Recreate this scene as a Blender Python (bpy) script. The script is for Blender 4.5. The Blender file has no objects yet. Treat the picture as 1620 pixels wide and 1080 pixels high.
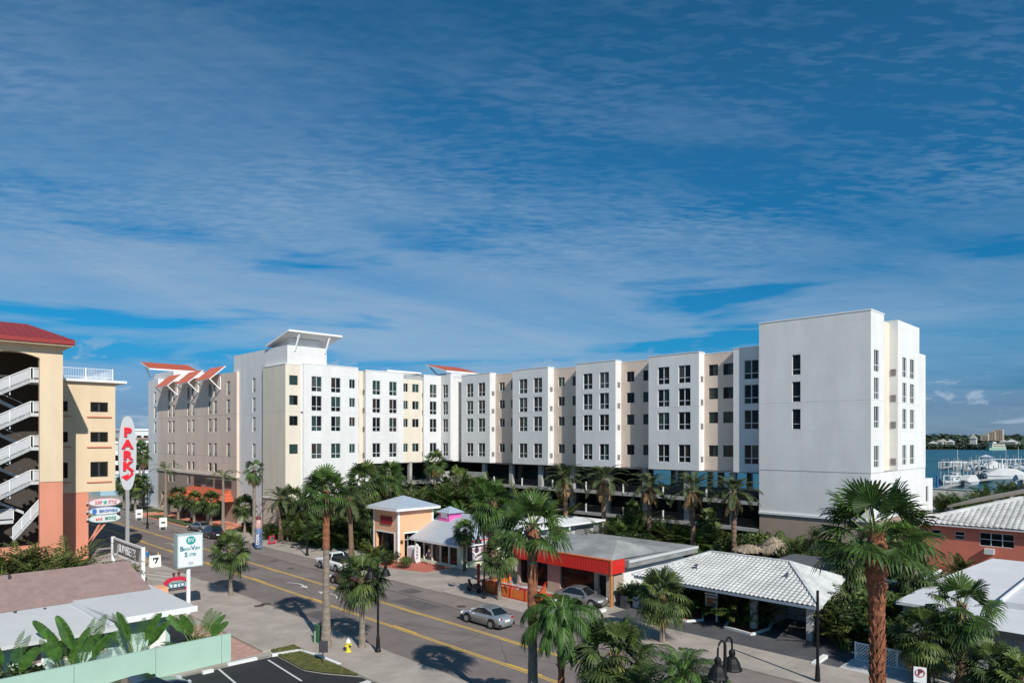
import bpy, math, random
from mathutils import Vector, Matrix
random.seed(7)
R = math.radians
PI = math.pi
SC = bpy.context.scene
COL = SC.collection

# ------------------------------------------------------------------ camera frame: +Y runs along the street, +X across it
CX, HY, FP, CH = 810., 693., 1080., 14.
PHI = math.atan2(1902-810, 1080.)
CP, SP = math.cos(PHI), math.sin(PHI)
def ray(px):
    r = (px-CX)/FP
    return CP+r*SP, SP-r*CP
def G(px, py, z=0.):                      # the ground point that was measured at a pixel of the photograph
    d = FP*(CH-z)/(py-HY); a, b = ray(px)
    return Vector((a*d, b*d, z))
def AX(px, X):                            # the point on the wall plane x = X
    a, b = ray(px); return b*X/a
def AY(px, Y):
    a, b = ray(px); return a*Y/b
def zat(py, x, y):
    return CH-(py-HY)*(x*CP+y*SP)/FP

# ------------------------------------------------------------------ materials
MATS = {}
def mat(name, col, rough=.7, var=.06, scale=1.5, bump=0., bscale=None, metal=0., spec=.5, island=0., trans=0., col2=None, det=4, coat=0., streak=0.):
    if name in MATS: return MATS[name]
    m = bpy.data.materials.new(name); m.use_nodes = True; MATS[name] = m
    nt = m.node_tree; N = nt.nodes; L = nt.links; b = N['Principled BSDF']
    b.inputs['Roughness'].default_value = rough; b.inputs['Metallic'].default_value = metal
    b.inputs['Specular IOR Level'].default_value = spec
    if coat: b.inputs['Coat Weight'].default_value = coat
    tc = N.new('ShaderNodeTexCoord')
    c1 = tuple(max(0, c*(1-var)) for c in col)+(1,)
    c2 = tuple(min(1, c*(1+var)) for c in (col2 or col))+(1,)
    no = N.new('ShaderNodeTexNoise'); no.inputs['Scale'].default_value = scale; no.inputs['Detail'].default_value = det
    no.inputs['Roughness'].default_value = .65
    L.new(tc.outputs['Object'], no.inputs['Vector'])
    mx = N.new('ShaderNodeMix'); mx.data_type = 'RGBA'
    mx.inputs[6].default_value = c1; mx.inputs[7].default_value = c2
    rp = N.new('ShaderNodeMapRange'); rp.inputs[1].default_value = .3; rp.inputs[2].default_value = .7
    L.new(no.outputs['Fac'], rp.inputs[0]); L.new(rp.outputs[0], mx.inputs[0])
    out = mx.outputs[2]
    if streak:                                   # rain streaks and grime of the wall itself
        mp = N.new('ShaderNodeMapping'); mp.inputs['Scale'].default_value = (.55, .55, .11); L.new(tc.outputs['Object'], mp.inputs[0])
        ns = N.new('ShaderNodeTexNoise'); ns.inputs['Scale'].default_value = 1.; ns.inputs['Detail'].default_value = 4; ns.inputs['Roughness'].default_value = .55; L.new(mp.outputs[0], ns.inputs[0])
        mr_ = N.new('ShaderNodeMapRange'); mr_.inputs[1].default_value = .35; mr_.inputs[2].default_value = .6; mr_.inputs[3].default_value = 1-streak; mr_.inputs[4].default_value = 1.; L.new(ns.outputs['Fac'], mr_.inputs[0])
        mm_ = N.new('ShaderNodeMix'); mm_.data_type = 'RGBA'; mm_.blend_type = 'MULTIPLY'; mm_.inputs[0].default_value = 1.; L.new(out, mm_.inputs[6]); L.new(mr_.outputs[0], mm_.inputs[7]); out = mm_.outputs[2]
    if island:
        ge = N.new('ShaderNodeNewGeometry'); hs = N.new('ShaderNodeHueSaturation')
        mr = N.new('ShaderNodeMapRange'); mr.inputs[3].default_value = 1-island; mr.inputs[4].default_value = 1+island
        L.new(ge.outputs['Random Per Island'], mr.inputs[0]); L.new(mr.outputs[0], hs.inputs['Value'])
        L.new(out, hs.inputs['Color']); out = hs.outputs['Color']
    L.new(out, b.inputs['Base Color'])
    if bump:
        n2 = N.new('ShaderNodeTexNoise'); n2.inputs['Scale'].default_value = bscale or scale*8; n2.inputs['Detail'].default_value = 3
        L.new(tc.outputs['Object'], n2.inputs['Vector'])
        bu = N.new('ShaderNodeBump'); bu.inputs['Strength'].default_value = bump; bu.inputs['Distance'].default_value = .05
        L.new(n2.outputs['Fac'], bu.inputs['Height']); L.new(bu.outputs[0], b.inputs['Normal'])
    if trans:
        t = N.new('ShaderNodeBsdfTranslucent'); L.new(out, t.inputs['Color'])
        ms = N.new('ShaderNodeMixShader'); ms.inputs[0].default_value = trans
        L.new(b.outputs[0], ms.inputs[1]); L.new(t.outputs[0], ms.inputs[2])
        L.new(ms.outputs[0], N['Material Output'].inputs[0])
    return m
def bands(m, axis, period, width, col, mul=False, soft=.02):
    """thin stripes (joints, seams, tile courses) of colour col across a material, in object space"""
    nt = m.node_tree; N = nt.nodes; L = nt.links; b = N['Principled BSDF']
    src = b.inputs['Base Color'].links[0].from_socket
    tc = N.new('ShaderNodeTexCoord'); sx = N.new('ShaderNodeSeparateXYZ'); L.new(tc.outputs['Object'], sx.inputs[0])
    dv = N.new('ShaderNodeMath'); dv.operation = 'DIVIDE'; dv.inputs[1].default_value = period; L.new(sx.outputs[axis], dv.inputs[0])
    fr = N.new('ShaderNodeMath'); fr.operation = 'FRACT'; L.new(dv.outputs[0], fr.inputs[0])
    lt = N.new('ShaderNodeMath'); lt.operation = 'LESS_THAN'; lt.inputs[1].default_value = width/period; L.new(fr.outputs[0], lt.inputs[0])
    mx = N.new('ShaderNodeMix'); mx.data_type = 'RGBA'; mx.inputs[7].default_value = tuple(col)+(1,)
    L.new(lt.outputs[0], mx.inputs[0]); L.new(src, mx.inputs[6]); L.new(mx.outputs[2], b.inputs['Base Color'])
    return m

white = mat('white_stucco', (.73, .715, .70), .85, .035, .5, .12, 14, streak=.075)
bands(white, 2, 2.95, .03, (.6, .6, .61))
cream = mat('cream_stucco', (.74, .66, .54), .85, .03, .5, .1, 14, streak=.08)
tan = mat('tan_stucco', (.725, .58, .475), .85, .04, .5, .1, 14, streak=.1)
brown = mat('brown_stucco', (.36, .275, .22), .85, .05, .5, .1, 14)
trimw = mat('white_trim', (.8, .8, .79), .55, .02)
joint = mat('dark_joint', (.33, .33, .34), .8)
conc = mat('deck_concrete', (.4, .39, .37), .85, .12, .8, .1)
darkc = mat('dark_grey_deck_shade', (.12, .12, .125), .9, .2, .6)  # dark grey; on hotel decks, soffit and walls the tone stands in for shade
frame = mat('alu_frame', (.58, .59, .6), .4, .02)
dframe = mat('dark_frame', (.05, .05, .055), .4)
glass1 = mat('glass_dark', (.008, .011, .013), .06, .3, .4, spec=.22)
glass2 = mat('glass_green_curtain', (.025, .055, .05), .1, .3, 1.5, spec=.22)
glass4 = mat('glass_pale_curtain', (.06, .07, .065), .1, .4, 2., spec=.22)
glass3 = mat('glass_brown', (.04, .026, .022), .08, .5, .8, spec=.22)
GL = [glass1, glass4, glass2, glass1, glass3]
louvre = mat('grey_louvre', (.2, .19, .18), .6, .05)
redroof = bands(mat('orange_red_metal_roof', (.52, .105, .045), .5, .08, .6), 1, .42, .05, (.3, .05, .025))
maroonroof = bands(mat('maroon_metal_roof', (.27, .035, .03), .45, .08, .6), 0, .6, .06, (.15, .02, .02))
beige = mat('garage_beige', (.72, .56, .38), .85, .03, .4, .08, 14, streak=.1)
salmon = mat('garage_salmon', (.66, .265, .17), .85, .035, .4, .08, 14, streak=.12)
black = mat('black_interior', (.012, .011, .011), .9)
steel = mat('galvanised_steel', (.55, .56, .57), .5, .08, 2)
railp = mat('perforated_panel', (.5, .5, .52), .55, .06, 5)
asphalt = mat('road_asphalt', (.185, .15, .136), .9, .24, .3, .2, 30, det=8)
newasph = mat('new_asphalt', (.022, .022, .024), .8, .25, .8, .2, 30)
lotasph = mat('motel_asphalt', (.078, .077, .084), .85, .28, .45, .2, 30, det=7)
sidew = bands(mat('sidewalk_concrete', (.375, .32, .275), .9, .2, .5, .1, 20, det=7), 1, 3.0, .03, (.25, .24, .22))
apron = mat('apron_concrete', (.355, .30, .26), .9, .24, .4, .1, 20, det=7)
paver = mat('pink_pavers', (.46, .27, .22), .9, .22, 2.2, .1, 20, det=8)
redpav = mat('red_pavers', (.46, .13, .09), .9, .12, 1.6, .1)
orpav = mat('coral_paving', (.62, .23, .14), .9, .08, .6)
grassm = mat('grass_blades', (.1, .14, .035), .8, .3, 2, island=.35, trans=.2, col2=(.16, .15, .05))
soil = mat('grass_soil', (.12, .12, .05), .95, .3, 1.2, .3, 20)
mulch = mat('red_mulch', (.2, .05, .025), .95, .4, 6, .5, 30)
yel = mat('yellow_paint', (.68, .42, .07), .7, .12, 3)
wpaint = mat('white_paint_marking', (.62, .6, .57), .7, .12, 3)
wcurb = mat('white_painted_kerb', (.76, .75, .73), .7, .08, 2)

# foliage
fan_g = mat('fan_palm_green', (.034, .07, .015), .5, .3, 1.2, island=.55, trans=.2, spec=.3, col2=(.05, .095, .022))
fan_l = mat('fan_palm_light', (.09, .16, .03), .45, .2, 1.2, island=.35, trans=.3)
sab_g = mat('sabal_green', (.04, .064, .018), .55, .3, 1.2, island=.55, trans=.2, spec=.25, col2=(.055, .085, .026))
dat_g = mat('date_palm_green', (.055, .075, .03), .55, .3, 1.2, island=.5, trans=.18, spec=.3, col2=(.085, .105, .045))
que_g = mat('queen_palm_green', (.032, .078, .018), .5, .3, 1.2, island=.5, trans=.22, spec=.3, col2=(.06, .12, .025))
are_g = mat('areca_green', (.04, .066, .014), .55, .35, .8, island=.6, trans=.22, spec=.25, col2=(.085, .095, .024))
bush_g = mat('bush_green', (.022, .042, .013), .55, .3, .7, island=.6, trans=.16, spec=.2, col2=(.05, .075, .022))
bush_l = mat('bush_light', (.08, .13, .03), .55, .3, .7, island=.45, trans=.22, col2=(.13, .17, .04))
dead = mat('dead_frond', (.2, .115, .06), .8, .3, 1.5, island=.35, trans=.1, col2=(.3, .2, .09))
yelf = mat('yellowing_frond', (.32, .24, .05), .7, .3, 1.5, island=.3, trans=.2)
trunk_g = mat('grey_palm_bark', (.25, .205, .165), .95, .28, 3, .7, 22)
trunk_r = mat('red_brown_palm_bark', (.27, .1, .05), .9, .38, 5, .8, 26)
trunk_b = mat('brown_palm_bark', (.19, .12, .08), .95, .35, 4, .8, 22)
boot_m = mat('leaf_boots', (.27, .17, .1), .9, .4, 6, .8, 22)
green_st = mat('green_stalk', (.16, .22, .05), .5, .2, 2)

# ------------------------------------------------------------------ mesh builder
class MB:
    def __init__(s): s.v = []; s.f = []; s.m = []
    def face(s, pts, mi=0):
        n = len(s.v); s.v += [tuple(p) for p in pts]; s.f.append(tuple(range(n, n+len(pts)))); s.m.append(mi)
    def box(s, x0, y0, z0, x1, y1, z1, mi=0):
        n = len(s.v)
        s.v += [(x0,y0,z0),(x1,y0,z0),(x1,y1,z0),(x0,y1,z0),(x0,y0,z1),(x1,y0,z1),(x1,y1,z1),(x0,y1,z1)]
        for q in ((0,3,2,1),(4,5,6,7),(0,1,5,4),(1,2,6,5),(2,3,7,6),(3,0,4,7)):
            s.f.append(tuple(n+i for i in q)); s.m.append(mi)
    def obox(s, c, ax, ay, az, mi=0):         # oriented box: centre and three half-axes
        c = Vector(c); n = len(s.v)
        for k in ((-1,-1,-1),(1,-1,-1),(1,1,-1),(-1,1,-1),(-1,-1,1),(1,-1,1),(1,1,1),(-1,1,1)):
            s.v.append(tuple(c+Vector(ax)*k[0]+Vector(ay)*k[1]+Vector(az)*k[2]))
        for q in ((0,3,2,1),(4,5,6,7),(0,1,5,4),(1,2,6,5),(2,3,7,6),(3,0,4,7)):
            s.f.append(tuple(n+i for i in q)); s.m.append(mi)
    def bar(s, a, b, w, h=None, mi=0, up=(0,0,1)):
        a = Vector(a); b = Vector(b); d = (b-a); h = h or w
        if d.length < 1e-6: return
        u = Vector(up)
        if abs(d.normalized().dot(u)) > .98: u = Vector((1,0,0))
        sx = d.cross(u).normalized(); sz = sx.cross(d).normalized()
        s.obox((a+b)/2, d/2, sx*w/2, sz*h/2, mi)
    def tube(s, a, b, r0, r1=None, n=8, mi=0, cap=True):
        s.path([a, b], [r0, r0 if r1 is None else r1], n, mi, cap)
    def path(s, pts, rad, n=8, mi=0, cap=True):
        pts = [Vector(p) for p in pts]; base = len(s.v)
        for i, p in enumerate(pts):
            d = (pts[min(i+1, len(pts)-1)]-pts[max(i-1, 0)]).normalized()
            u = Vector((0,0,1)) if abs(d.z) < .9 else Vector((1,0,0))
            sx = d.cross(u).normalized(); sy = d.cross(sx).normalized(); r = rad[i] if hasattr(rad, '__len__') else rad
            for k in range(n):
                a = 2*PI*k/n; s.v.append(tuple(p+(sx*math.cos(a)+sy*math.sin(a))*r))
        for i in range(len(pts)-1):
            for k in range(n):
                a = base+i*n+k; b = base+i*n+(k+1) % n
                s.f.append((a, b, b+n, a+n)); s.m.append(mi)
        if cap:
            s.f.append(tuple(base+k for k in range(n))[::-1]); s.m.append(mi)
            s.f.append(tuple(base+(len(pts)-1)*n+k for k in range(n))); s.m.append(mi)
    def lathe(s, c, prof, n=12, mi=0):       # prof: (radius, z) up the axis
        s.path([(c[0], c[1], c[2]+z) for r, z in prof], [max(r, .001) for r, z in prof], n, mi)
    def prism(s, poly, z0, z1, mi=0):        # poly ccw in xy
        n = len(s.v); k = len(poly)
        s.v += [(x, y, z0) for x, y in poly]+[(x, y, z1) for x, y in poly]
        s.f.append(tuple(range(n+k-1, n-1, -1))); s.m.append(mi)
        s.f.append(tuple(range(n+k, n+2*k))); s.m.append(mi)
        for i in range(k):
            j = (i+1) % k; s.f.append((n+i, n+j, n+k+j, n+k+i)); s.m.append(mi)
    def loft(s, rings, mi=0, cap=True, closed=True):
        base = len(s.v); n = len(rings[0])
        for r in rings: s.v += [tuple(p) for p in r]
        for i in range(len(rings)-1):
            for k in range(n if closed else n-1):
                a = base+i*n+k; b = base+i*n+(k+1) % n
                s.f.append((a, b, b+n, a+n)); s.m.append(mi)
        if cap:
            s.f.append(tuple(base+k for k in range(n))[::-1]); s.m.append(mi)
            s.f.append(tuple(base+(len(rings)-1)*n+k for k in range(n))); s.m.append(mi)
    def build(s, name, mats, parent=None, smooth=False, origin=None, **tags):
        if not s.v: return None
        if not isinstance(mats, (list, tuple)): mats = [mats]
        me = bpy.data.meshes.new(name)
        o = bpy.data.objects.new(name, me); COL.objects.link(o)
        if parent is not None:
            rt = parent
            while rt.parent: rt = rt.parent
            off = Vector(rt.get('_o', (0,0,0)))
            o.parent = parent
        elif origin is not None:
            off = Vector(origin); o.location = off; o['_o'] = tuple(off)
        else:
            xs = [p[0] for p in s.v]; ys = [p[1] for p in s.v]; zs = [p[2] for p in s.v]
            off = Vector(((min(xs)+max(xs))/2, (min(ys)+max(ys))/2, min(zs))); o.location = off; o['_o'] = tuple(off)
        me.from_pydata([(p[0]-off.x, p[1]-off.y, p[2]-off.z) for p in s.v], [], s.f)
        for m in mats: me.materials.append(m)
        me.polygons.foreach_set('material_index', s.m)
        if smooth: me.polygons.foreach_set('use_smooth', [True]*len(s.f))
        me.update()
        tag(o, **tags)
        return o
def tag(o, label=None, cat=None, group=None, kind=None):
    if label: o['label'] = label
    if cat: o['category'] = cat
    if group: o['group'] = group
    if kind: o['kind'] = kind
    return o
def empty(name, loc, label, cat, group=None, local=False, rz=0):
    o = bpy.data.objects.new(name, None); COL.objects.link(o)
    o.location = loc; o.rotation_euler = (0, 0, rz); o['_o'] = (0,0,0) if local else tuple(loc)
    return tag(o, label, cat, group)
def copy_tree(o, loc=None, rz=None, label=None, sc=None, parent=None):
    c = o.copy(); COL.objects.link(c)
    if parent is not None: c.parent = parent
    if loc is not None: c.location = loc
    if rz is not None: c.rotation_euler = (0, 0, rz)
    if sc is not None: c.scale = (sc, sc, sc)
    if label: c['label'] = label
    for ch in list(o.children): copy_tree(ch, parent=c)
    return c
def struct(name, mb, m, **k): return mb.build(name, m, kind='structure', **k)
def text(name, body, size, loc, rz, m, parent, ext=.02, bold=0., sx=1., align='CENTER', flat=False, roll=0.):
    """lettering standing up; rz = 0 faces -Y, rz = -90 degrees faces -X"""
    cu = bpy.data.curves.new(name, 'FONT'); cu.body = body; cu.size = size; cu.extrude = ext; cu.offset = bold
    cu.align_x = align; cu.align_y = 'CENTER'; cu.resolution_u = 2
    t = bpy.data.objects.new(name, cu); COL.objects.link(t); bpy.context.view_layer.update()
    me = bpy.data.meshes.new_from_object(t.evaluated_get(bpy.context.evaluated_depsgraph_get()))
    bpy.data.objects.remove(t)
    M = Matrix.Rotation(rz, 4, 'Z') @ (Matrix.Identity(4) if flat else Matrix.Rotation(R(90), 4, 'X')) @ Matrix.Rotation(roll, 4, 'Z') @ Matrix.Diagonal((sx, 1, 1, 1))
    rt = parent
    while rt.parent: rt = rt.parent
    off = Vector(rt.get('_o', (0,0,0)))
    me.transform(Matrix.Translation(Vector(loc)-off) @ M)
    me.materials.clear(); me.materials.append(m); me.name = name
    o = bpy.data.objects.new(name, me); COL.objects.link(o); o.parent = parent
    return o
# ------------------------------------------------------------------ world, sun, camera
SUN_EL = R(38); LX, LY = .316, .949          # direction the light travels over the ground
w = bpy.data.worlds.new('World'); SC.world = w; w.use_nodes = True
nt = w.node_tree; N = nt.nodes; L = nt.links
bg = N['Background']
sky = N.new('ShaderNodeTexSky'); sky.sky_type = 'NISHITA'; sky.sun_disc = False
sky.sun_elevation = SUN_EL; sky.sun_rotation = math.atan2(-LX, -LY)
sky.altitude = 0; sky.air_density = 1.0; sky.dust_density = .6; sky.ozone_density = 2.2
tc = N.new('ShaderNodeTexCoord'); nm = N.new('ShaderNodeVectorMath'); nm.operation = 'NORMALIZE'
L.new(tc.outputs['Generated'], nm.inputs[0])
sp = N.new('ShaderNodeSeparateXYZ'); L.new(nm.outputs[0], sp.inputs[0])
def M2(op, a, b=None, clamp=False):
    n = N.new('ShaderNodeMath'); n.operation = op; n.use_clamp = clamp
    for i, x in enumerate((a, b)):
        if x is None: continue
        if isinstance(x, (int, float)): n.inputs[i].default_value = x
        else: L.new(x, n.inputs[i])
    return n.outputs[0]
def MR(x, a, b, c=0., d=1., smooth=True):
    n = N.new('ShaderNodeMapRange'); n.interpolation_type = 'SMOOTHSTEP' if smooth else 'LINEAR'
    L.new(x, n.inputs[0])
    for i, t in enumerate((a, b, c, d)): n.inputs[i+1].default_value = t
    return n.outputs[0]
zz = M2('ADD', M2('MAXIMUM', sp.outputs[2], 0.), .055)
cb = N.new('ShaderNodeCombineXYZ')
L.new(M2('DIVIDE', sp.outputs[0], zz), cb.inputs[0]); L.new(M2('DIVIDE', sp.outputs[1], zz), cb.inputs[1])
def noise(vec, scale, det=3, rough=.5, rot=0., sc=(1,1,1), loc=(0,0,0), dist=0.):
    mp = N.new('ShaderNodeMapping'); mp.inputs['Rotation'].default_value = (0,0,rot)
    mp.inputs['Scale'].default_value = sc; mp.inputs['Location'].default_value = loc
    L.new(vec, mp.inputs[0])
    n = N.new('ShaderNodeTexNoise'); n.inputs['Scale'].default_value = scale; n.inputs['Detail'].default_value = det
    n.inputs['Roughness'].default_value = rough; n.inputs['Distortion'].default_value = dist
    L.new(mp.outputs[0], n.inputs[0]); return n.outputs['Fac']
V0 = cb.outputs[0]
def mapped(vec, rot, sc, loc=(0,0,0)):
    m1 = N.new('ShaderNodeMapping'); m1.inputs['Rotation'].default_value = (0,0,rot); L.new(vec, m1.inputs[0])
    m2 = N.new('ShaderNodeMapping'); m2.inputs['Scale'].default_value = sc; m2.inputs['Location'].default_value = loc; L.new(m1.outputs[0], m2.inputs[0])
    return m2.outputs[0]
def nz(vec, det=3, rough=.5, dist=0.):
    n = N.new('ShaderNodeTexNoise'); n.inputs['Scale'].default_value = 1.; n.inputs['Detail'].default_value = det
    n.inputs['Roughness'].default_value = rough; n.inputs['Distortion'].default_value = dist
    L.new(vec, n.inputs[0]); return n.outputs['Fac']
az = M2('ARCTAN2', sp.outputs[1], sp.outputs[0]); el = sp.outputs[2]
veil = nz(mapped(V0, R(33), (.6, 1.2, 1), (2.3, 5.1, 0)), 5, .55, .5)
wisp = nz(mapped(V0, R(62), (.9, 3.2, 1), (1.3, 2.1, 0)), 6, .6, .6)
rip = nz(mapped(V0, R(38), (10., 26., 1)), 2, .5, .35)
rip2 = nz(mapped(V0, R(52), (19., 48., 1), (4,0,0)), 2, .5, .3)
hv2 = N.new('ShaderNodeCombineXYZ'); L.new(M2('MULTIPLY', az, 2.), hv2.inputs[0]); L.new(M2('MULTIPLY', el, 5.), hv2.inputs[1])
diag = nz(mapped(hv2.outputs[0], R(-29), (.8, 2.6, 1), (5.2, 3.3, 0)), 7, .58, .7)
rmask = MR(nz(mapped(V0, R(10), (1.1, 1.1, 1), (7,3,0)), 2), .38, .6)
bias = MR(M2('SUBTRACT', M2('ADD', M2('MULTIPLY', az, .30), .05), el), -.2, .08)
sheet = M2('ADD', M2('ADD', M2('MULTIPLY', veil, .32), M2('MULTIPLY', wisp, .12)), M2('MULTIPLY', diag, .56))
cl = M2('ADD', M2('ADD', .0, M2('MULTIPLY', bias, .50)), M2('MULTIPLY', M2('SUBTRACT', sheet, .45), 1.75))
ripm = MR(M2('ADD', M2('MULTIPLY', rip, .62), M2('MULTIPLY', rip2, .38)), .36, .64, -.15, .15)
cl = M2('ADD', cl, M2('MULTIPLY', M2('MULTIPLY', ripm, MR(el, .17, .36, .12, 1.)), M2('ADD', M2('MULTIPLY', rmask, .8), .45)))
hv = N.new('ShaderNodeCombineXYZ')
L.new(M2('MULTIPLY', az, 2.0), hv.inputs[0]); L.new(M2('MULTIPLY', el, 15.), hv.inputs[1])
streak = MR(nz(mapped(hv.outputs[0], R(-4), (1.1, 1., 1), (3.4, .9, 0)), 4, .55, .3), .5, .66)
streak = M2('MULTIPLY', streak, MR(el, .34, .22))
cl = M2('SUBTRACT', cl, M2('MULTIPLY', streak, .75))
cl = M2('MINIMUM', M2('MAXIMUM', cl, .03), .86)
cl = M2('MULTIPLY', cl, MR(el, .03, .16, .35, 1.))
lowc = MR(nz(mapped(hv.outputs[0], 0, (3.6, 3.2, 1), (1.3, .4, 0)), 6, .6, .2), .5, .68)
lowc = M2('MULTIPLY', lowc, MR(el, .03, .14, .75, 0.))
hv3 = N.new('ShaderNodeCombineXYZ'); L.new(M2('MULTIPLY', az, 17.), hv3.inputs[0]); L.new(M2('MULTIPLY', el, 34.), hv3.inputs[1])
puff = MR(nz(mapped(hv3.outputs[0], 0, (1, 1, 1), (2.7, .6, 0)), 6, .6, .3), .53, .66)
puff = M2('MULTIPLY', M2('MULTIPLY', puff, MR(el, .015, .045)), MR(el, .15, .09, 0., .8))
cov = M2('MAXIMUM', M2('MAXIMUM', cl, lowc), puff)
# sky colour: the physical sky, deepened as through a polariser
gr = N.new('ShaderNodeMix'); gr.data_type = 'RGBA'; gr.blend_type = 'MULTIPLY'; gr.inputs[0].default_value = 1.
L.new(sky.outputs[0], gr.inputs[6])
def ramp(stops):
    cr = N.new('ShaderNodeValToRGB'); L.new(el, cr.inputs[0]); E_ = cr.color_ramp.elements
    E_[0].position = stops[0][0]; E_[0].color = (*stops[0][1], 1); E_[1].position = stops[-1][0]; E_[1].color = (*stops[-1][1], 1)
    for p, c in stops[1:-1]: e = E_.new(p); e.color = (*c, 1)
    return cr.outputs[0]
L.new(ramp([(0., (.25,.44,.84)), (.04, (.146,.30,.60)), (.13, (.03,.44,.70)), (.26, (.015,.45,.69)), (.415, (.10,.53,.73)), (.53, (.10,.52,.69))]), gr.inputs[7])
cs = N.new('ShaderNodeMix'); cs.data_type = 'RGBA'; cs.blend_type = 'MULTIPLY'; cs.inputs[0].default_value = 1.
L.new(ramp([(.0, (.40,.51,.64)), (.1, (.36,.48,.63)), (.2, (.315,.445,.61)), (.3, (.225,.375,.56)), (.42, (.145,.27,.46)), (.55, (.07,.175,.34))]), cs.inputs[6]); cs.inputs[7].default_value = (8.3, 8.3, 8.3, 1)
mx = N.new('ShaderNodeMix'); mx.data_type = 'RGBA'; L.new(cov, mx.inputs[0])
L.new(gr.outputs[2], mx.inputs[6]); L.new(cs.outputs[2], mx.inputs[7])
L.new(mx.outputs[2], bg.inputs['Color']); bg.inputs['Strength'].default_value = .12

sl = bpy.data.lights.new('sun', 'SUN'); sl.energy = 4.8; sl.angle = R(.53); sl.color = (1., .955, .88)
so = bpy.data.objects.new('sun', sl); COL.objects.link(so)
d = Vector((LX*math.cos(SUN_EL), LY*math.cos(SUN_EL), -math.sin(SUN_EL)))
so.rotation_euler = d.to_track_quat('-Z', 'Y').to_euler(); so.location = (0, 0, 80)

cam = bpy.data.cameras.new('camera'); co = bpy.data.objects.new('camera', cam); COL.objects.link(co)
co.location = (0, 0, CH); co.rotation_euler = (R(90), 0, PHI-R(90))
cam.sensor_width = 36; cam.lens = 24.0; cam.shift_y = (HY-540)/1620.; cam.clip_end = 6000; cam.clip_start = .2
SC.camera = co
SC.view_settings.view_transform = 'Standard'; SC.view_settings.look = 'None'; SC.view_settings.exposure = 0; SC.view_settings.gamma = 1

# ------------------------------------------------------------------ ground, road, water
def sheet_(name, poly, z, m, **k):
    mb = MB(); mb.face([(x, y, z) for x, y in poly]); return mb.build(name, m, kind='structure', origin=(0,0,z), **k)
def rect(x0, y0, x1, y1): return [(x0,y0),(x1,y0),(x1,y1),(x0,y1)]
gm = mat('ground_sandy', (.3, .28, .24), .95, .25, .12, .2, 8, col2=(.36, .33, .28), det=8)
bm_ = MB(); sh_ = [(215,-900),(215,60),(152,82),(150,420),(215,600),(215,2600)]; bm_.face([(-900,-900,0)]+[(x,y,0) for x,y in sh_]+[(-900,2600,0)])
for (xa,ya),(xb,yb) in zip(sh_, sh_[1:]): bm_.face([(xa,ya,-3),(xb,yb,-3),(xb,yb,0),(xa,ya,0)])
bm_.face([(140,-900,-3),(2600,-900,-3),(2600,2600,-3),(140,2600,-3)])
struct('ground', bm_, gm, origin=(0,0,0))
# water
wm = bpy.data.materials.new('bay_water'); wm.use_nodes = True; n_ = wm.node_tree
b_ = n_.nodes['Principled BSDF']; b_.inputs['Base Color'].default_value = (.015,.08,.12,1); b_.inputs['Roughness'].default_value = .35
b_.inputs['Specular IOR Level'].default_value = .25
t_ = n_.nodes.new('ShaderNodeTexCoord'); q_ = n_.nodes.new('ShaderNodeTexNoise'); q_.inputs['Scale'].default_value = .5; q_.inputs['Detail'].default_value = 5
n_.links.new(t_.outputs['Object'], q_.inputs[0]); u_ = n_.nodes.new('ShaderNodeBump'); u_.inputs['Strength'].default_value = .5
n_.links.new(q_.outputs[0], u_.inputs['Height']); n_.links.new(u_.outputs[0], b_.inputs['Normal'])
q2 = n_.nodes.new('ShaderNodeTexNoise'); q2.inputs['Scale'].default_value = .012; q2.inputs['Detail'].default_value = 6
r2 = n_.nodes.new('ShaderNodeValToRGB'); r2.color_ramp.elements[0].position = .35; r2.color_ramp.elements[1].position = .65
r2.color_ramp.elements[0].color = (.01,.062,.09,1); r2.color_ramp.elements[1].color = (.016,.095,.12,1)
mp_ = n_.nodes.new('ShaderNodeMapping'); mp_.inputs['Scale'].default_value = (1, .35, 1); mp_.inputs['Rotation'].default_value = (0,0,-R(45))
n_.links.new(t_.outputs['Object'], mp_.inputs[0]); n_.links.new(mp_.outputs[0], q2.inputs[0]); n_.links.new(q2.outputs[0], r2.inputs[0]); n_.links.new(r2.outputs[0], b_.inputs['Base Color'])
sheet_('water', rect(141, -900, 2600, 2600), -1., wm)
sheet_('seawall', rect(212.5, -300, 215.4, 60), .35, conc)
# road
rm = asphalt
sheet_('road', rect(25.6, -120, 39, 420), .006, rm)
gut = mat('gutter_concrete', (.215, .178, .158), .9, .22, .35, .1, 25, det=7)
sheet_('parking_lane', rect(36.3, -120, 39, 420), .011, gut)
mb = MB(); mb.box(36.2, -120, .0, 36.29, 420, .0135); struct('road_joint', mb, mat('tar_joint', (.045, .042, .04), .8), origin=(0,0,0))
mb = MB()
for x in (29.3, 29.52, 33.0, 33.22):
    mb.face([(x-.055, -120, .014), (x+.055, -120, .014), (x+.055, 420, .014), (x-.055, 420, .014)])
for k in range(-4, 40):                     # worn double-line segments
    y = k*12.2+3
    mb.face([(29.57, y, .018), (29.7, y, .018), (29.7, y+3, .018), (29.57, y+3, .018)]); mb.face([(32.86, y+4, .018), (32.99, y+4, .018), (32.99, y+7, .018), (32.86, y+7, .018)])
struct('road_marking', mb, yel, origin=(0,0,.014))
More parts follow.
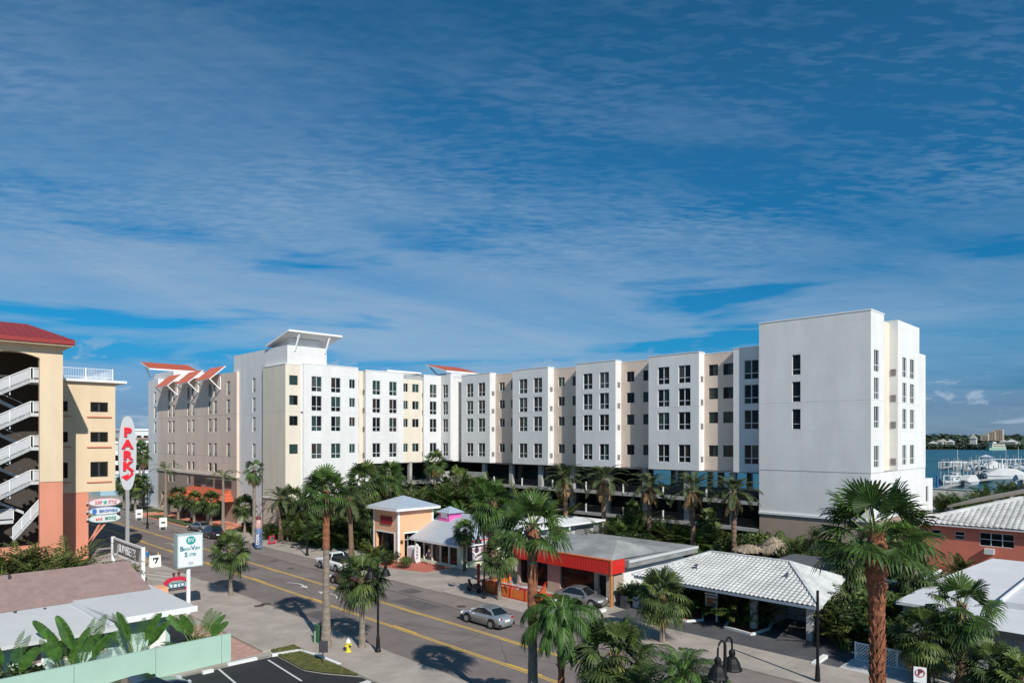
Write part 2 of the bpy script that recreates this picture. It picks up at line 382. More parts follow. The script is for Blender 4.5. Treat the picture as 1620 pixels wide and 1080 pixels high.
def arrow(cx, cy, flip):
    mb = MB(); pts = []
    n = 10
    for i in range(n+1):
        t = i/n; y = cy+flip*(-1.4+2.8*t); x = cx+.55*math.sin(t*PI*.85)*1.-.2
        pts.append((x, y))
    for i in range(n):
        (x0, y0), (x1, y1) = pts[i], pts[i+1]; h = .09
        q = [(x0-h, y0, .019), (x0+h, y0, .019), (x1+h, y1, .019), (x1-h, y1, .019)]
        mb.face(q if flip > 0 else q[::-1])
    x, y = pts[-1]
    q = [(x-.35, y-flip*.2, .021), (x+.4, y-flip*.1, .021), (x-.05, y+flip*.9, .021)]
    mb.face(q if flip > 0 else q[::-1])
    struct('turn_arrow', mb, wpaint)
for (px, py, f) in ((462, 925, -1), (532, 940, 1), (217, 866, -1), (240, 871, 1)):
    g_ = G(px, py); arrow(31.3, g_.y, f)
mh = mat('manhole_iron', (.09, .065, .055), .7)
for px, py in ((730, 959), (434, 887), (410, 960), (460, 899), (420, 957)):
    mb = MB(); g_ = G(px, py); zb = .12 if g_.x < 25.6 else .012; mb.lathe((g_.x, g_.y, zb), [(.42, 0), (.42, .012)], 20); struct('manhole_cover', mb, mh)
pr = random.Random(21)
tar = mat('tar_seam', (.05, .046, .044), .85); pat = mat('asphalt_patch', (.11, .095, .092), .95, .2, .8, .1, 25)
mb = MB()
for k in range(34):                              # wandering cracks sealed with tar
    x = pr.uniform(26, 36); y = pr.uniform(20, 130); a = pr.uniform(-.25, .25)+(PI/2 if pr.random() < .65 else 0); p = Vector((x, y, .0125))
    for j in range(pr.randint(5, 16)):
        q = p+Vector((math.cos(a), math.sin(a), 0))*.5; a += pr.uniform(-.35, .35)
        if not 25.8 < q.x < 38.8: break
        n_ = Vector((-math.sin(a), math.cos(a), 0))*.018; mb.face([p-n_, q-n_, q+n_, p+n_]); p = q
struct('tar_seams', mb, tar, origin=(0,0,0))
for x0, y0, x1, y1 in ((26.4, 47, 28.6, 50.5), (33.9, 44.5, 35.8, 49), (30.1, 71, 32.2, 75.4), (26.2, 84, 27.6, 93), (36.6, 50, 38.2, 52), (34.2, 84, 35.7, 90)): sheet_('road_patch', rect(x0, y0, x1, y1), .0118, pat)
# sidewalks with kerbs
def walk(name, x0, x1, y0, y1, m=sidew, h=.12):
    mb = MB(); mb.box(x0, y0, -.1, x1, y1, h); return struct(name, mb, m, origin=(0,0,0))
walk('sidewalk', 21.9, 25.45, -60, 36.5); walk('sidewalk', 19.8, 25.45, 43.2, 68.5); walk('sidewalk', 21.9, 25.45, 36.5, 43.2)
walk('sidewalk', 21.0, 25.45, 88, 420)
sheet_('driveway', rect(14, 68.5, 25.6, 88), .02, apron)
mb = MB(); mb.box(25.45, -60, -.1, 25.62, 68.5, .125); mb.box(25.45, 88, -.1, 25.62, 420, .125); struct('kerb', mb, apron, origin=(0,0,0))
walk('sidewalk', 39.15, 43.2, -60, 33.0); walk('sidewalk', 39.15, 41.6, 33.0, 48.5); walk('sidewalk', 39.15, 42.6, 66., 104)
walk('sidewalk', 39.15, 43, 139, 420)
mb = MB()
for a, b in ((-60, 48.5), (66, 104), (139, 420)): mb.box(39.0, a, -.1, 39.16, b, .125)
struct('kerb', mb, apron, origin=(0,0,0))
sheet_('driveway_apron', rect(38.98, 48.5, 50., 66), .03, apron)
sheet_('brick_forecourt', [(43.6, 57), (47.2, 57), (47.2, 64.8), (42.8, 64.8), (42.2, 62.5)], .04, redpav)
sheet_('hotel_drive', [(39.05, 104.2), (46.8, 104.2), (46.8, 139), (39.05, 139)], .03, orpav)
sheet_('motel_forecourt', [(43.25, 10.5), (43.25, 33.2), (57, 33.2), (57, 10.5)], .024, lotasph)
sheet_('parking_court', rect(57, 14.5, 76, 57), .02, mat('rear_asphalt', (.12, .115, .11), .9, .25, .3))
sheet_('red_patio', rect(41.65, 38.7, 45.6, 46.2), .03, mat('red_patio_paint', (.5, .045, .03), .8, .15, 1.5))
# near side
lot = [(-6, 4), (21.85, 4), (21.85, 34.6), (20.6, 36.6), (20.0, 38.0), (20.1, 41.9), (-6, 42.6)]
sheet_('parking_lot', lot, .02, newasph)
sheet_('paver_court', [(16.8, 42.9), (19.75, 42.9), (19.75, 52.5), (17.4, 54.5), (16.8, 54.5)], .03, paver)
sheet_('concrete_apron', [(14.5, 54.5), (19.8, 54.5), (19.8, 68.5), (14.5, 68.5)], .026, apron)
sheet_('concrete_strip', rect(-6, 42.2, 19.75, 42.95), .035, apron)
mb = MB()
for px0, py0, px1, py1 in ((424, 1043.5, 482, 1080), (346, 1058, 372, 1080)):
    a = G(px0, py0); b = G(px1, py1); dd = (b-a).normalized(); b = a+dd*5.0; s = Vector((-dd.y, dd.x, 0))*.06
    mb.face([(p.x, p.y, .026) for p in (a-s, b-s, b+s, a+s)][::-1])
a = G(617, 1071.5); b = G(585, 1078); dd = (a-b).normalized(); s = Vector((-dd.y, dd.x, 0))
mb.face([(p.x, p.y, .028) for p in (a-s*.07, a+s*.07, b+s*.07, b-s*.07)])
mb.face([(p.x, p.y, .03) for p in (b-s*.33, b+s*.33, b-dd*.9)])
struct('lot_marking', mb, wpaint)
# driveway strokes of white paint by the red sign
mb = MB()
for px0, py0, px1, py1 in ((232, 908, 290, 915), (232, 914, 290, 922), (246, 905, 300, 910)):
    a = G(px0, py0); b = G(px1, py1); dd = (b-a).normalized(); s = Vector((-dd.y, dd.x, 0))*.09
    mb.face([(p.x, p.y, .028) for p in (a-s, b-s, b+s, a+s)])
struct('driveway_marking', mb, wpaint)
# grass island
isl = [(20.15, 42.0), (20.05, 38.1), (20.65, 36.75), (21.85, 34.9), (21.88, 43.1), (20.3, 43.1)]
sheet_('grass_bed', isl[::-1] if False else [isl[i] for i in (1, 2, 3, 4, 5, 0)], .09, soil)
def inpoly(x, y, P):
    c = False; j = len(P)-1
    for i in range(len(P)):
        if (P[i][1] > y) != (P[j][1] > y) and x < (P[j][0]-P[i][0])*(y-P[i][1])/(P[j][1]-P[i][1])+P[i][0]: c = not c
        j = i
    return c
def grass(poly, n, z=.09, name='grass'):
    mb = MB(); xs = [p[0] for p in poly]; ys = [p[1] for p in poly]; k = 0
    while k < n:
        x = random.uniform(min(xs), max(xs)); y = random.uniform(min(ys), max(ys))
        if not inpoly(x, y, poly): continue
        k += 1; a = random.uniform(0, 2*PI); h = random.uniform(.05, .12); dx = math.cos(a)*.02; dy = math.sin(a)*.02
        mb.face([(x-dx, y-dy, z), (x+dx, y+dy, z), (x+random.uniform(-.05,.05), y+random.uniform(-.05,.05), z+h)])
    mb.build(name, grassm, kind='stuff', label='short dry green grass on the kerbed island beside the parking lot', cat='grass')
grass(isl, 9000)
# ------------------------------------------------------------------ walls with real openings
def facade(mb, side, pos, u0, u1, z0, z1, holes, depth=.2, mi=0, ri=None):
    """side 'X': wall on plane x=pos facing -X, u=y.  side 'Y': plane y=pos facing -Y, u=x.  holes: (u0,u1,z0,z1)"""
    ri = mi if ri is None else ri
    P = (lambda u, z, d=0: (pos+d, u, z)) if side == 'X' else (lambda u, z, d=0: (u, pos+d, z))
    hs = [h for h in holes if h[0] < u1-.01 and h[1] > u0+.01]
    us = sorted({u0, u1} | {max(u0, min(u1, x)) for h in hs for x in h[:2]})
    for i in range(len(us)-1):
        a, b = us[i], us[i+1]
        if b-a < 1e-5: continue
        col = sorted([h for h in hs if h[0] <= a+1e-5 and h[1] >= b-1e-5], key=lambda h: h[2])
        z = z0
        def q(za, zb):
            if zb-za > 1e-5:
                pts = [P(a, za), P(b, za), P(b, zb), P(a, zb)]
                mb.face(pts[::-1] if side == 'X' else pts, mi)
        for h in col:
            q(z, h[2]); z = max(z, h[3])
        q(z, z1)
    for h in hs:
        a, b, c, e = h[:4]
        for (p, r) in (((a, c), (a, e)), ((b, e), (b, c)), ((a, e), (b, e)), ((b, c), (a, c))):
            pts = [P(*p), P(*r), P(r[0], r[1], depth), P(p[0], p[1], depth)]
            mb.face(pts, ri)
def block(mb, x0, x1, y0, y1, z0, z1, hx=(), hy=(), mi=0, depth=.2, bottom=True, joints=()):
    facade(mb, 'X', x0, y0, y1, z0, z1, hx, depth, mi); facade(mb, 'Y', y0, x0, x1, z0, z1, hy, depth, mi)
    mb.face([(x1,y0,z0),(x1,y1,z0),(x1,y1,z1),(x1,y0,z1)], mi); mb.face([(x1,y1,z0),(x0,y1,z0),(x0,y1,z1),(x1,y1,z1)], mi)
    mb.face([(x0,y0,z1),(x1,y0,z1),(x1,y1,z1),(x0,y1,z1)], mi)
    if bottom: mb.face([(x0,y1,z0),(x1,y1,z0),(x1,y0,z0),(x0,y0,z0)], mi)
WIN = []          # every glazed opening: (side, pos, u0, u1, z0, z1, kind)
def wins(side, pos, us, kind, rows):
    out = []
    for (a, b) in us:
        for (z1, h) in rows:
            out.append((a, b, z1-h, z1)); WIN.append((side, pos, a, b, z1-h, z1, kind))
    return out
TOPS = (23.4, 20.45, 17.4, 13.2)
tall = [(t, 2.3) for t in TOPS]; small = [(t-.08, 1.42) for t in TOPS]
def make_window(side, pos, u0, u1, z0, z1, kind, parent, fb=None, gb=None):
    """frame bars and panes; returns the window with its pane as a sub-part"""
    own = fb is None
    if own: fb = MB(); gb = MB()
    d = .1
    def bx(mb, a, b, c, e, d0, d1, mi=0):
        if side == 'X': mb.box(pos+d0, a, c, pos+d1, b, e, mi)
        else: mb.box(a, pos+d0, c, b, pos+d1, e, mi)
    t = .05 if kind == 'tall' else .04; gl0 = random.randrange(5)
    bx(fb, u0, u1, z1-t, z1, d, d+.08); bx(fb, u0, u1, z0, z0+t, d, d+.08)
    bx(fb, u0, u0+t, z0+t, z1-t, d, d+.08); bx(fb, u1-t, u1, z0+t, z1-t, d, d+.08)
    um = (u0+u1)/2
    if kind == 'tall':
        zt = z0+.31*(z1-z0)
        bx(fb, um-.05, um+.05, z0+t, z1-t, d-.01, d+.08); bx(fb, u0+t, u1-t, zt-.045, zt+.045, d-.005, d+.08)
        for a, b in ((u0+t, um-.05), (um+.05, u1-t)):
            bx(gb, a, b, zt+.045, z1-t, d+.04, d+.05, random.choice((gl0, random.randrange(5)))); bx(gb, a, b, z0+t, zt-.045, d+.04, d+.05, random.choice((0, gl0)))
    elif kind == 'single':
        zt = z0+.27*(z1-z0); bx(fb, u0+t, u1-t, zt-.03, zt+.03, d-.005, d+.08)
        bx(gb, u0+t, u1-t, zt+.03, z1-t, d+.04, d+.05, 0); bx(gb, u0+t, u1-t, z0+t, zt-.03, d+.04, d+.05, 0)
    elif kind == 'small':
        bx(fb, um-.03, um+.03, z0+t, z1-t, d-.01, d+.08)
        for a, b in ((u0+t, um-.03), (um+.03, u1-t)): bx(gb, a, b, z0+t, z1-t, d+.04, d+.05, random.choice((gl0, 0, 2)))
    elif kind == 'slot':
        zt = z0+.27*(z1-z0)
        bx(fb, um-.04, um+.04, zt, z1-t, d-.01, d+.08); bx(gb, u0+t, u1-t, z0+t, zt, d+.01, d+.05, 5)
        for a, b in ((u0+t, um-.04), (um+.04, u1-t)): bx(gb, a, b, zt, z1-t, d+.04, d+.05, random.choice((0, 2, 4)))
    else:
        bx(gb, u0+t, u1-t, z0+t, z1-t, d+.04, d+.05, 0)
    if own:
        f = fb.build('window', [frame if kind in ('tall', 'single') else dframe], parent)
        gb.build('pane', GL+[louvre], f)
        return f

# ------------------------------------------------------------------ the hotel
hot = empty('hotel', (62, 95, 0), 'white and tan stucco hotel with stacked bays on a raised parking deck', 'hotel')
# tower at the bay end: white over brown
TX, TY0, TY1 = 77.0, 24.4, 36.6
hxt = wins('X', TX, [(31.75, 32.7)], 'single', [(23.45, 2.3), (20.4, 2.3), (17.3, 2.3)])
hxt = [h for h in hxt]
hy1 = wins('Y', TY0, [(77.95, 79.55)], 'tall', tall)
mb = MB()
block(mb, TX, 81.2, TY0, TY1, 10.35, 27.44, hxt, hy1)
block(mb, TX+.02, 97, TY0+.02, TY1, 5.45, 10.3)
mb.face([(81.2,TY1-.01,10.3),(97,TY1-.01,10.3),(97,TY1-.01,24.4),(81.2,TY1-.01,24.4)])
hy3 = wins('Y', TY0, [(87.7, 89.2), (90.6, 92.3)], 'tall', tall)
block(mb, 86.0, 94.4, TY0, TY1-.1, 10.35, 27.5, (), hy3)
block(mb, 94.4, 97.1, TY0+.01, TY1-.1, 10.35, 24.4)
mb.build('tower', white, hot)
mb = MB()
hy2 = wins('Y', TY0+.9, [(81.6, 82.75)], 'small', small)
block(mb, 81.2, 86.0, TY0+.9, TY1-.12, 10.35, 27.2, (), hy2)
mb.build('recess_wall', cream, hot)
mb = MB(); mb.box(TX+.06, TY0+.06, 0, 97, TY1-.02, 5.2); mb.build('plinth', brown, hot)
mb = MB(); mb.box(TX-.12, TY0-.12, 5.2, 97.1, TY1, 5.45); mb.build('band_course', trimw, hot)
mb = MB(); mb.box(TX+.005, TY0+.005, 10.3, 97.05, TY1-.01, 10.36); mb.build('joint', joint, hot)
for z in (18.02,):
    mb = MB(); mb.box(TX-.004, TY0-.004, z, 81.203, TY1-.01, z+.05); mb.box(85.996, TY0-.004, z, 94.4, TY0+.4, z+.05); mb.build('joint', mat('pale_joint', (.5, .5, .51), .8), hot)
mb = MB(); mb.box(TX-.05, TY0-.05, 27.44, 81.25, TY1+.05, 27.56); mb.build('coping', trimw, hot)
for t in TOPS:
    mb = MB(); mb.box(85.95, TY0+.2, t-2.25, 85.995, TY0+.75, t-1.5); mb.build('ac_grille', louvre, hot)
mb = MB(); block(mb, 97.1, 101.5, TY0+.3, 33, 0, 8.85, (), wins('Y', TY0+.3, [(98.4, 99.5)], 'dark', [(7.9, 2.0)])); mb.build('annex', white, hot)
# long wing
RX = 78.85
mb = MB()
rec_us = []
for (a, b) in ((40.6, 44.78), (52.32, 57.79), (65.01, 70.57), (78.27, 83.7)):
    w_ = (b-a)
    if w_ < 4.5: rec_us += [(a+.15, a+1.55), (a+2.25, a+3.55)]
    else: rec_us += [(a+.35, a+1.75), (b-2.25, b-.95)]
rec_us += [(92.5, 94.0)]
hr = wins('X', RX, rec_us, 'small', small)
block(mb, RX, 96.5, TY1+.01, 96.2, 9.95, 24.7, hr)
mb.build('recess_wall', tan, hot)
BX = 77.55
for (y0, y1, x) in ((83.7, 90.97, BX), (70.57, 78.27, BX), (57.79, 65.01, BX), (44.78, 52.32, BX), (TY1+.02, 40.35, 78.0)):
    mb = MB()
    if y1-y0 > 5:
        s = (y1-y0)/7.5; us = [(y0+1.2*s, y0+2.95*s), (y0+4.3*s, y0+6.05*s)]
    else: us = [(37.15, 38.95)]
    h = wins('X', x, us, 'tall', tall)
    block(mb, x, RX+.2, y0, y1, 9.9, 24.92, h)
    mb.build('bay', white, hot)
    mb = MB(); mb.box(x-.004, y0-.004, 18.05, RX, y1+.004, 18.09); mb.build('joint', mat('pale_joint', (.5,.5,.5)), hot)
    mb = MB(); mb.box(x-.05, y0-.05, 24.92, RX, y1+.05, 25.0); mb.build('coping', trimw, hot)
    if y1-y0 > 5:
        for t in TOPS:
            mb = MB(); mb.box(x+.45, y0-.03, t-2.25, x+1.05, y0+.01, t-1.5); mb.build('ac_grille', louvre, hot)
mb = MB(); mb.box(RX-.03, TY1+.1, 24.7, RX+.3, 96, 24.8); mb.build('coping', trimw, hot)
# decks, columns and rails under the long wing
for z0, z1 in ((6.1, 6.5), (2.95, 3.35)):
    mb = MB(); mb.box(77.1, TY1+.02, z0, 77.4, 92.2, z1); mb.build('deck_edge', conc, hot)
    mb = MB(); mb.box(77.4, TY1+.02, z0, 96.3, 92.2, z1-.02); mb.build('deck', darkc, hot)  # deck interior coloured darker than its edge, shade painted in
    mb = MB(); mb.box(61.2, 95.0, z0, 96.3, 112, z1); mb.box(76.2, 92.2, z0, 96.3, 95., z1); mb.build('deck', conc, hot)
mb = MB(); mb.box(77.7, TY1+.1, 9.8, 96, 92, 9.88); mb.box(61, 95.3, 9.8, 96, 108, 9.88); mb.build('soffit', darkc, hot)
cols_y = [40.2, 46.6, 53, 59.5, 66, 72.5, 79, 85.6]
for y in cols_y:
    for x in (78.2, 87.0, 95.6):
        mb = MB(); mb.box(x, y, 0, x+.55, y+.75, 9.95); mb.build('column', conc, hot)
for x in (61.4, 65.2, 69.6, 73.6):
    mb = MB(); mb.box(x, 95.3, 0, x+.55, 95.9, 9.95); mb.build('column', conc, hot)
    mb = MB(); mb.box(x+.1, 104., 0, x+.55, 104.6, 9.95); mb.build('column', conc, hot)
rail = mat('dark_cable_rail', (.09, .09, .1), .6)
for z in (6.5, 3.35):
    mb = MB()
    for k in range(5): mb.bar((77.3, TY1+.3, z+.25+.2*k), (77.3, 92, z+.25+.2*k), .02)
    for k in range(5): mb.bar((61.3, 95.15, z+.25+.2*k), (76, 95.15, z+.25+.2*k), .02)
    mb.build('cable_rail', rail, hot)
for y in (43.5, 49.8, 56.2, 62.8, 69.3, 75.8, 82.3, 88.3):
    mb = MB(); mb.box(77.2, y, 3.35, 77.36, y+.16, 4.55); mb.build('rail_post', trimw, hot)
    mb = MB(); mb.box(77.2, y, 6.5, 77.36, y+.16, 7.7); mb.build('rail_post', trimw, hot)
mb = MB(); mb.box(76.9, 84.6, 6.5, 77.15, 92.1, 8.3); mb.box(72.4, 92.1, 6.5, 77.1, 92.35, 8.3); mb.build('ramp_wall', conc, hot)
mb = MB(); mb.box(95.9, 64, 6.5, 96.4, 112, 9.9); mb.box(95.9, 36.7, 0, 96.4, 112, 6.1); mb.box(88.5, 36.7, 0, 88.8, 96, 6.1); mb.box(88.5, 66, 6.5, 88.8, 96, 9.9); mb.box(61.2, 108, 0, 96, 108.4, 9.9); mb.build('back_and_light_block_walls', darkc, hot)  # inner walls added to stop light through the decks, shade in their colour
# wing that runs back from the street (faces the camera's left-to-right sun)
PY = 94.8
mb = MB()
hc = wins('Y', PY, [(47.5, 48.85)], 'small', small)
block(mb, 46.9, 49.3, PY, 102.3, 5.0, 24.93, (), hc)
mb.build('corner_wall', cream, hot)
mb = MB(); mb.box(46.92, PY+.02, 0, 62, 102.2, 4.85); mb.build('plinth', tan, hot)
mb = MB(); mb.box(46.8, PY-.1, 4.85, 49.9, 102.3, 5.0); mb.build('band_course', trimw, hot)
mb = MB()
h1 = wins('Y', PY, [(51.1, 52.8), (54.4, 56.05)], 'tall', tall)
h2 = wins('Y', PY, [(57.6, 58.65)], 'small', small)
lo = [(51.1, 52.8, 7.0, 8.5), (54.4, 56.1, 7.0, 8.5), (57.6, 58.7, 7.0, 8.5)]
for a, b, c, e in lo: WIN.append(('Y', PY, a, b, c, e, 'dark'))
block(mb, 49.76, 59.2, PY, 100, 5.0, 25.2, (), h1+h2+lo)
block(mb, 59.2, 61.1, PY, 100, 5.0, 7.6)
mb.build('street_bay', white, hot)
mb = MB(); block(mb, 49.3, 49.76, PY+.75, 100, 5.0, 25.0); block(mb, 59.2, 60.6, PY+.9, 100, 9.95, 24.9, (), wins('Y', PY+.9, [(59.35, 59.85)], 'small', small)); mb.build('recess_wall', cream, hot)
for x0 in (49.27, 60.57, 72.3):
    for t in TOPS:
        mb = MB(); mb.box((49.36 if x0 < 50 else x0-.03), PY+.3 if x0 > 50 else PY+.7, t-2.3, (49.7 if x0 < 50 else x0+.01), PY+.8 if x0 > 50 else PY+.76, t-1.55); mb.build('ac_grille', louvre, hot)
mb = MB(); block(mb, 60.6, 68.0, PY, 104, 9.9, 24.95, (), wins('Y', PY, [(61.9, 63.4), (65.15, 66.65)], 'tall', tall)); mb.build('bay', white, hot)
mb = MB(); block(mb, 68.0, 72.3, PY+.5, 104, 9.9, 24.05, (), wins('Y', PY+.5, [(68.25, 69.3), (70.2, 71.6)], 'small', small)); mb.build('recess_wall', cream, hot)
mb = MB(); block(mb, 72.3, 76.0, PY, 104, 9.9, 24.95, (), wins('Y', PY, [(73.6, 75.1)], 'tall', tall)); mb.build('bay', white, hot)
mb = MB(); block(mb, 76.0, 76.6, 92.1, 95.5, 10.2, 25.1, wins('X', 76.0, [(92.8, 94.2)], 'tall', tall)); block(mb, 76.6, RX, 92.3, 96, 10.0, 24.6); mb.build('bay', white, hot)
mb = MB(); mb.box(46.85, PY-.05, 24.93, 49.3, 102.3, 25.02); mb.box(49.7, PY-.05, 25.2, 59.2, 95.3, 25.3); mb.box(60.55, PY-.05, 24.95, 68, 95.3, 25.05); mb.box(72.2, PY-.05, 24.95, 76, 95.3, 25.05); mb.build('coping', trimw, hot)
mb = MB(); mb.box(46.896, PY-.004, 18.0, 59.2, 102.3, 18.04); mb.box(60.6, PY-.004, 18.0, 68, PY+.3, 18.04); mb.box(72.3, PY-.004, 18.0, 76, PY+.3, 18.04); mb.build('joint', mat('pale_joint', (.5,.5,.5)), hot)
# tall white core behind the corner, with its flying roof
mb = MB()
hw = wins('X', 47.35, [(105.9, 107.0)], 'slot', [(23.6, 2.3), (20.5, 2.3), (17.4, 2.3), (13.15, 2.3)])+wins('X', 47.35, [(105.9, 107.0)], 'dark', [(7.2, 1.45)])
block(mb, 47.35, 53.8, 95.1, 114.2, 0, 27.8, hw)
mb.build('stair_core', white, hot)
mb = MB(); mb.box(48.2, 96.3, 27.8, 53.4, 101, 29.1); mb.build('penthouse', white, hot)
def flyroof(x0, x1, ylo, zlo, yhi, zhi, m=redroof, t=.28, name='flying_roof', fw=None):
    mb = MB()
    a = [(x0,ylo,zlo),(x1,ylo,zlo),(x1,yhi,zhi),(x0,yhi,zhi)]
    if ylo > yhi: a = [a[1], a[0], a[3], a[2]]
    mb.face(a, 0); b = [(x, y, z-t) for x, y, z in a]; mb.face(b[::-1], 1)
    for i in range(4):
        j = (i+1) % 4; mb.face([b[i], b[j], a[j], a[i]], 1)
    return mb.build(name, [m, trimw], hot)
flyroof(47.0, 55.9, 101.6, 28.35, 94.0, 29.95)
for x in (48.9, 53.9):
    mb = MB(); mb.bar((x-.4, 95.05, 27.0), (x, 94.3, 29.6), .2); mb.build('roof_strut', trimw, hot)
mb = MB(); mb.box(48, 145, 25, 54, 157, 27.6); mb.build('penthouse', white, hot)
flyroof(46.6, 56.5, 155.2, 28.7, 161.2, 30.5)
mb = MB(); mb.bar((47.5, 157.4, 26.8), (47.2, 160.6, 30.1), .25); mb.build('roof_strut', trimw, hot)
mb = MB(); mb.box(86, 104, 24, 93, 109, 26.9); mb.build('penthouse', white, hot)
flyroof(85.6, 94.4, 105, 27.4, 111.6, 29.1)
mb = MB(); mb.bar((87.2, 107.6, 25.2), (86, 111, 28.7), .25); mb.build('roof_strut', trimw, hot)
mb = MB(); mb.box(71.5, 103.5, 24, 76.5, 108, 25.5); mb.build('penthouse', white, hot)
flyroof(69.7, 77.2, 106, 24.6, 102, 26.2, trimw)
# street front
SX = 46.95
mb = MB()
cols_s = [(152.2, 153.7), (143.6, 145.0), (141.2, 142.7), (133.3, 134.5), (130.9, 132.2), (122.8, 124.2), (120.4, 121.8), (114.8, 116.2)]
cols_s = [c for c in cols_s]
hs_ = wins('X', SX, cols_s[1:], 'slot', [(23.6, 2.3), (20.55, 2.3), (17.45, 2.3), (13.15, 2.3)])
hs_ += wins('X', SX, [cols_s[i] for i in (2, 3, 4, 5, 6)], 'dark', [(9.68, 1.5)])
block(mb, SX, 58, 112.1, 151.0, 7.85, 25.05, hs_)
mb.build('street_wall', tan, hot)
mb = MB(); hb = wins('X', SX+.05, [(152.2, 153.6)], 'slot', [(23.6, 2.3), (20.55, 2.3), (17.45, 2.3), (13.15, 2.3)])
block(mb, SX+.05, 58, 151.0, 157.2, 0, 26.2, hb); mb.build('end_wall', white, hot)
mb = MB()
hb = wins('X', SX+.04, [(152.9, 153.4)] and [cols_s[2], cols_s[1], cols_s[3]], 'dark', [(6.95, 1.5)])
dk = [(138.5, 143.5, .05, 3.2), (145.5, 149, .05, 3.2), (131.5, 136, .05, 3.0), (117, 130, .05, 3.6)]
facade(mb, 'X', SX+.04, 112.14, 150.96, 0, 7.45, hb+dk, .4); facade(mb, 'Y', 112.14, SX+.04, 58, 0, 7.45, [])
mb.build('base_wall', brown, hot)
mb = MB(); mb.box(49.8, 113, 0, 50, 150, 5); mb.build('lobby_back', black, hot)
mb = MB(); mb.box(SX-.15, 112.0, 7.45, 58, 151.0, 7.85); mb.build('band_course', mat('cream_trim', (.68, .6, .5), .8), hot)
mb = MB(); mb.box(SX-.004, 112.1, 18.0, SX+.1, 151.0, 18.05); mb.box(SX-.004, 112.1, 10.9, SX+.1, 151.0, 10.95); mb.build('joint', joint, hot)
for y in (138.5, 145.5, 131.5):
    mb = MB(); mb.bar((SX-.1, y+4.2, .1), (SX-.1, y+.4, 3.1), .3); mb.build('splayed_brace', tan, hot)
# three tilted red awnings at the parapet
for ya, yb in ((118.3, 125.2), (128.4, 135.4), (139.2, 146.6)):
    aw = MB(); zi, zo, xo = 26.0, 24.15, SX-1.85
    a = [(xo, ya+.6, zo), (SX+.6, ya-.1, zi+.5), (SX+.6, yb-.1, zi+.5), (xo, yb+.4, zo)]
    aw.face(a, 0); b = [(x+.05, y, z-.16) for x, y, z in a]; aw.face(b[::-1], 1)
    for i in range(4): j = (i+1) % 4; aw.face([b[i], b[j], a[j], a[i]], 1)
    A = aw.build('awning', [mat('awning_red', (.66, .15, .07), .5, .06), trimw], hot)
    mb = MB(); mb.bar((xo+.1, ya+.7, zo-.05), (SX-.05, ya+.5, 22.4), .16); mb.bar((xo+.1, yb+.2, zo-.05), (SX-.05, yb+.1, 22.4), .16)
    mb.bar((SX-.06, ya+.5, 22.4), (SX-.06, ya+.5, 24.6), .12); mb.build('strut', trimw, A)
# entrance canopy, sign boards
mb = MB(); y0, y1 = 113.2, 133.5
e = [(42.6, y0, 3.5), (SX, y0+1.5, 5.3), (SX, y1-1.5, 5.3), (42.6, y1, 3.5)]
mb.face(e, 0); mb.face([(x, y, z-.25) for x, y, z in e][::-1], 1)
mb.face([(42.6, y1, 3.5), (SX, y1-1.5, 5.3), (SX, y1, 3.5)], 0); mb.face([(42.6, y0, 3.5), (SX, y0, 3.5), (SX, y0+1.5, 5.3)], 0)
mb.face([(42.6, y0, 3.25), (42.6, y0, 3.5), (42.6, y1, 3.5), (42.6, y1, 3.25)][::-1], 1)
mb.face([(42.0, 121, 3.5), (44.6, 123.2, 5.0), (42.0, 123.2, 4.9)], 0); mb.face([(42.0, 125.4, 3.5), (42.0, 123.2, 4.9), (44.6, 123.2, 5.0)], 0); mb.face([(42.0, 121, 3.5), (42.0, 123.2, 4.9), (42.0, 125.4, 3.5)], 1)
A = mb.build('entrance_canopy', [redroof, brown], hot)
for y in (114.2, 121.2, 125.3, 132.5):
    mb = MB(); mb.box(42.9, y, 0, 43.3, y+.4, 3.3); mb.bar((43.1, y+.2, 2.1), (44.2, y+.2, 3.4), .15); mb.build('post', dframe, A)
for (y0, y1, z0, z1) in ((125.1, 130.7, 6.15, 7.05), (127.4, 130.7, 5.35, 5.95), (121.9, 125.0, 5.9, 6.8), (114, 120.9, 6.0, 6.9), (117.8, 120.9, 5.1, 5.9)):
    n = max(3, int((y1-y0)/.7)); mb = MB(); st = (y1-y0)/n
    for k in range(n):
        y = y0+k*st; mb.box(SX-.16, y+.06, z0, SX-.02, y+st-.06, z1)
    mb.build('sign_lettering', mat('dark_sign_letters', (.05, .035, .03), .6), hot)
mb = MB(); mb.tube((47.15, 102.5, 4), (47.15, 102.5, 25.2), .16, n=8); mb.build('downpipe', mat('grey_pipe', (.22, .2, .22), .6), hot)
mb = MB(); mb.box(84, 101, 24.7, 86.5, 102.5, 25.9); mb.build('roof_unit', steel, hot)
# windows: the hundred that show largest one by one, the rest as one part
def wsize(wn):
    side, pos, a, b, c, e, k = wn
    x, y = (pos, (a+b)/2) if side == 'X' else ((a+b)/2, pos)
    d = x*CP+y*SP; f = abs(x if side == 'X' else y)/d
    return (b-a)*(e-c)*f/d/d
WIN.sort(key=wsize, reverse=True)
for wn in WIN[:100]:
    make_window(*wn[:6], wn[6], hot)
fb, gb = MB(), MB()
for wn in WIN[100:]: make_window(*wn[:6], wn[6], hot, fb, gb)
rest = fb.build('distant_windows', frame, hot, kind='stuff'); gb.build('distant_panes', GL+[louvre], rest, kind='stuff')

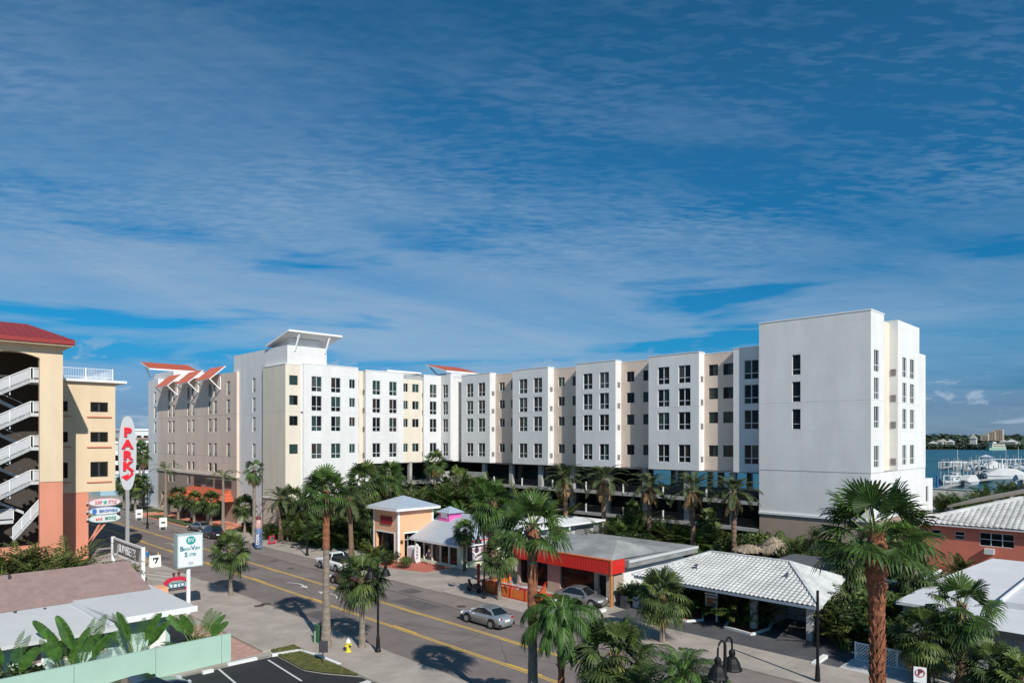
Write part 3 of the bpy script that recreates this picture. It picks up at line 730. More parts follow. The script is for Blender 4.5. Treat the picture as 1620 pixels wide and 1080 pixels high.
# ------------------------------------------------------------------ parking garage at the left
gar = empty('parking_garage', (14, 88, 0), 'beige and salmon parking garage with an open stair tower under a dark red roof', 'parking garage')
GY = 88.4
gw = [(AY(143, GY), AY(171, GY), zat(p1, AY(157, GY), GY), zat(p0, AY(157, GY), GY)) for p0, p1 in ((636, 651.5), (683, 699), (730, 754))]
gw2 = [(AY(98, GY), AY(107.5, GY), c, e) for a, b, c, e in gw]
mb = MB(); facade(mb, 'Y', GY, 8, 22.9, 7.95, 20.35, gw+gw2, .45)
mb.face([(22.9,GY,7.95),(22.9,GY+30,7.95),(22.9,GY+30,20.35),(22.9,GY,20.35)]); mb.face([(8,GY,7.95),(8,GY+30,7.95),(22.9,GY+30,7.95),(22.9,GY,7.95)])
mb.build('upper_wall', beige, gar)
mb = MB(); mb.box(6, GY+.05, 0, 20.2, GY+.5, 7.95); mb.box(19.7, GY+.5, 0, 20.2, GY+24, 7.95); mb.build('lower_wall', salmon, gar)
for z in (20.0, 16.2, 12.6, 9.0): 
    mb = MB(); mb.box(6, GY+.5, z-.25, 22.7, GY+29.8, z); mb.build('floor_slab', conc, gar)
for (a, b, c, e) in gw:
    mb = MB(); mb.box(a-.35, GY-.14, c-.62, b+.35, GY, c-.48); mb.build('sill', salmon, gar)
    mb = MB(); um = (a+b)/2; t = .07
    for (p, q_, r, s) in ((a, b, e-t, e), (a, b, c, c+t), (a, a+t, c+t, e-t), (b-t, b, c+t, e-t), (um-.09, um+.09, c+t, e-t)): mb.box(p, GY+.15, r, q_, GY+.24, s)
    mb.build('window', dframe, gar)
for (a, b, c, e) in gw2:
    mb = MB(); mb.box(a, GY-.1, c-.6, b+.3, GY, c-.48); mb.build('sill', salmon, gar)
    mb = MB(); mb.box(a, GY+.2, c, b, GY+.24, e); mb.build('window', black, gar)
mb = MB(); mb.box(7.8, GY-.45, 20.35, 24.0, GY+30, 20.62); mb.build('cornice', trimw, gar)
rl = MB(); x0, x1 = 8., 22.6
for z in (21.85, 20.9): rl.bar((x0, GY-.1, z), (x1, GY-.1, z), .05); rl.bar((x1, GY-.1, z), (x1, GY+29, z), .05)
x = x0
while x <= x1: rl.bar((x, GY-.1, 20.62), (x, GY-.1, 21.85), .022); x += .16
y = GY
while y <= GY+29: rl.bar((x1, y, 20.62), (x1, y, 21.85), .022); y += .32
for x in (14.2, 17.1, 19.9, 22.6): rl.bar((x, GY-.1, 20.62), (x, GY-.1, 21.95), .09)
rl.build('roof_railing', trimw, gar)
# stair tower
SY = 79.; K_ = SY/83.
def ZZ(z): return 14+(z-14)*K_
px0, px1 = AY(63, SY), AY(99.5, SY)
mb = MB()
NA = 18; zs = 21.76; xa = 9.4
fr = [(px1, ZZ(9.55)), (xa, zs)]
arch = []
for i in range(NA+1):
    t = i/NA; arch.append((xa+(px0-xa)*t, zs+.5*math.sin(PI*t)))
# top wall above the arch as quads, then piers
for i in range(NA):
    (xx, z), (x2, z2) = arch[i], arch[i+1]
    mb.face([(xx, SY, z), (x2, SY, z2), (x2, SY, 23.05), (xx, SY, 23.05)])
    mb.face([(xx, SY, z), (xx, SY+.5, z), (x2, SY+.5, z2), (x2, SY, z2)])
mb.box(px0, SY, ZZ(9.55), px1, SY+.5, 23.05); mb.box(2., SY, ZZ(3.2), xa, SY+.5, 23.05)
mb.box(px1-.45, SY+.5, 7.95, px1-.02, GY, 23.05)
mb.box(2., GY-.05, 8, px1-.5, GY-.02, 23.0)
mb.build('stair_tower', beige, gar)
mb = MB(); mb.box(px0, SY+.03, 0, px1, SY+.5, ZZ(9.5)); mb.box(px1-.45, SY+.5, 0, px1-.02, GY, 7.9); mb.box(2., SY+.03, 0, px0, SY+.5, ZZ(3.2)); mb.build('stair_tower_base', salmon, gar)
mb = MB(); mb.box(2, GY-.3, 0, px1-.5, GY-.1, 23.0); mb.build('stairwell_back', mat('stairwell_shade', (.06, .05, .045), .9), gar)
# hip roof over the stair tower
x0, x1, y0, y1, ze = -6.0, px1+.85, SY-1.1, SY+9.5, 23.0
mb = MB(); rx0, rx1, ry, rz = 2.0, 13.6, (y0+y1)/2, 25.5
mb.face([(x0,y0,ze+.6),(x1,y0,ze+.6),(rx1,ry,rz),(rx0,ry,rz)]); mb.face([(x1,y0,ze+.6),(x1,y1,ze+.6),(rx1,ry,rz)])
mb.face([(x1,y1,ze+.6),(x0,y1,ze+.6),(rx0,ry,rz),(rx1,ry,rz)]); mb.face([(x0,y1,ze+.6),(x0,y0,ze+.6),(rx0,ry,rz)])
rf = mb.build('roof', maroonroof, gar)
mb = MB(); mb.box(x0+.02, y0+.02, ze+.15, x1-.02, y1, ze+.59, 0); mb.build('fascia', mat('maroon_fascia', (.3, .03, .025), .5), rf)
mb = MB(); mb.box(x0+.15, y0+.15, ze, x1-.15, y1-.1, ze+.1); mb.build('soffit', beige, gar)
# stair flights
def flight(zt, x_l, x_r, rise, y, back=False, zt2=None):
    """landing at the right at height zt, flight falling towards the left"""
    f = MB()
    xl = x_l; zl = zt-rise
    f.face([(x_r, y, zt-.35), (x_r, y, zt), (xl, y, zl), (xl, y, zl-.35)][::-1]); 
    f.obox(((x_r+xl)/2, y+.03, (zt+zl)/2-.18), ((x_r-xl)/2, 0, rise/2), (0, .03, 0), (0, 0, .17))
    n = 9
    for k in range(n):
        t = (k+.5)/n; f.box(x_r-(x_r-xl)*t-.16, y+.06, zt-rise*t-.1, x_r-(x_r-xl)*t+.14, y+1.5, zt-rise*t-.04)
    st = f.build('stair_flight', steel, gar)
    p = MB()
    p.obox(((x_r+xl)/2, y-.015, (zt+zl)/2+.59), ((x_r-xl)/2, 0, rise/2), (0, .012, 0), (0, 0, .41), 0)
    p.bar((x_r, y-.04, zt+1.1), (xl, y-.04, zl+1.1), .07, mi=1); p.bar((x_r, y-.04, zt+.12), (xl, y-.04, zl+.12), .05, mi=1)
    for t in (0., .33, .66, 1.): p.bar((x_r-(x_r-xl)*t, y-.04, zt-rise*t-.05), (x_r-(x_r-xl)*t, y-.04, zt-rise*t+1.1), .06, mi=1)
    p.build('guard_panel', [railp, trimw], st)
def landing(x0, x1, z, y0, y1):
    f = MB(); f.box(x0, y0, z-.32, x1, y1, z); st = f.build('landing', steel, gar)
    p = MB(); p.box(x0+.18, y0-.03, z+.15, x1, y0, z+1.0, 0); p.bar((x0, y0-.03, z+1.1), (x1, y0-.03, z+1.1), .07, mi=1)
    for x in (x0, x0+.25, x1): p.bar((x, y0-.03, z), (x, y0-.03, z+1.1), .06, mi=1)
    p.build('guard_panel', [railp, trimw], st)
ya = SY+1.2
xr = AY(48, ya); xe = AY(63, ya)+.5
for zt in (ZZ(20.05), ZZ(16.6), ZZ(13.1), ZZ(9.6)):
    flight(zt, xr-5., xr, 2.75, ya); landing(xr, xe, zt, ya, ya+3.5)
    f = MB(); f.obox((xr-2.8, ya+2.5, zt-1.75+.0), (2.6, 0, -1.45), (0, .5, 0), (0, 0, .14)); f.build('return_flight', steel, gar)
    f = MB(); f.bar((xr-5, ya+2.0, zt-2.7+2.8), (xr-.3, ya+2.0, zt-2.3), .06); f.bar((xr-1.6, ya+.2, zt-1.6), (xr-1.6, ya+.2, zt-.8), .1); f.build('handrail', steel, gar)
flight(ZZ(6.6), AY(20, ya), AY(62, ya), 2.6, ya); landing(AY(0, ya)-1, AY(26, ya), ZZ(5.6), ya+1.6, ya+3)
# blade signs of the garage
ps = empty('park_sign', (24.6, 90.2, 0), 'tall upright white surfboard sign with red PARK letters on the garage corner', 'sign')
sy = 90.2; sx0, sx1 = AY(187, sy), AY(215.5, sy); xm = (sx0+sx1)/2; zt = zat(658, xm, sy); zb = zat(775, xm, sy); hw_ = (sx1-sx0)/2
mb = MB(); out = []
for i in range(40):
    a = 2*PI*i/40; z = math.sin(a); xx = math.cos(a)
    out.append((xm+hw_*math.copysign(abs(xx)**.75, xx), zb+(zt-zb)*(.5+.5*z)))
mb.face([(x, sy-.12, z) for x, z in out]); mb.face([(x, sy+.12, z) for x, z in out][::-1])
for i in range(40):
    j = (i+1) % 40; mb.face([(out[i][0], sy-.12, out[i][1]), (out[i][0], sy+.12, out[i][1]), (out[j][0], sy+.12, out[j][1]), (out[j][0], sy-.12, out[j][1])])
mb.build('board', mat('sign_pale_grey', (.52, .54, .56), .5, .03), ps)
signred = mat('sign_red', (.75, .015, .03), .5, .02)
for i, (c, py) in enumerate((('P', 684), ('A', 703), ('R', 720.5), ('K', 737.5))): text('letter', c, 1.42, (xm-.02, sy-.2, zat(py, xm, sy)), 0, signred, ps, .06, .075, sx=1.1)
za = zat(752, xm, sy); mb = MB()
mb.face([(xm-.7, sy-.2, za-.1), (xm-.05, sy-.2, za-.62), (xm+.15, sy-.2, za+.25)]); mb.face([(xm-.3, sy-.19, za-.3), (xm+.1, sy-.19, za-.42), (xm+.62, sy-.19, za+.15), (xm+.55, sy-.19, za+.62), (xm+.3, sy-.19, za+.55), (xm+.3, sy-.19, za+.1)]); mb.build('arrow', signred, ps)
mb = MB(); mb.box(xm-.2, sy-.1, 0, xm+.2, sy+.2, zb+.4); mb.build('mast', mat('mast_grey', (.3, .3, .31), .6), ps)
sbm = mat('sign_board_white', (.66, .66, .66), .45, .03)
for i, (py, edge, txt, tc_, lab) in enumerate(((797, (.7, .25, .3), ('SURF', 'STYLE'), (.65, .12, .16), 'white surfboard shop sign with pink lettering, topmost of three under the garage overhang'),
        (810.5, (.1, .3, .55), ('BEACHWEAR',), (.05, .16, .5), 'blue rimmed surfboard shop sign, middle of three under the garage overhang'),
        (822.5, (.3, .55, .5), ('and', 'MORE'), (.04, .3, .22), 'pale green surfboard shop sign, lowest of three under the garage overhang'))):
    s_ = empty('surfboard_sign', (20.6, GY+.1, zat(py-16+0, 21, GY)), lab, 'sign', 'surfboard signs on the garage')
    yy = GY-.5; xa_, xb_ = AY(138, yy)+.15, AY(191, yy); zc_ = zat(py-3, (xa_+xb_)/2, yy); hh = .46
    for nm_, k, mm, o_ in (('rim', 1., mat('rim_%d' % i, edge, .5, .02), 0.), ('board', .86, sbm, .03)):
        mb = MB(); n = 28; o2 = []
        for q_ in range(n):
            a = 2*PI*q_/n; o2.append(((xa_+xb_)/2+(xb_-xa_)/2*(1 if nm_ == 'rim' else .96)*math.copysign(abs(math.cos(a))**.8, math.cos(a)), zc_+hh*k*math.sin(a)))
        mb.face([(x, yy-o_, z) for x, z in o2]); mb.face([(x, yy+.15, z) for x, z in o2][::-1])
        for q_ in range(n):
            j = (q_+1) % n; mb.face([(o2[q_][0], yy-o_, o2[q_][1]), (o2[q_][0], yy+.15, o2[q_][1]), (o2[j][0], yy+.15, o2[j][1]), (o2[j][0], yy-o_, o2[j][1])])
        mb.build(nm_, mm, s_)
    m2 = mat('ltr_%d' % i, tc_, .6, .02)
    if i == 0:
        text('lettering', 'SURF', .5, (xa_+.95, yy-.08, zc_), 0, m2, s_, .02, .01, sx=.62); text('lettering', 'STYLE', .5, (xa_+2.35, yy-.08, zc_), 0, m2, s_, .02, .01, sx=.62)
        mb = MB(); mb.face([(xa_+1.62+.24*math.cos(PI/2+k*PI/5)*(1 if k % 2 == 0 else .45), yy-.08, zc_+.28*math.sin(PI/2+k*PI/5)*(1 if k % 2 == 0 else .45)) for k in range(10)][::-1]); mb.build('star', mat('teal_star', (.02, .35, .33)), s_)
    elif i == 1:
        text('lettering', 'BEACHWEAR', .42, (xa_+1.95, yy-.08, zc_), 0, m2, s_, .02, .01, sx=.75)
        mb = MB(); mb.lathe((0,0,0), [(.01, 0)], 3); mb = MB(); mb.face([(xa_+.55+.24*math.cos(a*PI/8), yy-.07, zc_+.3*math.sin(a*PI/8)) for a in range(16)]); mb.build('wave_badge', m2, s_)
    else:
        text('lettering', 'and', .45, (xa_+1.0, yy-.08, zc_), 0, mat('ltr_0', tc_), s_, .02, .01); text('lettering', 'MORE', .48, (xa_+2.15, yy-.08, zc_), 0, m2, s_, .02, .01, sx=.85)
    mb = MB(); mb.box(xa_-.2, yy+.15, zc_-.08, xa_+3, yy+.3, zc_+.08); mb.build('bracket', steel, s_)
for x, nme in ((20.4, 'diagonal_prop'), (21.1, 'diagonal_prop')):
    mb = MB(); mb.bar((20.2, GY-.1, 2.2), (x+1.2, GY-.1, 4.9), .2); mb.build(nme, salmon, gar)
# ------------------------------------------------------------------ peach kiosk tower and shop
peach = mat('peach_siding', (.82, .44, .26), .75, .03, .6); peach = bands(peach, 2, .22, .015, (.62, .3, .15))
metalr = bands(mat('standing_seam_metal', (.42, .46, .5), .45, .06, .6), 1, .42, .05, (.27, .3, .34))
metalr2 = bands(mat('standing_seam_metal_b', (.36, .42, .49), .45, .06, .6), 0, .42, .05, (.24, .28, .33))
kio = empty('shop_tower', (48, 67, 0), 'peach square shop entrance tower with pyramid metal roof and white corner trim', 'shop')
kx0, kx1, ky0, ky1, kz = 45.3, 50.3, 64.2, 69.2, 5.75
mb = MB(); oY = (kx0+.9, kx0+2.7, .05, 3.1); oX = (ky0+.75, ky1-.6, .05, 3.1)
block(mb, kx0, kx1, ky0, ky1, 0, kz, [oX], [oY], depth=.35); mb.build('wall', peach, kio)
mb = MB(); t = .16
mb.box(kx0-.05, ky0-.05, 0, kx0+.2, ky0-.003, kz); mb.box(kx0-.05, ky0-.003, 0, kx0-.003, ky0+.2, kz); mb.box(kx1-.2, ky0-.05, 0, kx1+.05, ky0-.003, kz)
mb.box(kx0-.05, ky1-.2, 0, kx0-.003, ky1, kz)
mb.box(oY[0]-t, ky0-.04, 3.1, oY[1]+t, ky0-.003, 3.25); mb.box(oY[1], ky0-.04, 0, oY[1]+t, ky0-.003, 3.1)
mb.box(kx0-.04, oX[0]-t, 3.1, kx0-.003, oX[1]+t, 3.25); mb.box(kx0-.04, oX[0]-t, 0, kx0-.003, oX[0], 3.1)
mb.build('corner_trim', trimw, kio)
mb = MB(); ex = .65; a = [(kx0-ex, ky0-ex), (kx1+ex, ky0-ex), (kx1+ex, ky1+ex), (kx0-ex, ky1+ex)]; ap = ((kx0+kx1)/2, (ky0+ky1)/2, 7.25); ze = kz+.28
for i in range(4): j = (i+1) % 4; mb.face([(*a[i], ze), (*a[j], ze), ap], 1 if i % 2 == 0 else 0)
rf = mb.build('roof', [metalr, metalr2], kio)
mb = MB(); mb.box(kx0-ex+.01, ky0-ex+.01, kz, kx1+ex-.01, ky1+ex-.01, ze-.004); mb.build('fascia', trimw, rf)
mb = MB(); mb.box(kx0-.12, ky0+1.2, 4.1, kx0-.02, ky0+3.4, 5.0); mb.build('red_sign', mat('dark_red_sign', (.3, .01, .012), .5), kio)
mb = MB()
for k in range(3): mb.box(kx0+1.05+k*.58, ky0+.4, .1, kx0+1.1+k*.58, ky0+.46, 2.9)
mb.box(kx0+1, ky0+.4, 2.3, kx0+2.6, ky0+.46, 2.37); mb.build('door_frame', steel, kio)
mb = MB(); mb.box(kx0+.95, ky0+.5, .1, kx0+2.65, ky0+.53, 3.0); mb.box(kx0+.5, ky0+.9, .1, kx0+.53, ky1-.7, 3.0); mb.build('door', glass1, kio)
mb = MB(); mb.lathe((kx0+.45, ky0-.1, 2.0), [(.02, 0), (.18, .12), (.2, .3), (.05, .45)], 10); mb.build('hanging_bell', mat('brass_brown', (.22, .12, .03), .5, metal=.5), kio)

shp = empty('surf_shop', (52, 60, 0), 'low shop with seamed grey metal hip roof, glass front and pink roof cupola', 'shop')
sx0, sx1, sy0, sy1, sz = 47.5, 58, 55.9, 64.1, 2.45
mb = MB(); hx = [(sy0+.55+k*1.5, sy0+1.85+k*1.5, .25, 2.2) for k in range(5)]
block(mb, sx0, sx1, sy0, sy1, 0, sz, hx, []); mb.build('wall', mat('pale_green_wall', (.62, .68, .5), .8, .03), shp)
for a, b, c, e in hx:
    f = MB(); t = .05
    for (p, q_, r, s) in ((a, b, e-t, e), (a, b, c, c+t), (a, a+t, c+t, e-t), (b-t, b, c+t, e-t)): f.box(sx0+.05, p, r, sx0+.13, q_, s)
    fo = f.build('shop_window', frame, shp); g = MB(); g.box(sx0+.1, a+t, c+t, sx0+.11, b-t, e-t); g.build('pane', glass3 if random.random() < .4 else glass1, fo)
mb = MB(); e = .7; zr = 4.75; ze = sz+.12
A_ = (sx0-e, sy0-e, ze); B_ = (sx1+e, sy0-e, ze); C_ = (sx1+e, sy1+.1, ze); D_ = (sx0-e, sy1+.1, ze)
r0, r1 = (sx0+3.6, sy0+3.4, zr), (sx0+3.6, sy1+.1, zr); r2_ = (sx1-3.0, sy0+3.4, zr)
mb.face([D_, A_, r0, r1], 0); mb.face([A_, B_, r2_, r0], 1); mb.face([r0, r2_, (sx1-3, sy1+.1, zr), r1], 0); mb.face([B_, C_, (sx1-3, sy1+.1, zr), r2_], 0)
mb.build('roof', [metalr, metalr2], shp)
mb = MB(); mb.box(A_[0]+.02, A_[1]+.02, sz-.06, B_[0]-.02, C_[1]-.02, ze-.01); mb.build('fascia', trimw, shp)
cx, cy = sx0+3.7, sy0+6.2
mb = MB(); mb.box(cx-.9, cy-.9, 4.0, cx+.9, cy+.9, 5.35); cu = mb.build('cupola', mat('bright_pink', (.72, .12, .42), .7, .03), shp)
mb = MB(); mb.box(cx-.96, cy-.6, 4.75, cx-.9, cy+.5, 5.3); mb.build('vent', trimw, cu)
mb = MB(); q_ = [(cx-1.2, cy-1.2, 5.4), (cx+1.2, cy-1.2, 5.4), (cx+1.2, cy+1.2, 5.4), (cx-1.2, cy+1.2, 5.4)]
for i in range(4): j = (i+1) % 4; mb.face([q_[i], q_[j], (cx, cy, 6.05)])
mb.box(cx-1.19, cy-1.19, 5.32, cx+1.19, cy+1.19, 5.396); mb.build('cupola_roof', metalr2, cu)
# poster on the shop's side
po = empty('poster_board', (49.6, 55.6, .6), 'white and red billboard with a dark jug picture on the shop side wall', 'sign')
mb = MB(); mb.box(48.5, 55.55, .75, 48.9, 55.87, 2.85); mb.build('side_panel', mat('maroon_panel', (.06, .02, .03), .7), po)
x0, x1 = 48.9, 51.9
mb = MB(); mb.box(x0, 55.55, .75, x1, 55.87, 2.95); mb.build('board', mat('poster_white', (.7, .66, .68), .6, .04), po)
mb = MB(); mb.box(x0, 55.53, 2.45, x1, 55.548, 2.94); mb.build('red_header', mat('poster_red', (.6, .03, .05), .6), po)
text('lettering', 'FOR SALE', .42, (x0+1.35, 55.5, 2.66), 0, mat('poster_pale', (.8, .6, .62)), po, .015, .01)
text('lettering', 'XTREME', .38, (x0+1.0, 55.5, 1.28), 0, mat('poster_dark', (.07, .03, .06)), po, .015, .012, roll=R(22))
mb = MB(); c_ = (x0+.62, 1.85)
mb.face([(c_[0]+.34*math.cos(a*PI/9), 55.52, c_[1]+.3*math.sin(a*PI/9)) for a in range(18)]); mb.face([(c_[0]-.14, 55.515, c_[1]+.2), (c_[0]+.14, 55.515, c_[1]+.2), (c_[0]+.1, 55.515, c_[1]+.6), (c_[0]-.1, 55.515, c_[1]+.6)])
mb.build('jug_picture', mat('poster_dark', (.07, .03, .06)), po)
mb = MB(); mb.bar((x0+2.0, 55.515, 1.55), (x0+2.0, 55.515, 2.35), 1.4, .01, up=(0,1,0)); mb.build('pink_block', mat('poster_pink', (.66, .3, .4)), po)
# ice chest and white surfboard by the shop door
ib = empty('ice_chest', (46.6, 63.1, 0), 'white cabinet with a grey door by the shop tower entrance', 'ice chest')
mb = MB(); mb.box(46.2, 62.3, .04, 47.0, 63.7, 1.75); mb.build('body', trimw, ib); mb = MB(); mb.box(46.16, 62.5, .3, 46.195, 63.4, 1.6); mb.build('door', steel, ib)
sb = MB(); o2 = []
for i in range(20):
    a = 2*PI*i/20; o2.append((46.1+.35*math.cos(a), 1.15+1.1*math.sin(a)))
sb.face([(x, 61.7, z) for x, z in o2]); sb.face([(x, 61.8, z) for x, z in o2][::-1])
for i in range(20): j = (i+1) % 20; sb.face([(o2[i][0], 61.7, o2[i][1]), (o2[i][0], 61.8, o2[i][1]), (o2[j][0], 61.8, o2[j][1]), (o2[j][0], 61.7, o2[j][1])])
s1 = sb.build('surfboard', sbm, label='white surfboard standing by the shop door with dark upright letters', cat='surfboard', origin=(46.1, 61.75, .05))
for i, c in enumerate('SURF'): text('lettering', c, .36, (46.1, 61.68, 1.75-.38*i), 0, mat('poster_dark', (.07,.03,.06)), s1, .01, .01)
# flat roofed buildings behind the shop
mb = MB(); mb.box(59, 59.2, 0, 71, 63.6, 3.1); b = mb.build('flat_roof_building', mat('offwhite_wall', (.6, .61, .58), .85, .04), label='pale flat roofed building behind the surf shop', cat='building')
mb = MB(); mb.box(58.6, 58.9, 3.1, 71.5, 64, 3.4); mb.build('roof', mat('white_membrane', (.66, .66, .66), .8, .08, .4), b)
mb = MB(); mb.box(58, 54.6, 0, 68.6, 57.4, 3.3); b = mb.build('pavilion', mat('pavilion_wall', (.42, .42, .41), .85, .06), label='small grey pavilion with a thin white overhanging roof behind the red restaurant', cat='building')
mb = MB(); mb.box(56.5, 53.6, 3.42, 69.8, 57.6, 3.66); mb.build('roof', trimw, b)
for x, y in ((57, 53.8), (63, 53.8), (69.5, 53.8)): p_ = MB(); p_.box(x, y, 0, x+.15, y+.15, 3.42); p_.build('post', trimw, b)
mb = MB(); mb.box(65, 54.5, .6, 67.2, 54.59, 2.9); mb.build('mural', mat('mural_grey', (.45, .45, .47), .7, .6, 2.5, col2=(.12, .12, .13)), b)
fl = MB(); 
for (a, b_) in (((71.2, 52.4), (74.5, 52.4)), ((74.5, 52.4), (74.5, 57)), ((71.2, 57), (74.5, 57))):
    fl.bar((*a, 1.35), (*b_, 1.35), .12, 2.7, 0)
lf = fl.build('lime_fence', mat('lime_panel', (.5, .66, .22), .75, .04), label='lime green enclosure wall behind the red restaurant roof', cat='fence')
mb = MB(); mb.box(70.9, 52.6, 0, 71.05, 57, 2.55); mb.build('grey_gate', mat('pale_grey_gate', (.46, .46, .49), .7, .04), lf)

# ------------------------------------------------------------------ red canopy restaurant
rst = empty('restaurant', (50, 40, 0), 'restaurant with a scarlet ribbed canopy fascia and grey hipped roof', 'restaurant')
stone = mat('restaurant_wall', (.42, .34, .28), .85, .08, .8)
rx, ry0, ry1 = 46.2, 34.6, 46.0
mb = MB(); hx = [(36.7, 40.6, .55, 2.55), (35.4, 36.3, .05, 2.4), (42.1, 45.7, .3, 2.6)]
block(mb, rx, 56.5, ry0, ry1, 0, 3.1, hx, [], depth=.3); mb.build('wall', stone, rst)
mb = MB(); mb.box(47.5, ry0-.06, 0, 57, ry0-.003, 3.05); mb.build('white_side_wall', mat('bright_white_wall', (.78, .78, .77), .8, .03), rst)
mb = MB(); mb.box(rx+.25, 36.7, .55, rx+.28, 40.6, 2.55); w1 = mb.build('window', glass3, rst)
mb = MB(); mb.box(rx+.25, 35.4, .05, rx+.28, 36.3, 2.4); mb.build('door', black, rst)
mb = MB(); mb.box(rx+.25, 42.1, .3, rx+.28, 45.7, 2.6); mb.build('window', glass1, rst)
scar = bands(mat('scarlet_ribbed_metal', (.62, .025, .018), .5, .05), 1, .3, .05, (.3, .012, .01))
mb = MB(); cx0 = 45.5; mb.box(cx0, 34.3, 2.72, cx0+.15, 46.2, 3.85); mb.box(cx0+.15, 34.3, 2.72, 47.3, 34.42, 3.85); can = mb.build('canopy_fascia', scar, rst)
mb = MB(); mb.box(cx0-.04, 34.25, 3.85, cx0+.2, 46.25, 3.93); mb.box(cx0-.04, 34.25, 2.68, cx0+.0, 34.42, 3.85); mb.build('orange_trim', mat('orange_trim', (.7, .16, .05), .6), can)
mb = MB(); mb.box(cx0+.15, 34.42, 2.75, 47.4, 46.2, 2.85); mb.build('canopy_soffit', darkc, can)
roofg = mat('weathered_grey_roofing', (.2, .2, .195), .95, .3, .35, .2, 12, col2=(.27, .27, .265), det=9)
mb = MB(); z0 = 3.88
A_ = (cx0+.15, 34.42, z0); B_ = (cx0+.15, 46.2, z0); C_ = (49.8, 43.4, 4.9); D_ = (49.8, 36.9, 4.9)
mb.face([A_, D_, C_, B_]); mb.face([A_, (54, 34.42, 3.74), D_]); mb.face([B_, C_, (54, 46.2, 3.74)]); mb.face([D_, (54, 34.42, 3.74), (54, 46.2, 3.74), C_])
mb.build('hip_roof', roofg, rst)
mb = MB(); mb.box(47.32, 33.9, 3.1, 58.5, 46.0, 3.72); fr_ = mb.build('flat_roof', roofg, rst)
mb = MB(); mb.box(47.32, 33.82, 3.52, 58.5, 33.9, 3.75); mb.build('edge_trim', steel, fr_)
mb = MB(); mb.box(45.62, 34.42, 0, 45.82, 34.62, 2.7); mb.build('corner_post', mat('orange_post', (.5, .22, .07), .7), rst)
mb = MB(); mb.box(45.9, 46.25, 2.6, 46.5, 47.1, 3.75); s_ = mb.build('round_logo_sign', mat('sign_pale_grey', (.5,.5,.5)), rst)
mb = MB(); mb.face([(45.89, 46.68+.28*math.cos(a*PI/8), 2.95+.28*math.sin(a*PI/8)) for a in range(16)][::-1]); mb.build('purple_disc', mat('purple', (.12, .05, .2)), s_)
ru = empty('rooftop_cooler', (50.2, 44.6, 3.4), 'pale blue grey box cooler with a rusty top on the restaurant roof', 'air cooler')
mb = MB(); mb.box(49.6, 44.1, 3.45, 50.9, 45.3, 4.9); mb.build('body', mat('blue_grey_metal', (.34, .42, .47), .5, .06), ru)
mb = MB(); mb.face([(49.55, 44.05, 4.9), (50.95, 44.05, 4.9), (50.95, 44.7, 5.25), (49.55, 44.7, 5.25)]); mb.face([(49.55, 44.7, 5.25), (50.95, 44.7, 5.25), (50.95, 45.35, 4.9), (49.55, 45.35, 4.9)]); mb.build('lid', mat('rusty_top', (.35, .12, .08), .7, .3, 3), ru)
vp = MB(); vp.tube((47.9, 46.9, 0), (47.9, 46.9, 4.9), .07, n=8); vp.build('vent_pipe', trimw, label='white upright pipe at the back corner of the red restaurant', cat='pipe')
# patio with orange fence
pf = empty('patio_fence', (42, 43, 0), 'red railed patio fence with orange picket panels on the pavement', 'fence')
orange = bands(mat('orange_panel', (.72, .18, .03), .75, .1, 2), 1, .22, .03, (.4, .06, .02)); redp = mat('red_rail', (.5, .02, .015), .6)
pp = [(41.75, 46.0), (41.75, 44.2), (41.75, 42.4), (41.75, 40.6), (41.75, 38.9)]
for i in range(4):
    (xa_, ya_), (xb_, yb_) = pp[i], pp[i+1]
    mb = MB(); mb.box(xa_-.02, yb_+.06, .15, xa_+.02, ya_-.06, .95); mb.build('picket_panel', orange, pf)
mb = MB()
for x, y in pp: mb.box(x-.06, y-.06, 0, x+.06, y+.06, 1.2)
mb.bar((41.75, 46, 1.15), (41.75, 38.9, 1.15), .09); mb.bar((41.75, 46, 1.15), (45.4, 46, 1.15), .09); mb.bar((41.75, 38.9, 1.15), (45.0, 41.2, 1.15), .09); mb.bar((41.75, 46, .12), (41.75, 38.9, .12), .07)
mb.build('rail', redp, pf)
mb = MB(); mb.bar((41.8, 46, .55), (45.4, 46, .55), .03, .8); mb.bar((41.8, 38.95, .55), (45, 41.2, .55), .03, .8); mb.build('side_panel', orange, pf)
def cafe_table(x, y, lab):
    t = empty('cafe_table', (x, y, .03), lab, 'table', 'tables on the restaurant patio')
    mb = MB(); mb.lathe((x, y, .72), [(.38, 0), (.38, .04)], 14); mb.build('tabletop', steel, t); mb = MB(); mb.tube((x, y, .03), (x, y, .72), .04); mb.lathe((x, y, .03), [(.22, 0), (.05, .05)], 10); mb.build('pedestal', dframe, t)
    for k, (dx, dy) in enumerate(((.65, 0), (-.65, .1), (0, .7))):
        c = empty('cafe_chair', (x+dx, y+dy, .03), 'silver metal cafe chair on the patio behind the orange fence', 'chair', 'chairs on the restaurant patio')
        mb = MB(); mb.box(x+dx-.2, y+dy-.2, .44, x+dx+.2, y+dy+.2, .48); mb.build('seat', steel, c)
        mb = MB(); mb.bar((x+dx*1.3, y+dy*1.3-.18, .48), (x+dx*1.3, y+dy*1.3-.18, .9), .03); mb.bar((x+dx*1.3, y+dy*1.3+.18, .48), (x+dx*1.3, y+dy*1.3+.18, .9), .03); mb.box(x+dx*1.3-.02, y+dy*1.3-.2, .7, x+dx*1.3+.02, y+dy*1.3+.2, .9); mb.build('backrest', steel, c)
        for sx_ in (-.18, .18):
            for sy_ in (-.18, .18): mb = MB(); mb.bar((x+dx+sx_, y+dy+sy_, .03), (x+dx+sx_, y+dy+sy_, .44), .03); mb.build('leg', steel, c)
cafe_table(43.3, 44.8, 'round metal cafe table at the street corner of the orange fenced patio'); cafe_table(43.6, 42.5, 'round metal cafe table in the middle of the orange fenced patio')
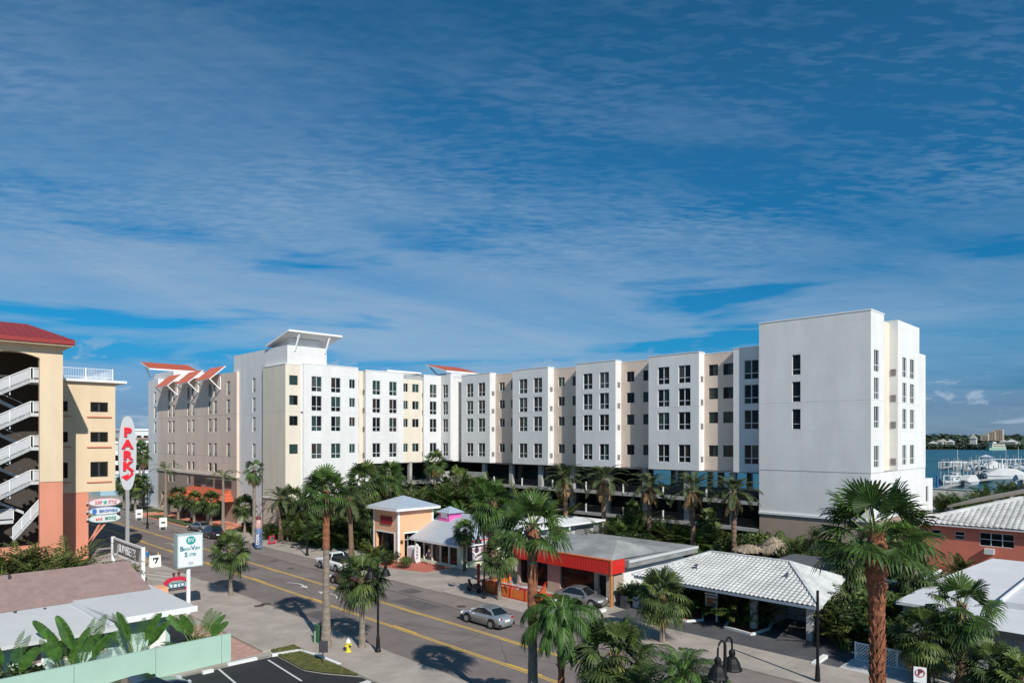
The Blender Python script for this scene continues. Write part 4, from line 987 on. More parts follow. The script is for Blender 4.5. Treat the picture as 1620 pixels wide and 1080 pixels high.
pb = MB(); pb.box(44.95, 37.2, 0, 45.5, 39.4, .55); pl = pb.build('planter_box', mat('white_planter', (.72, .72, .66), .8), label='white planter box under the restaurant window', cat='planter')
pb = MB(); pb.lathe((42.6, 38.0, .03), [(.25, 0), (.34, .5), (.38, .55)], 12); pl2 = pb.build('planter_urn', mat('white_planter', (.72,.72,.66)), label='round white planter urn on the red patio paving', cat='planter')
bn = MB(); bn.box(46.0, 33.2, 0, 46.6, 33.8, 1.0); bn.build('waste_bin', dframe, label='dark square waste bin at the corner of the restaurant', cat='bin')
lw = MB(); lw.box(46.9, 31.6, 0, 47.1, 33.2, .9); lw.build('low_wall', trimw, label='short white garden wall between restaurant and motel', cat='wall')

# ------------------------------------------------------------------ white tiled motel across the street
mot = empty('tiled_motel', (51, 24, 0), 'low motel with a white barrel tile hip roof over open carports', 'motel')
tilew = mat('white_barrel_tile', (.47, .465, .45), .85, .14, .7, col2=(.56, .555, .54))
def tile_face(mb, a, b, c, d, pitch=.26, h=.05, mi=0):
    """barrel tiles: eave a->b, ridge d->c; half-round courses running up the slope"""
    a, b, c, d = map(Vector, (a, b, c, d)); n = max(2, int((b-a).length/pitch))
    nor = (b-a).cross(d-a).normalized(); 
    if nor.z < 0: nor = -nor
    st = 5
    for i in range(n*st):
        t0, t1 = i/(n*st), (i+1)/(n*st)
        h0 = nor*h*abs(math.sin(PI*i/st)); h1 = nor*h*abs(math.sin(PI*(i+1)/st))
        mb.face([a.lerp(b, t0)+h0, a.lerp(b, t1)+h1, d.lerp(c, t1)+h1, d.lerp(c, t0)+h0], mi)
e0, e1, r0, r1 = Vector((45.4, 17.4, 3.0)), Vector((45.4, 32.2, 3.0)), Vector((51.0, 21.8, 4.65)), Vector((51.0, 28.3, 4.65))
b0, b1 = Vector((56.2, 19.6, 3.0)), Vector((56.2, 32.2, 3.0))
mb = MB()
# courses parallel to the slope: cut the trapezoid into rectangle-like strips of constant y direction
def hipface(mb, eA, eB, rA, rB, pitch=.33, h=.085):
    """eave eA->eB, ridge rA->rB; tile barrels run square to the eave and stop at the hips"""
    eA, eB, rA, rB = map(Vector, (eA, eB, rA, rB)); u = (eB-eA); Lg = u.length; u = u/Lg
    ta, tb = (rA-eA).dot(u), (rB-eA).dot(u); up = (rA-eA)-u*ta
    nor = u.cross(up).normalized(); nor = nor if nor.z > 0 else -nor
    def frac(s):                # how far up the slope the strip at distance s may go
        f = 1.
        if s < ta: f = s/ta if ta > 0 else 1
        if s > tb: f = min(f, (Lg-s)/(Lg-tb) if Lg > tb else 1)
        return max(0, min(1, f))
    n = int(Lg/pitch); st = 4; N_ = n*st
    for i in range(N_):
        s0, s1 = Lg*i/N_, Lg*(i+1)/N_
        o0 = nor*h*math.sin(PI*(i % st)/st); o1 = nor*h*math.sin(PI*((i % st)+1)/st)
        f0, f1 = frac(s0), frac(s1)
        m_ = max(1, 14)
        # stepped lengths give each tile its own shadow line
        fm = min(f0, f1); k = 0; L_ = up.length; nt_ = int(L_/.4)+1
        prev = 0.
        for k in range(nt_):
            g0, g1 = k/nt_, (k+1)/nt_
            a0, a1 = min(g1, f0), min(g1, f1); c0, c1 = min(g0, f0), min(g0, f1)
            if a0-c0 < 1e-4 and a1-c1 < 1e-4: break
            lift = nor*.03
            pts = [eA+u*s0+up*c0+o0+lift, eA+u*s1+up*c1+o1+lift, eA+u*s1+up*a1+o1, eA+u*s0+up*a0+o0]
            mb.face(pts)
hipface(mb, e1, e0, r1, r0); hipface(mb, e0, b0, r0, r0)
hipface(mb, b1, e1, r1, r1)
mb.face([b0, b1, r1, r0])
rf = mb.build('tile_roof', tilew, mot)
mb = MB(); mb.bar(r0+Vector((0,0,.05)), r1+Vector((0,0,.05)), .28, .2); 
for p, q_ in ((e0, r0), (e1, r1), (b0, r0), (b1, r1)): mb.bar(p+Vector((0,0,.06)), q_+Vector((0,0,.06)), .26, .18)
mb.build('ridge_tiles', tilew, rf)
mb = MB(); mb.prism([(45.5, 17.55), (56.1, 19.72), (56.1, 32.1), (45.5, 32.1)], 2.78, 2.97); mb.build('fascia', trimw, rf)
for x, y in ((47.9, 27.9), (48.6, 21.0)):
    mb = MB(); z_ = 3+(x-45.4)/5.6*1.65; mb.tube((x, y, z_), (x, y, z_+.35), .07); mb.bar((x-.2, y, z_+.35), (x+.2, y, z_+.35), .1); mb.build('roof_vent', dframe, rf)
cw = mat('carport_wall', (.5, .5, .5), .85, .05)
mb = MB(); mb.box(52.6, 19.8, 0, 56.0, 32.0, 2.78); mb.box(50, 22.7, 0, 52.6, 31.8-2.4, 2.78); mb.build('wall', cw, mot)
mb = MB(); mb.box(49.9, 24.2, 1.0, 49.99, 25.2, 2.3); mb.build('window', glass1, mot)
mb = MB(); mb.box(49.9, 26.2, .05, 49.99, 27.2, 2.1); mb.build('door', mat('brown_door', (.08, .05, .04), .6), mot)
for x, y in ((47.8, 18.9), (47.6, 22.9), (47.8, 31.6)):
    mb = MB(); mb.box(x, y, 0, x+.42, y+.42, 2.78); mb.build('pillar', mat('pillar_block', (.45, .45, .44), .9, .2, 3), mot)
mb = MB(); mb.box(56.8, 15, 2.9, 64, 27, 3.15); mb.box(57, 15.2, 0, 63.8, 26.8, 2.9); mb.build('rear_wing', mat('dark_flat_roof', (.09, .09, .1), .9, .2), mot)
mb = MB(); mb.box(56.75, 14.95, 3.15, 64.1, 15.1, 3.3); mb.box(56.75, 15.1, 3.15, 56.9, 27, 3.3); mb.build('parapet', trimw, mot)
# planting beds with white kerbs
def bed(poly, name='planting_bed'):
    mb = MB(); mb.face([(x, y, .12) for x, y in poly]); mb.build(name, mulch, kind='structure')
    mb = MB()
    for i in range(len(poly)):
        a, b = poly[i], poly[(i+1) % len(poly)]; mb.bar((*a, .08), (*b, .08), .16, .2)
    mb.build('white_kerb', wcurb, kind='structure')
bed([tuple(G(*p)[:2]) for p in ((1052, 975), (1086, 984), (1112, 982), (1112, 965), (1072, 955))])
bed([tuple(G(*p)[:2]) for p in ((1147, 993), (1189, 1005), (1216, 996), (1222, 985), (1165, 970))])
# hanging post sign
hs_ = empty('post_sign', tuple(G(1134, 983)), 'small white hanging sign with an orange square on a white post among motel shrubs', 'sign')
g_ = G(1134, 983)
mb = MB(); mb.box(g_.x-.06, g_.y-.06, 0, g_.x+.06, g_.y+.06, 2.3); mb.bar((g_.x, g_.y-.1, 2.05), (g_.x, g_.y+1.0, 2.05), .1); mb.build('post', trimw, hs_)
mb = MB(); mb.box(g_.x-.04, g_.y+.15, 1.1, g_.x+.04, g_.y+.95, 1.9); sn = mb.build('board', trimw, hs_)
mb = MB(); mb.box(g_.x-.05, g_.y+.3, 1.3, g_.x-.041, g_.y+.8, 1.75); mb.build('orange_square', mat('orange_sign', (.7, .2, .06)), sn)
# concrete stops
def stop(px0, py0, px1, py1, lab, w_=.2, hgt=.16, name='wheel_stop', grp='white concrete wheel stops'):
    a, b = G(px0, py0), G(px1, py1); mb = MB(); a.z = b.z = hgt/2+.02; mb.bar(a, b, w_, hgt); mb.build(name, wcurb, label=lab, cat='wheel stop', group=grp)
stop(1287, 1053, 1306, 1040, 'white concrete wheel stop at the right end of the motel forecourt', .3, .2)
stop(946, 970, 957, 966, 'white concrete wheel stop behind the bronze parked hatchback', .3, .2)
stop(320, 1066, 337, 1062, 'white wheel stop in the dark lot touching the mint wall end', .25)
stop(360, 1053, 406, 1043, 'white wheel stop in the dark lot just right of the mint wall', .25)
stop(430, 1038, 473, 1031, 'white wheel stop in the dark lot beside the grass island', .25)
a, b, c_ = G(474, 1030), G(505, 1040), G(537, 1053); mb = MB()
for v in (a, b, c_): v.z = .07
mb.bar(a, b, .25, .18); mb.bar(b, c_, .25, .18); struct('white_kerb', mb, wcurb)

# ------------------------------------------------------------------ flat white roofs, coral house, right
fr_m = mat('white_roof_membrane', (.6, .6, .615), .85, .07, .3, .05, 10, det=7)
grw = mat('grey_blue_wall', (.3, .32, .35), .85, .05)
fh = empty('flat_roof_house', (56, 6, 0), 'long low grey house with stepped white flat roofs behind the lattice fence', 'house')
mb = MB(); mb.box(47.0, -6, 0, 74, 10.1, 3.0); mb.box(50.4, 10.1, 0, 59.3, 14.0, 3.0); mb.build('wall', grw, fh)
mb = MB(); mb.prism([(46.4, -7), (74, -7), (74, 13.3), (59.6, 14.3), (50.0, 14.3), (50.0, 10.5), (46.4, 10.5)], 3.0, 3.2); mb.build('roof', fr_m, fh)
mb = MB(); mb.prism([(46.35, -7.05), (46.42, -7.05), (46.42, 10.55), (46.35, 10.55)], 2.85, 3.22); mb.build('gutter', dframe, fh)
mb = MB(); mb.prism([(53, -7), (74.2, -7), (74.2, 9.2), (53, 9.0)], 3.2, 3.6); mb.build('upper_roof', fr_m, fh)
mb = MB(); mb.box(52.9, 8.95, 3.2, 74.2, 9.1, 3.75); mb.build('parapet', trimw, fh)
for x, y in ((53.5, 12.6), (57, 12.0)):
    mb = MB(); mb.tube((x, y, 3.2), (x, y, 3.65), .08); mb.build('roof_vent', dframe, fh)
mb = MB(); mb.box(46.9, 4.2, .9, 46.99, 6.0, 2.2); mb.build('window', glass1, fh)
# lattice fence
lt = empty('lattice_fence', (45.9, 8, 0), 'white diagonal lattice fence in front of the flat roofed house', 'fence')
mb = MB(); xx = 45.9; y0, y1, hgt = 1.0, 15.5, 1.0
k = y0-hgt
while k < y1:
    a0, a1 = max(k, y0), min(k+hgt, y1)
    if a1 > a0: mb.bar((xx, a0, .05+a0-k), (xx, a1, .05+a1-k), .02, .045); mb.bar((xx+.022, a0, .05+hgt-(a0-k)), (xx+.022, a1, .05+hgt-(a1-k)), .02, .045)
    k += .2
mb.build('lattice', trimw, lt)
mb = MB(); mb.box(xx-.04, y0, 1.05, xx+.05, y1, 1.12); mb.box(xx-.04, y0, 0, xx+.05, y1, .06)
for k in range(7): mb.box(xx-.05, y0+k*2.4, 0, xx+.05, y0+k*2.4+.1, 1.15)
mb.build('rail', trimw, lt)
sheet_('white_path', rect(43.25, 1, 45.9, 15.6), .035, mat('pale_concrete', (.5, .5, .49), .9, .08))
# coral house
coral = mat('coral_stucco', (.52, .15, .1), .85, .05, .5)
ch = empty('coral_house', (88, 15, 0), 'coral red stucco house with a white tiled hip roof', 'house')
kx = 82.7; mb = MB(); y0, y1 = -4, 21.2
def cw_(px0, px1, pya, pyb):
    a, b = AX(px1, kx), AX(px0, kx); return (a, b, zat(pyb, kx, (a+b)/2), zat(pya, kx, (a+b)/2))
hw = [cw_(1474, 1489, 837, 849), cw_(1511, 1526, 840, 853), cw_(1550, 1604.5, 843, 865)]
block(mb, kx, 96, y0, y1, 0, 5.0, hw, []); mb.build('wall', coral, ch)
for i, (a, b, c, e) in enumerate(hw):
    f = MB(); t = .06; n = 3 if i == 2 else 1
    for (p, q_, r, s) in ((a, b, e-t, e), (a, b, c, c+t), (a, b, (c+e)/2-.03, (c+e)/2+.03)): f.box(kx+.04, p, r, kx+.12, q_, s)
    for k in range(n+1): yy = a+(b-a)*k/n; f.box(kx+.035, max(a, yy-.04), c+t, kx+.12, min(b, yy+.04), e-t)
    fo = f.build('window', steel, ch); g = MB(); g.box(kx+.09, a+t, c+t, kx+.1, b-t, e-t); g.build('pane', glass1, fo)
mb = MB(); yq = AX(1566, kx); mb.box(kx-.5, yq-.4, 2.35, kx, yq+.4, 2.9); mb.build('air_conditioner', steel, ch)
hx0, hx1, hy0, hy1, hz = kx-.6, 97, -5, 21.9, 5.05
mb = MB(); R0, R1 = Vector((89.5, 2, 7.3)), Vector((89.5, 13.5, 7.6)); 
hipface(mb, (hx0, hy1, hz), (hx0, hy0, hz), R1, R0, .5, .09); mb.face([(hx1, hy1, hz), (hx0, hy1, hz), R1]); mb.face([(hx1, hy0, hz), (hx1, hy1, hz), R1, R0]); mb.face([(hx0, hy0, hz), (hx1, hy0, hz), R0])
rf = mb.build('tile_roof', tilew, ch); mb = MB(); mb.bar((hx0, hy1, hz+.1), R1+Vector((0,0,.1)), .5, .3); mb.bar(R1+Vector((0,0,.1)), R0+Vector((0,0,.1)), .5, .3); mb.build('ridge_tiles', tilew, rf)
mb = MB(); mb.box(hx0+.03, hy0, hz-.2, hx0+.15, hy1-.03, hz-.02); mb.build('gutter', steel, ch)
# brown gabled house behind, far right
bh = empty('brown_house', (118, 28, 0), 'house with a low brown gable roof at the waterfront behind the coral house', 'house')
mb = MB(); mb.box(109.5, 6, 0, 122, 21.5, 4.2); mb.build('wall', mat('tan_house_wall', (.36, .31, .25), .85, .06), bh)
mb = MB(); rz = 9.0
mb.face([(107, 24.3, 4.9), (107, 10, rz), (124, 10, rz), (124, 24.3, 4.9)]); mb.face([(107, 10, rz), (107, -4, 4.9), (124, -4, 4.9), (124, 10, rz)])
mb.face([(107, 24.3, 4.6), (107, 10, rz-.3), (107, 10, rz), (107, 24.3, 4.9)][::-1]); mb.face([(109.4, 21.5, 4.2), (109.4, 10, rz-.9), (109.4, 6, 4.2)][::-1]); mb.face([(107, 24.3, 4.6), (124, 24.3, 4.6), (124, 10, rz-.3), (107, 10, rz-.3)])
mb.build('roof', mat('brown_shingle_b', (.33, .28, .23), .9, .15, .6), bh)
# low pink wall, tiki huts, back structures
mb = MB(); mb.box(76.2, 22.5, 2.6, 88, 31.5, 2.9); mb.box(76.4, 22.8, 0, 88, 31.2, 2.6); mb.build('shed', fr_m, label='white flat roofed shed at the foot of the white tower', cat='shed', origin=(80, 27, 0)) if False else None
def tiki(px, py, r, h, lab):
    g_ = G(px, py); t = empty('tiki_hut', (g_.x, g_.y, 0), lab, 'hut', 'thatched huts behind the motel')
    mb = MB(); n = 26
    for lay in range(5):
        f0, f1 = lay/5, (lay+1.4)/5
        for k in range(n*2):
            a0 = 2*PI*k/(n*2); a1 = 2*PI*(k+1)/(n*2); am = (a0+a1)/2; ra, rb = r*f0, r*min(1.05, f1)*random.uniform(.93, 1.06)
            za, zb_ = h-(h-2.0)*f0**1.7, h-(h-2.0)*min(1.05, f1)**1.7-random.uniform(0, .2)
            mb.face([(g_.x+ra*math.cos(a0), g_.y+ra*math.sin(a0), za+.05), (g_.x+rb*math.cos(a0), g_.y+rb*math.sin(a0), zb_), (g_.x+rb*math.cos(a1), g_.y+rb*math.sin(a1), zb_-.04), (g_.x+ra*math.cos(a1), g_.y+ra*math.sin(a1), za+.05)])
    mb.build('thatch', mat('thatch', (.3, .235, .17), .95, .3, 4, .6, 20, island=.3), t)
    mb = MB()
    for k in range(4): a = PI/4+k*PI/2; mb.tube((g_.x+r*.6*math.cos(a), g_.y+r*.6*math.sin(a), 0), (g_.x+r*.6*math.cos(a), g_.y+r*.6*math.sin(a), 2.4), .09)
    mb.build('poles', trunk_b, t)
tiki(1224, 898, 1.75, 3.4, 'round thatched hut beside the brown base of the white tower')
tiki(1186, 897, 1.7, 2.5, 'lower thatched hut just behind the ridge of the tiled motel')
mb = MB(); a, b = G(1185, 882), G(1228, 870); mb.bar((a.x, a.y, 1.0), (b.x+4, b.y+2, 1.0), .2, 2.0); mb.build('garden_wall', mat('cream_wall', (.6, .57, .48), .85), label='low cream garden wall behind the motel roof', cat='wall')
mb = MB(); a, b = G(1330, 905), G(1400, 925); mb.box(66, 19.5, 0, 74, 26, 1.9); mb.build('white_shed', fr_m, label='white flat roofed shed behind the shrubs below the brown tower base', cat='shed')

# ------------------------------------------------------------------ mint motel at the near left
mint = bands(mat('mint_siding', (.42, .57, .53), .8, .04, .6), 2, .25, .015, (.33, .46, .43)); mintw = mat('mint_wall_paint', (.36, .52, .43), .85, .05, .5)
mm = empty('mint_motel', (10, 50, 0), 'low mint green motel with brown shingle and pale grey roofs behind the mint wall', 'motel')
mb = MB(); wy = 47.2
h_ = []
for px0, px1 in ((35, 66), (88, 118), (147, 166)): h_.append((AY(px0, wy), AY(px1, wy), 1.0, 2.3))
block(mb, -3, 15.4, wy, 60, 0, 2.55, [], h_); mb.build('wall', mint, mm)
for a, b, c, e in h_:
    f = MB(); t = .09
    for (p, q_, r, s) in ((a-t, b+t, e-.02, e+t), (a-t, b+t, c-t, c+.02), (a-t, a+.02, c, e), (b-.02, b+t, c, e), (a, b, (c+e)/2-.03, (c+e)/2+.03)): f.box(p, wy-.05, r, q_, wy+.1, s)
    fo = f.build('window', trimw, mm); g = MB(); g.box(a, wy+.1, c, b, wy+.11, e); g.build('pane', mat('curtained_glass', (.24, .2, .18), .15, .1, 1.), fo)
xd = AY(236, wy); mb = MB(); mb.box(xd, wy-.06, .05, xd+.95, wy-.003, 2.15); mb.build('door', trimw, mm)
xl_ = AY(266, wy); mb = MB(); mb.lathe((xl_, wy-.14, 1.95), [(.04, 0), (.11, .05), (.11, .16), (.03, .2)], 10); mb.build('wall_lamp', trimw, mm)
gr = mat('pale_grey_roofing', (.56, .56, .555), .85, .05, .25, .08, 12, det=6); sh = bands(mat('brown_pink_shingle', (.29, .195, .175), .95, .16, 1.6, .35, 16, det=8), 1, .3, .02, (.25, .17, .15))
mb = MB(); ey = 46.1
mb.face([(-3, ey, 2.72), (11.9, ey-.6, 2.72), (11.2, 51, 2.95), (11.2, 53.3, 3.0), (-3, 53.3, 3.0)]); mb.face([(-3, ey, 2.52), (11.9, ey-.6, 2.52), (11.9, ey-.6, 2.72), (-3, ey, 2.72)])
mb.build('grey_roof', gr, mm)
mb = MB(); mb.prism([(12.1, 46.0), (16.6, 46.0), (16.6, 55.2), (11.25, 55.2), (11.25, 52.6), (12.15, 46.2)], 2.85, 3.1); mb.build('porch_roof', gr, mm)
mb = MB(); mb.box(12.05, 45.93, 2.78, 16.68, 46.0, 3.14); mb.box(-3, ey-.08, 2.48, 11.5, ey-.61+.53, 2.74) if False else None; mb.build('white_fascia', trimw, mm)
mb = MB(); mb.bar((11.75, 46.0, 2.85), (11.15, 52.9, 3.02), .3, .12); mb.build('valley_flashing', steel, mm)
mb = MB(); rz = 4.7; ry = 57.4
mb.face([(-3, 53.2, 3.02), (16.2, 53.2, 3.02), (15.7, ry, rz), (-3, ry, rz)]); mb.face([(-3, ry, rz), (15.7, ry, rz), (16.2, 61.4, 3.0), (-3, 61.4, 3.0)]); mb.face([(16.2, 53.2, 3.02), (16.2, 61.4, 3.0), (15.7, ry, rz)])
mb.build('shingle_roof', sh, mm)
for px, py in ((15, 938), (24, 956), (71, 950)):
    g_ = G(px, py, 3.5); zz_ = 3.02+(g_.y-53.2)/4.2*1.68; mb = MB(); mb.tube((g_.x, g_.y, zz_-.1), (g_.x, g_.y, zz_+.28), .09); mb.build('roof_vent', dframe, mm)
mb = MB(); mb.box(16.7, 54.3, 0, 17.6, 55.6, 2.9); mb.build('orange_block', mat('pale_orange', (.75, .38, .2), .8), mm)
wl = MB(); wl.box(-6, 42.9, 0, 17.6, 43.1, 1.75); w_ = wl.build('mint_wall', mintw, label='long plain mint green boundary wall beside the parking lot', cat='wall', origin=(8, 43, 0))
j = MB()
for x in (9.1, 13.2, 17.0): j.box(x, 42.885, 0, x+.03, 42.9, 1.75)
j.build('panel_joint', mat('mint_dark', (.2, .3, .25)), w_)
mb = MB(); mb.box(-2, 64, 0, 19, 64.3, 1.2); mb.build('cream_wall', mat('yellow_cream', (.72, .55, .28), .85), label='low yellow cream wall below the garage hedge', cat='wall')

# ------------------------------------------------------------------ signs at the near left
bs = empty('pylon_sign', (19.6, 56.5, 0), 'white box sign on a pole with teal BeachView Suites lettering', 'sign')
by = 56.2; x0, x1 = AY(281.7, by), AY(319.6, by); zt, zb = zat(845.3, (x0+x1)/2, by), zat(895, (x0+x1)/2, by)
mb = MB(); mb.box(x0, by, zb, x1, by+.75, zt); mb.build('cabinet', mat('sign_white', (.72, .74, .76), .4, .02), bs)
mb = MB(); t = .06
for (a, b, c, e) in ((x0-t, x1+t, zt-.02, zt+t), (x0-t, x1+t, zb-t, zb+.02), (x0-t, x0+.02, zb, zt), (x1-.02, x1+t, zb, zt)): mb.box(a, by-.03, c, b, by+.78, e)
mb.build('cabinet_frame', mat('sign_grey_green', (.4, .5, .48), .5), bs)
mb = MB(); xm = AY(298, by+.35); mb.tube((xm, by+.35, 0), (xm, by+.35, zb-.06), .16, n=12); mb.build('pole', trimw, bs)
teal = mat('teal_letters', (.01, .3, .27), .5); tealb = mat('dark_teal_letters', (.02, .17, .24), .5); W_ = x1-x0; H_ = zt-zb; xc = (x0+x1)/2
text('lettering', 'B', .5, (x0+W_*.14, by-.04, zb+H_*.57), 0, tealb, bs, .01, .008); text('lettering', 'EACH', .27, (x0+W_*.36, by-.04, zb+H_*.555), 0, teal, bs, .01, .003, sx=.82)
text('lettering', 'V', .5, (x0+W_*.61, by-.04, zb+H_*.57), 0, tealb, bs, .01, .008); text('lettering', 'IEW', .27, (x0+W_*.8, by-.04, zb+H_*.555), 0, teal, bs, .01, .003, sx=.82)
text('lettering', 'S', .5, (x0+W_*.32, by-.04, zb+H_*.38), 0, tealb, bs, .01, .008); text('lettering', 'UITES', .27, (x0+W_*.58, by-.04, zb+H_*.37), 0, teal, bs, .01, .003, sx=.82)
text('lettering', '520', .26, (x0+W_*.52, by-.04, zb+H_*.1), 0, mat('grey_letters', (.35, .36, .4)), bs, .01)
mb = MB(); mb.face([(xc+.05+.36*math.cos(a*PI/10), by-.012, zb+H_*.82+.33*math.sin(a*PI/10)) for a in range(20)]); mb.build('round_logo', teal, bs)
text('lettering', 'BV', .42, (xc+.05, by-.04, zb+H_*.82), 0, mat('sign_white', (.72,.74,.76)), bs, .01, .004)
# white frame sign along the driveway
fs = empty('frame_sign', (20.5, 75, 0), 'white post frame sign with cut-out letters at the driveway beside the garage', 'sign')
fx, fa, fb_ = 20.5, 70.2, 80.0
mb = MB(); 
for y in (fa, fb_): mb.box(fx-.16, y-.16, 0, fx+.16, y+.16, 3.75)
mb.bar((fx, fa, 3.62), (fx, fb_, 3.62), .12, .22); mb.bar((fx, fa, 1.95), (fx, fb_, 1.95), .1, .16)
mb.build('frame', trimw, fs)
mb = MB(); mb.box(fx-.01, fa+.2, 2.2, fx+.03, fb_-.2, 3.5); mb.build('mesh_panel', mat('grey_mesh', (.2, .19, .185), .8, .3, 3), fs)
text('lettering', 'SUNSETS', 1.15, (fx-.1, (fa+fb_)/2-.2, 2.8), R(-90), mat('letter_white', (.75, .75, .76)), fs, .02, .02, sx=1.25)
mb = MB()
for y, s in ((fb_-.6, 1), (fb_-2.0, -1), (fa+.6, -1), (fa+1.9, 1)): mb.face([(fx-.12, y-.25*s, 2.0), (fx-.12, y+.35*s, 2.0), (fx-.12, y+.1*s, 3.45)][::s])
mb.build('white_fin', mat('letter_white', (.75,.75,.76)), fs)
# red arched marquee sign
ms = empty('marquee_sign', tuple(G(278, 945)), 'red arched marquee with a white letter board and teal writing by the driveway', 'sign')
my = 65.6; a, b = AY(261, my), AY(296.5, my); z0, z1 = zat(941, (a+b)/2, my), zat(914.5, (a+b)/2, my)
z0 = max(z0, .25); redm = mat('marquee_red', (.6, .02, .06), .5, .1)
mb = MB(); arc = [(a, z0), (a, z0+(z1-z0)*.6)]
for k in range(7): t = k/6; arc.append((a+(b-a)*(.08+.84*t), z1-.0-.18*(abs(2*t-1)**3)))
arc += [(b, z0+(z1-z0)*.6), (b, z0)]
for i in range(len(arc)-1): mb.bar((arc[i][0], my, arc[i][1]), (arc[i+1][0], my, arc[i+1][1]), .28, .3)
mb.box(a, my-.12, 0, a+.2, my+.12, z0+.1); mb.box(b-.2, my-.12, 0, b, my+.12, z0+.1)
mb.build('arch_frame', redm, ms)
mb = MB(); mb.box(a+.15, my-.05, z0+.25, b-.15, my+.05, z1-.45); mb.build('letter_board', mat('board_white', (.68, .7, .74), .5), ms)
text('lettering', 'TATTOO', .62, ((a+b)/2, my-.08, (z0+z1)/2-.1), 0, mat('teal_letters_b', (.01, .2, .25)), ms, .01, .02)
for x, dz in ((a+.75, .5), (b-.75, .55)):
    mb = MB(); mb.lathe((x, my, z1+.05), [(.04, 0), (.06, .2), (.17, .42), (.1, dz)], 8); mb.build('spot_lamp', mat('rust_brown', (.12, .05, .04), .7), ms)
# person with a sandwich board
def person(loc, rz, label, shirt, shorts, skin=(.5, .28, .18), hair=(.08, .05, .03), h=1.75, cat='person'):
    import bmesh
    s = h/1.75
    J = [(0,0,.93),(0,0,1.15),(0,0,1.38),(0,.01,1.5),(0,.02,1.6),(0,.02,1.7),
         (.18,0,1.42),(.25,.02,1.16),(.27,.16,.95),(.28,.22,.88),(-.18,0,1.42),(-.26,.02,1.15),(-.24,.22,1.02),(-.22,.3,1.0),
         (.1,0,.88),(.11,.04,.5),(.12,-.02,.08),(.12,.14,.04),(-.1,0,.88),(-.12,-.05,.5),(-.13,-.12,.08),(-.13,.04,.04)]
    E_ = [(0,1),(1,2),(2,3),(3,4),(4,5),(2,6),(6,7),(7,8),(8,9),(2,10),(10,11),(11,12),(12,13),(0,14),(14,15),(15,16),(16,17),(0,18),(18,19),(19,20),(20,21)]
    Rr = [(.16,.12),(.15,.11),(.17,.12),(.06,.06),(.085,.1),(.08,.09),(.07,.07),(.045,.045),(.035,.035),(.03,.04),(.07,.07),(.045,.045),(.035,.035),(.03,.04),(.1,.1),(.06,.06),(.045,.045),(.04,.03),(.1,.1),(.06,.06),(.045,.045),(.04,.03)]
    me = bpy.data.meshes.new('person'); me.from_pydata([tuple(c*s for c in p) for p in J], E_, [])
    o = bpy.data.objects.new('person', me); COL.objects.link(o)
    sk = o.modifiers.new('s', 'SKIN'); 
    for i, v in enumerate(me.skin_vertices[0].data): v.radius = (Rr[i][0]*s, Rr[i][1]*s)
    me.skin_vertices[0].data[0].use_root = True
    sb_ = o.modifiers.new('d', 'SUBSURF'); sb_.levels = 1; sb_.render_levels = 1
    bpy.context.view_layer.update()
    m2 = bpy.data.meshes.new_from_object(o.evaluated_get(bpy.context.evaluated_depsgraph_get()))
    bpy.data.objects.remove(o); o = bpy.data.objects.new('person', m2); COL.objects.link(o)
    ms_ = [mat('skin_%d' % int(skin[0]*100), skin, .6), mat('cloth_'+str(shirt), shirt, .8), mat('cloth_'+str(shorts), shorts, .8), mat('hair_%d' % int(hair[0]*100), hair, .8), mat('shoe', (.06,.05,.05), .7)]
    m2.materials.clear()
    for m in ms_: m2.materials.append(m)
    for p in m2.polygons:
        c = p.center/s; z = c.z
        k = 0
        if z > 1.68 or (z > 1.6 and c.y < 0): k = 3
        elif z > 1.48: k = 0
        elif .9 < z <= 1.48 and (abs(c.x) < .2 or z > 1.2): k = 1
        elif .48 < z <= .93 and abs(c.x) < .21: k = 2
        elif z < .1: k = 4
        p.material_index = k; p.use_smooth = True
    o.location = loc; o.rotation_euler = (0,0,rz); tag(o, label, cat); return o
g_ = G(232.5, 894); person((g_.x, g_.y, .02), R(200), 'person in a blue shirt and khaki shorts standing by the street beside the 7 board', (.02, .17, .36), (.38, .32, .18))
g_ = G(245, 896); sw = empty('sandwich_board', (g_.x, g_.y, 0), 'white pavement board with a black 7 at the near kerb', 'sign')
mb = MB(); mb.obox((g_.x, g_.y-.18, .62), (.55, 0, 0), (0, .03, 0), (0, .1, .62)); mb.build('front_panel', trimw, sw); mb = MB(); mb.obox((g_.x, g_.y+.18, .62), (.55, 0, 0), (0, .03, 0), (0, -.1, .62)); mb.build('back_panel', trimw, sw)
text('lettering', "'7", .85, (g_.x, g_.y-.27, .68), 0, mat('ink_black', (.02,.02,.02)), sw, .02, .03)
g_ = G(250, 888); mb = MB(); mb.lathe((g_.x, g_.y, 0), [(.3, 0), (.28, .05), (.1, .1), (.03, 1.1)], 8); mb.build('yellow_cone', mat('yellow_plastic', (.7, .55, .05), .5), label='thin yellow cone marker beside the white 7 board', cat='cone')

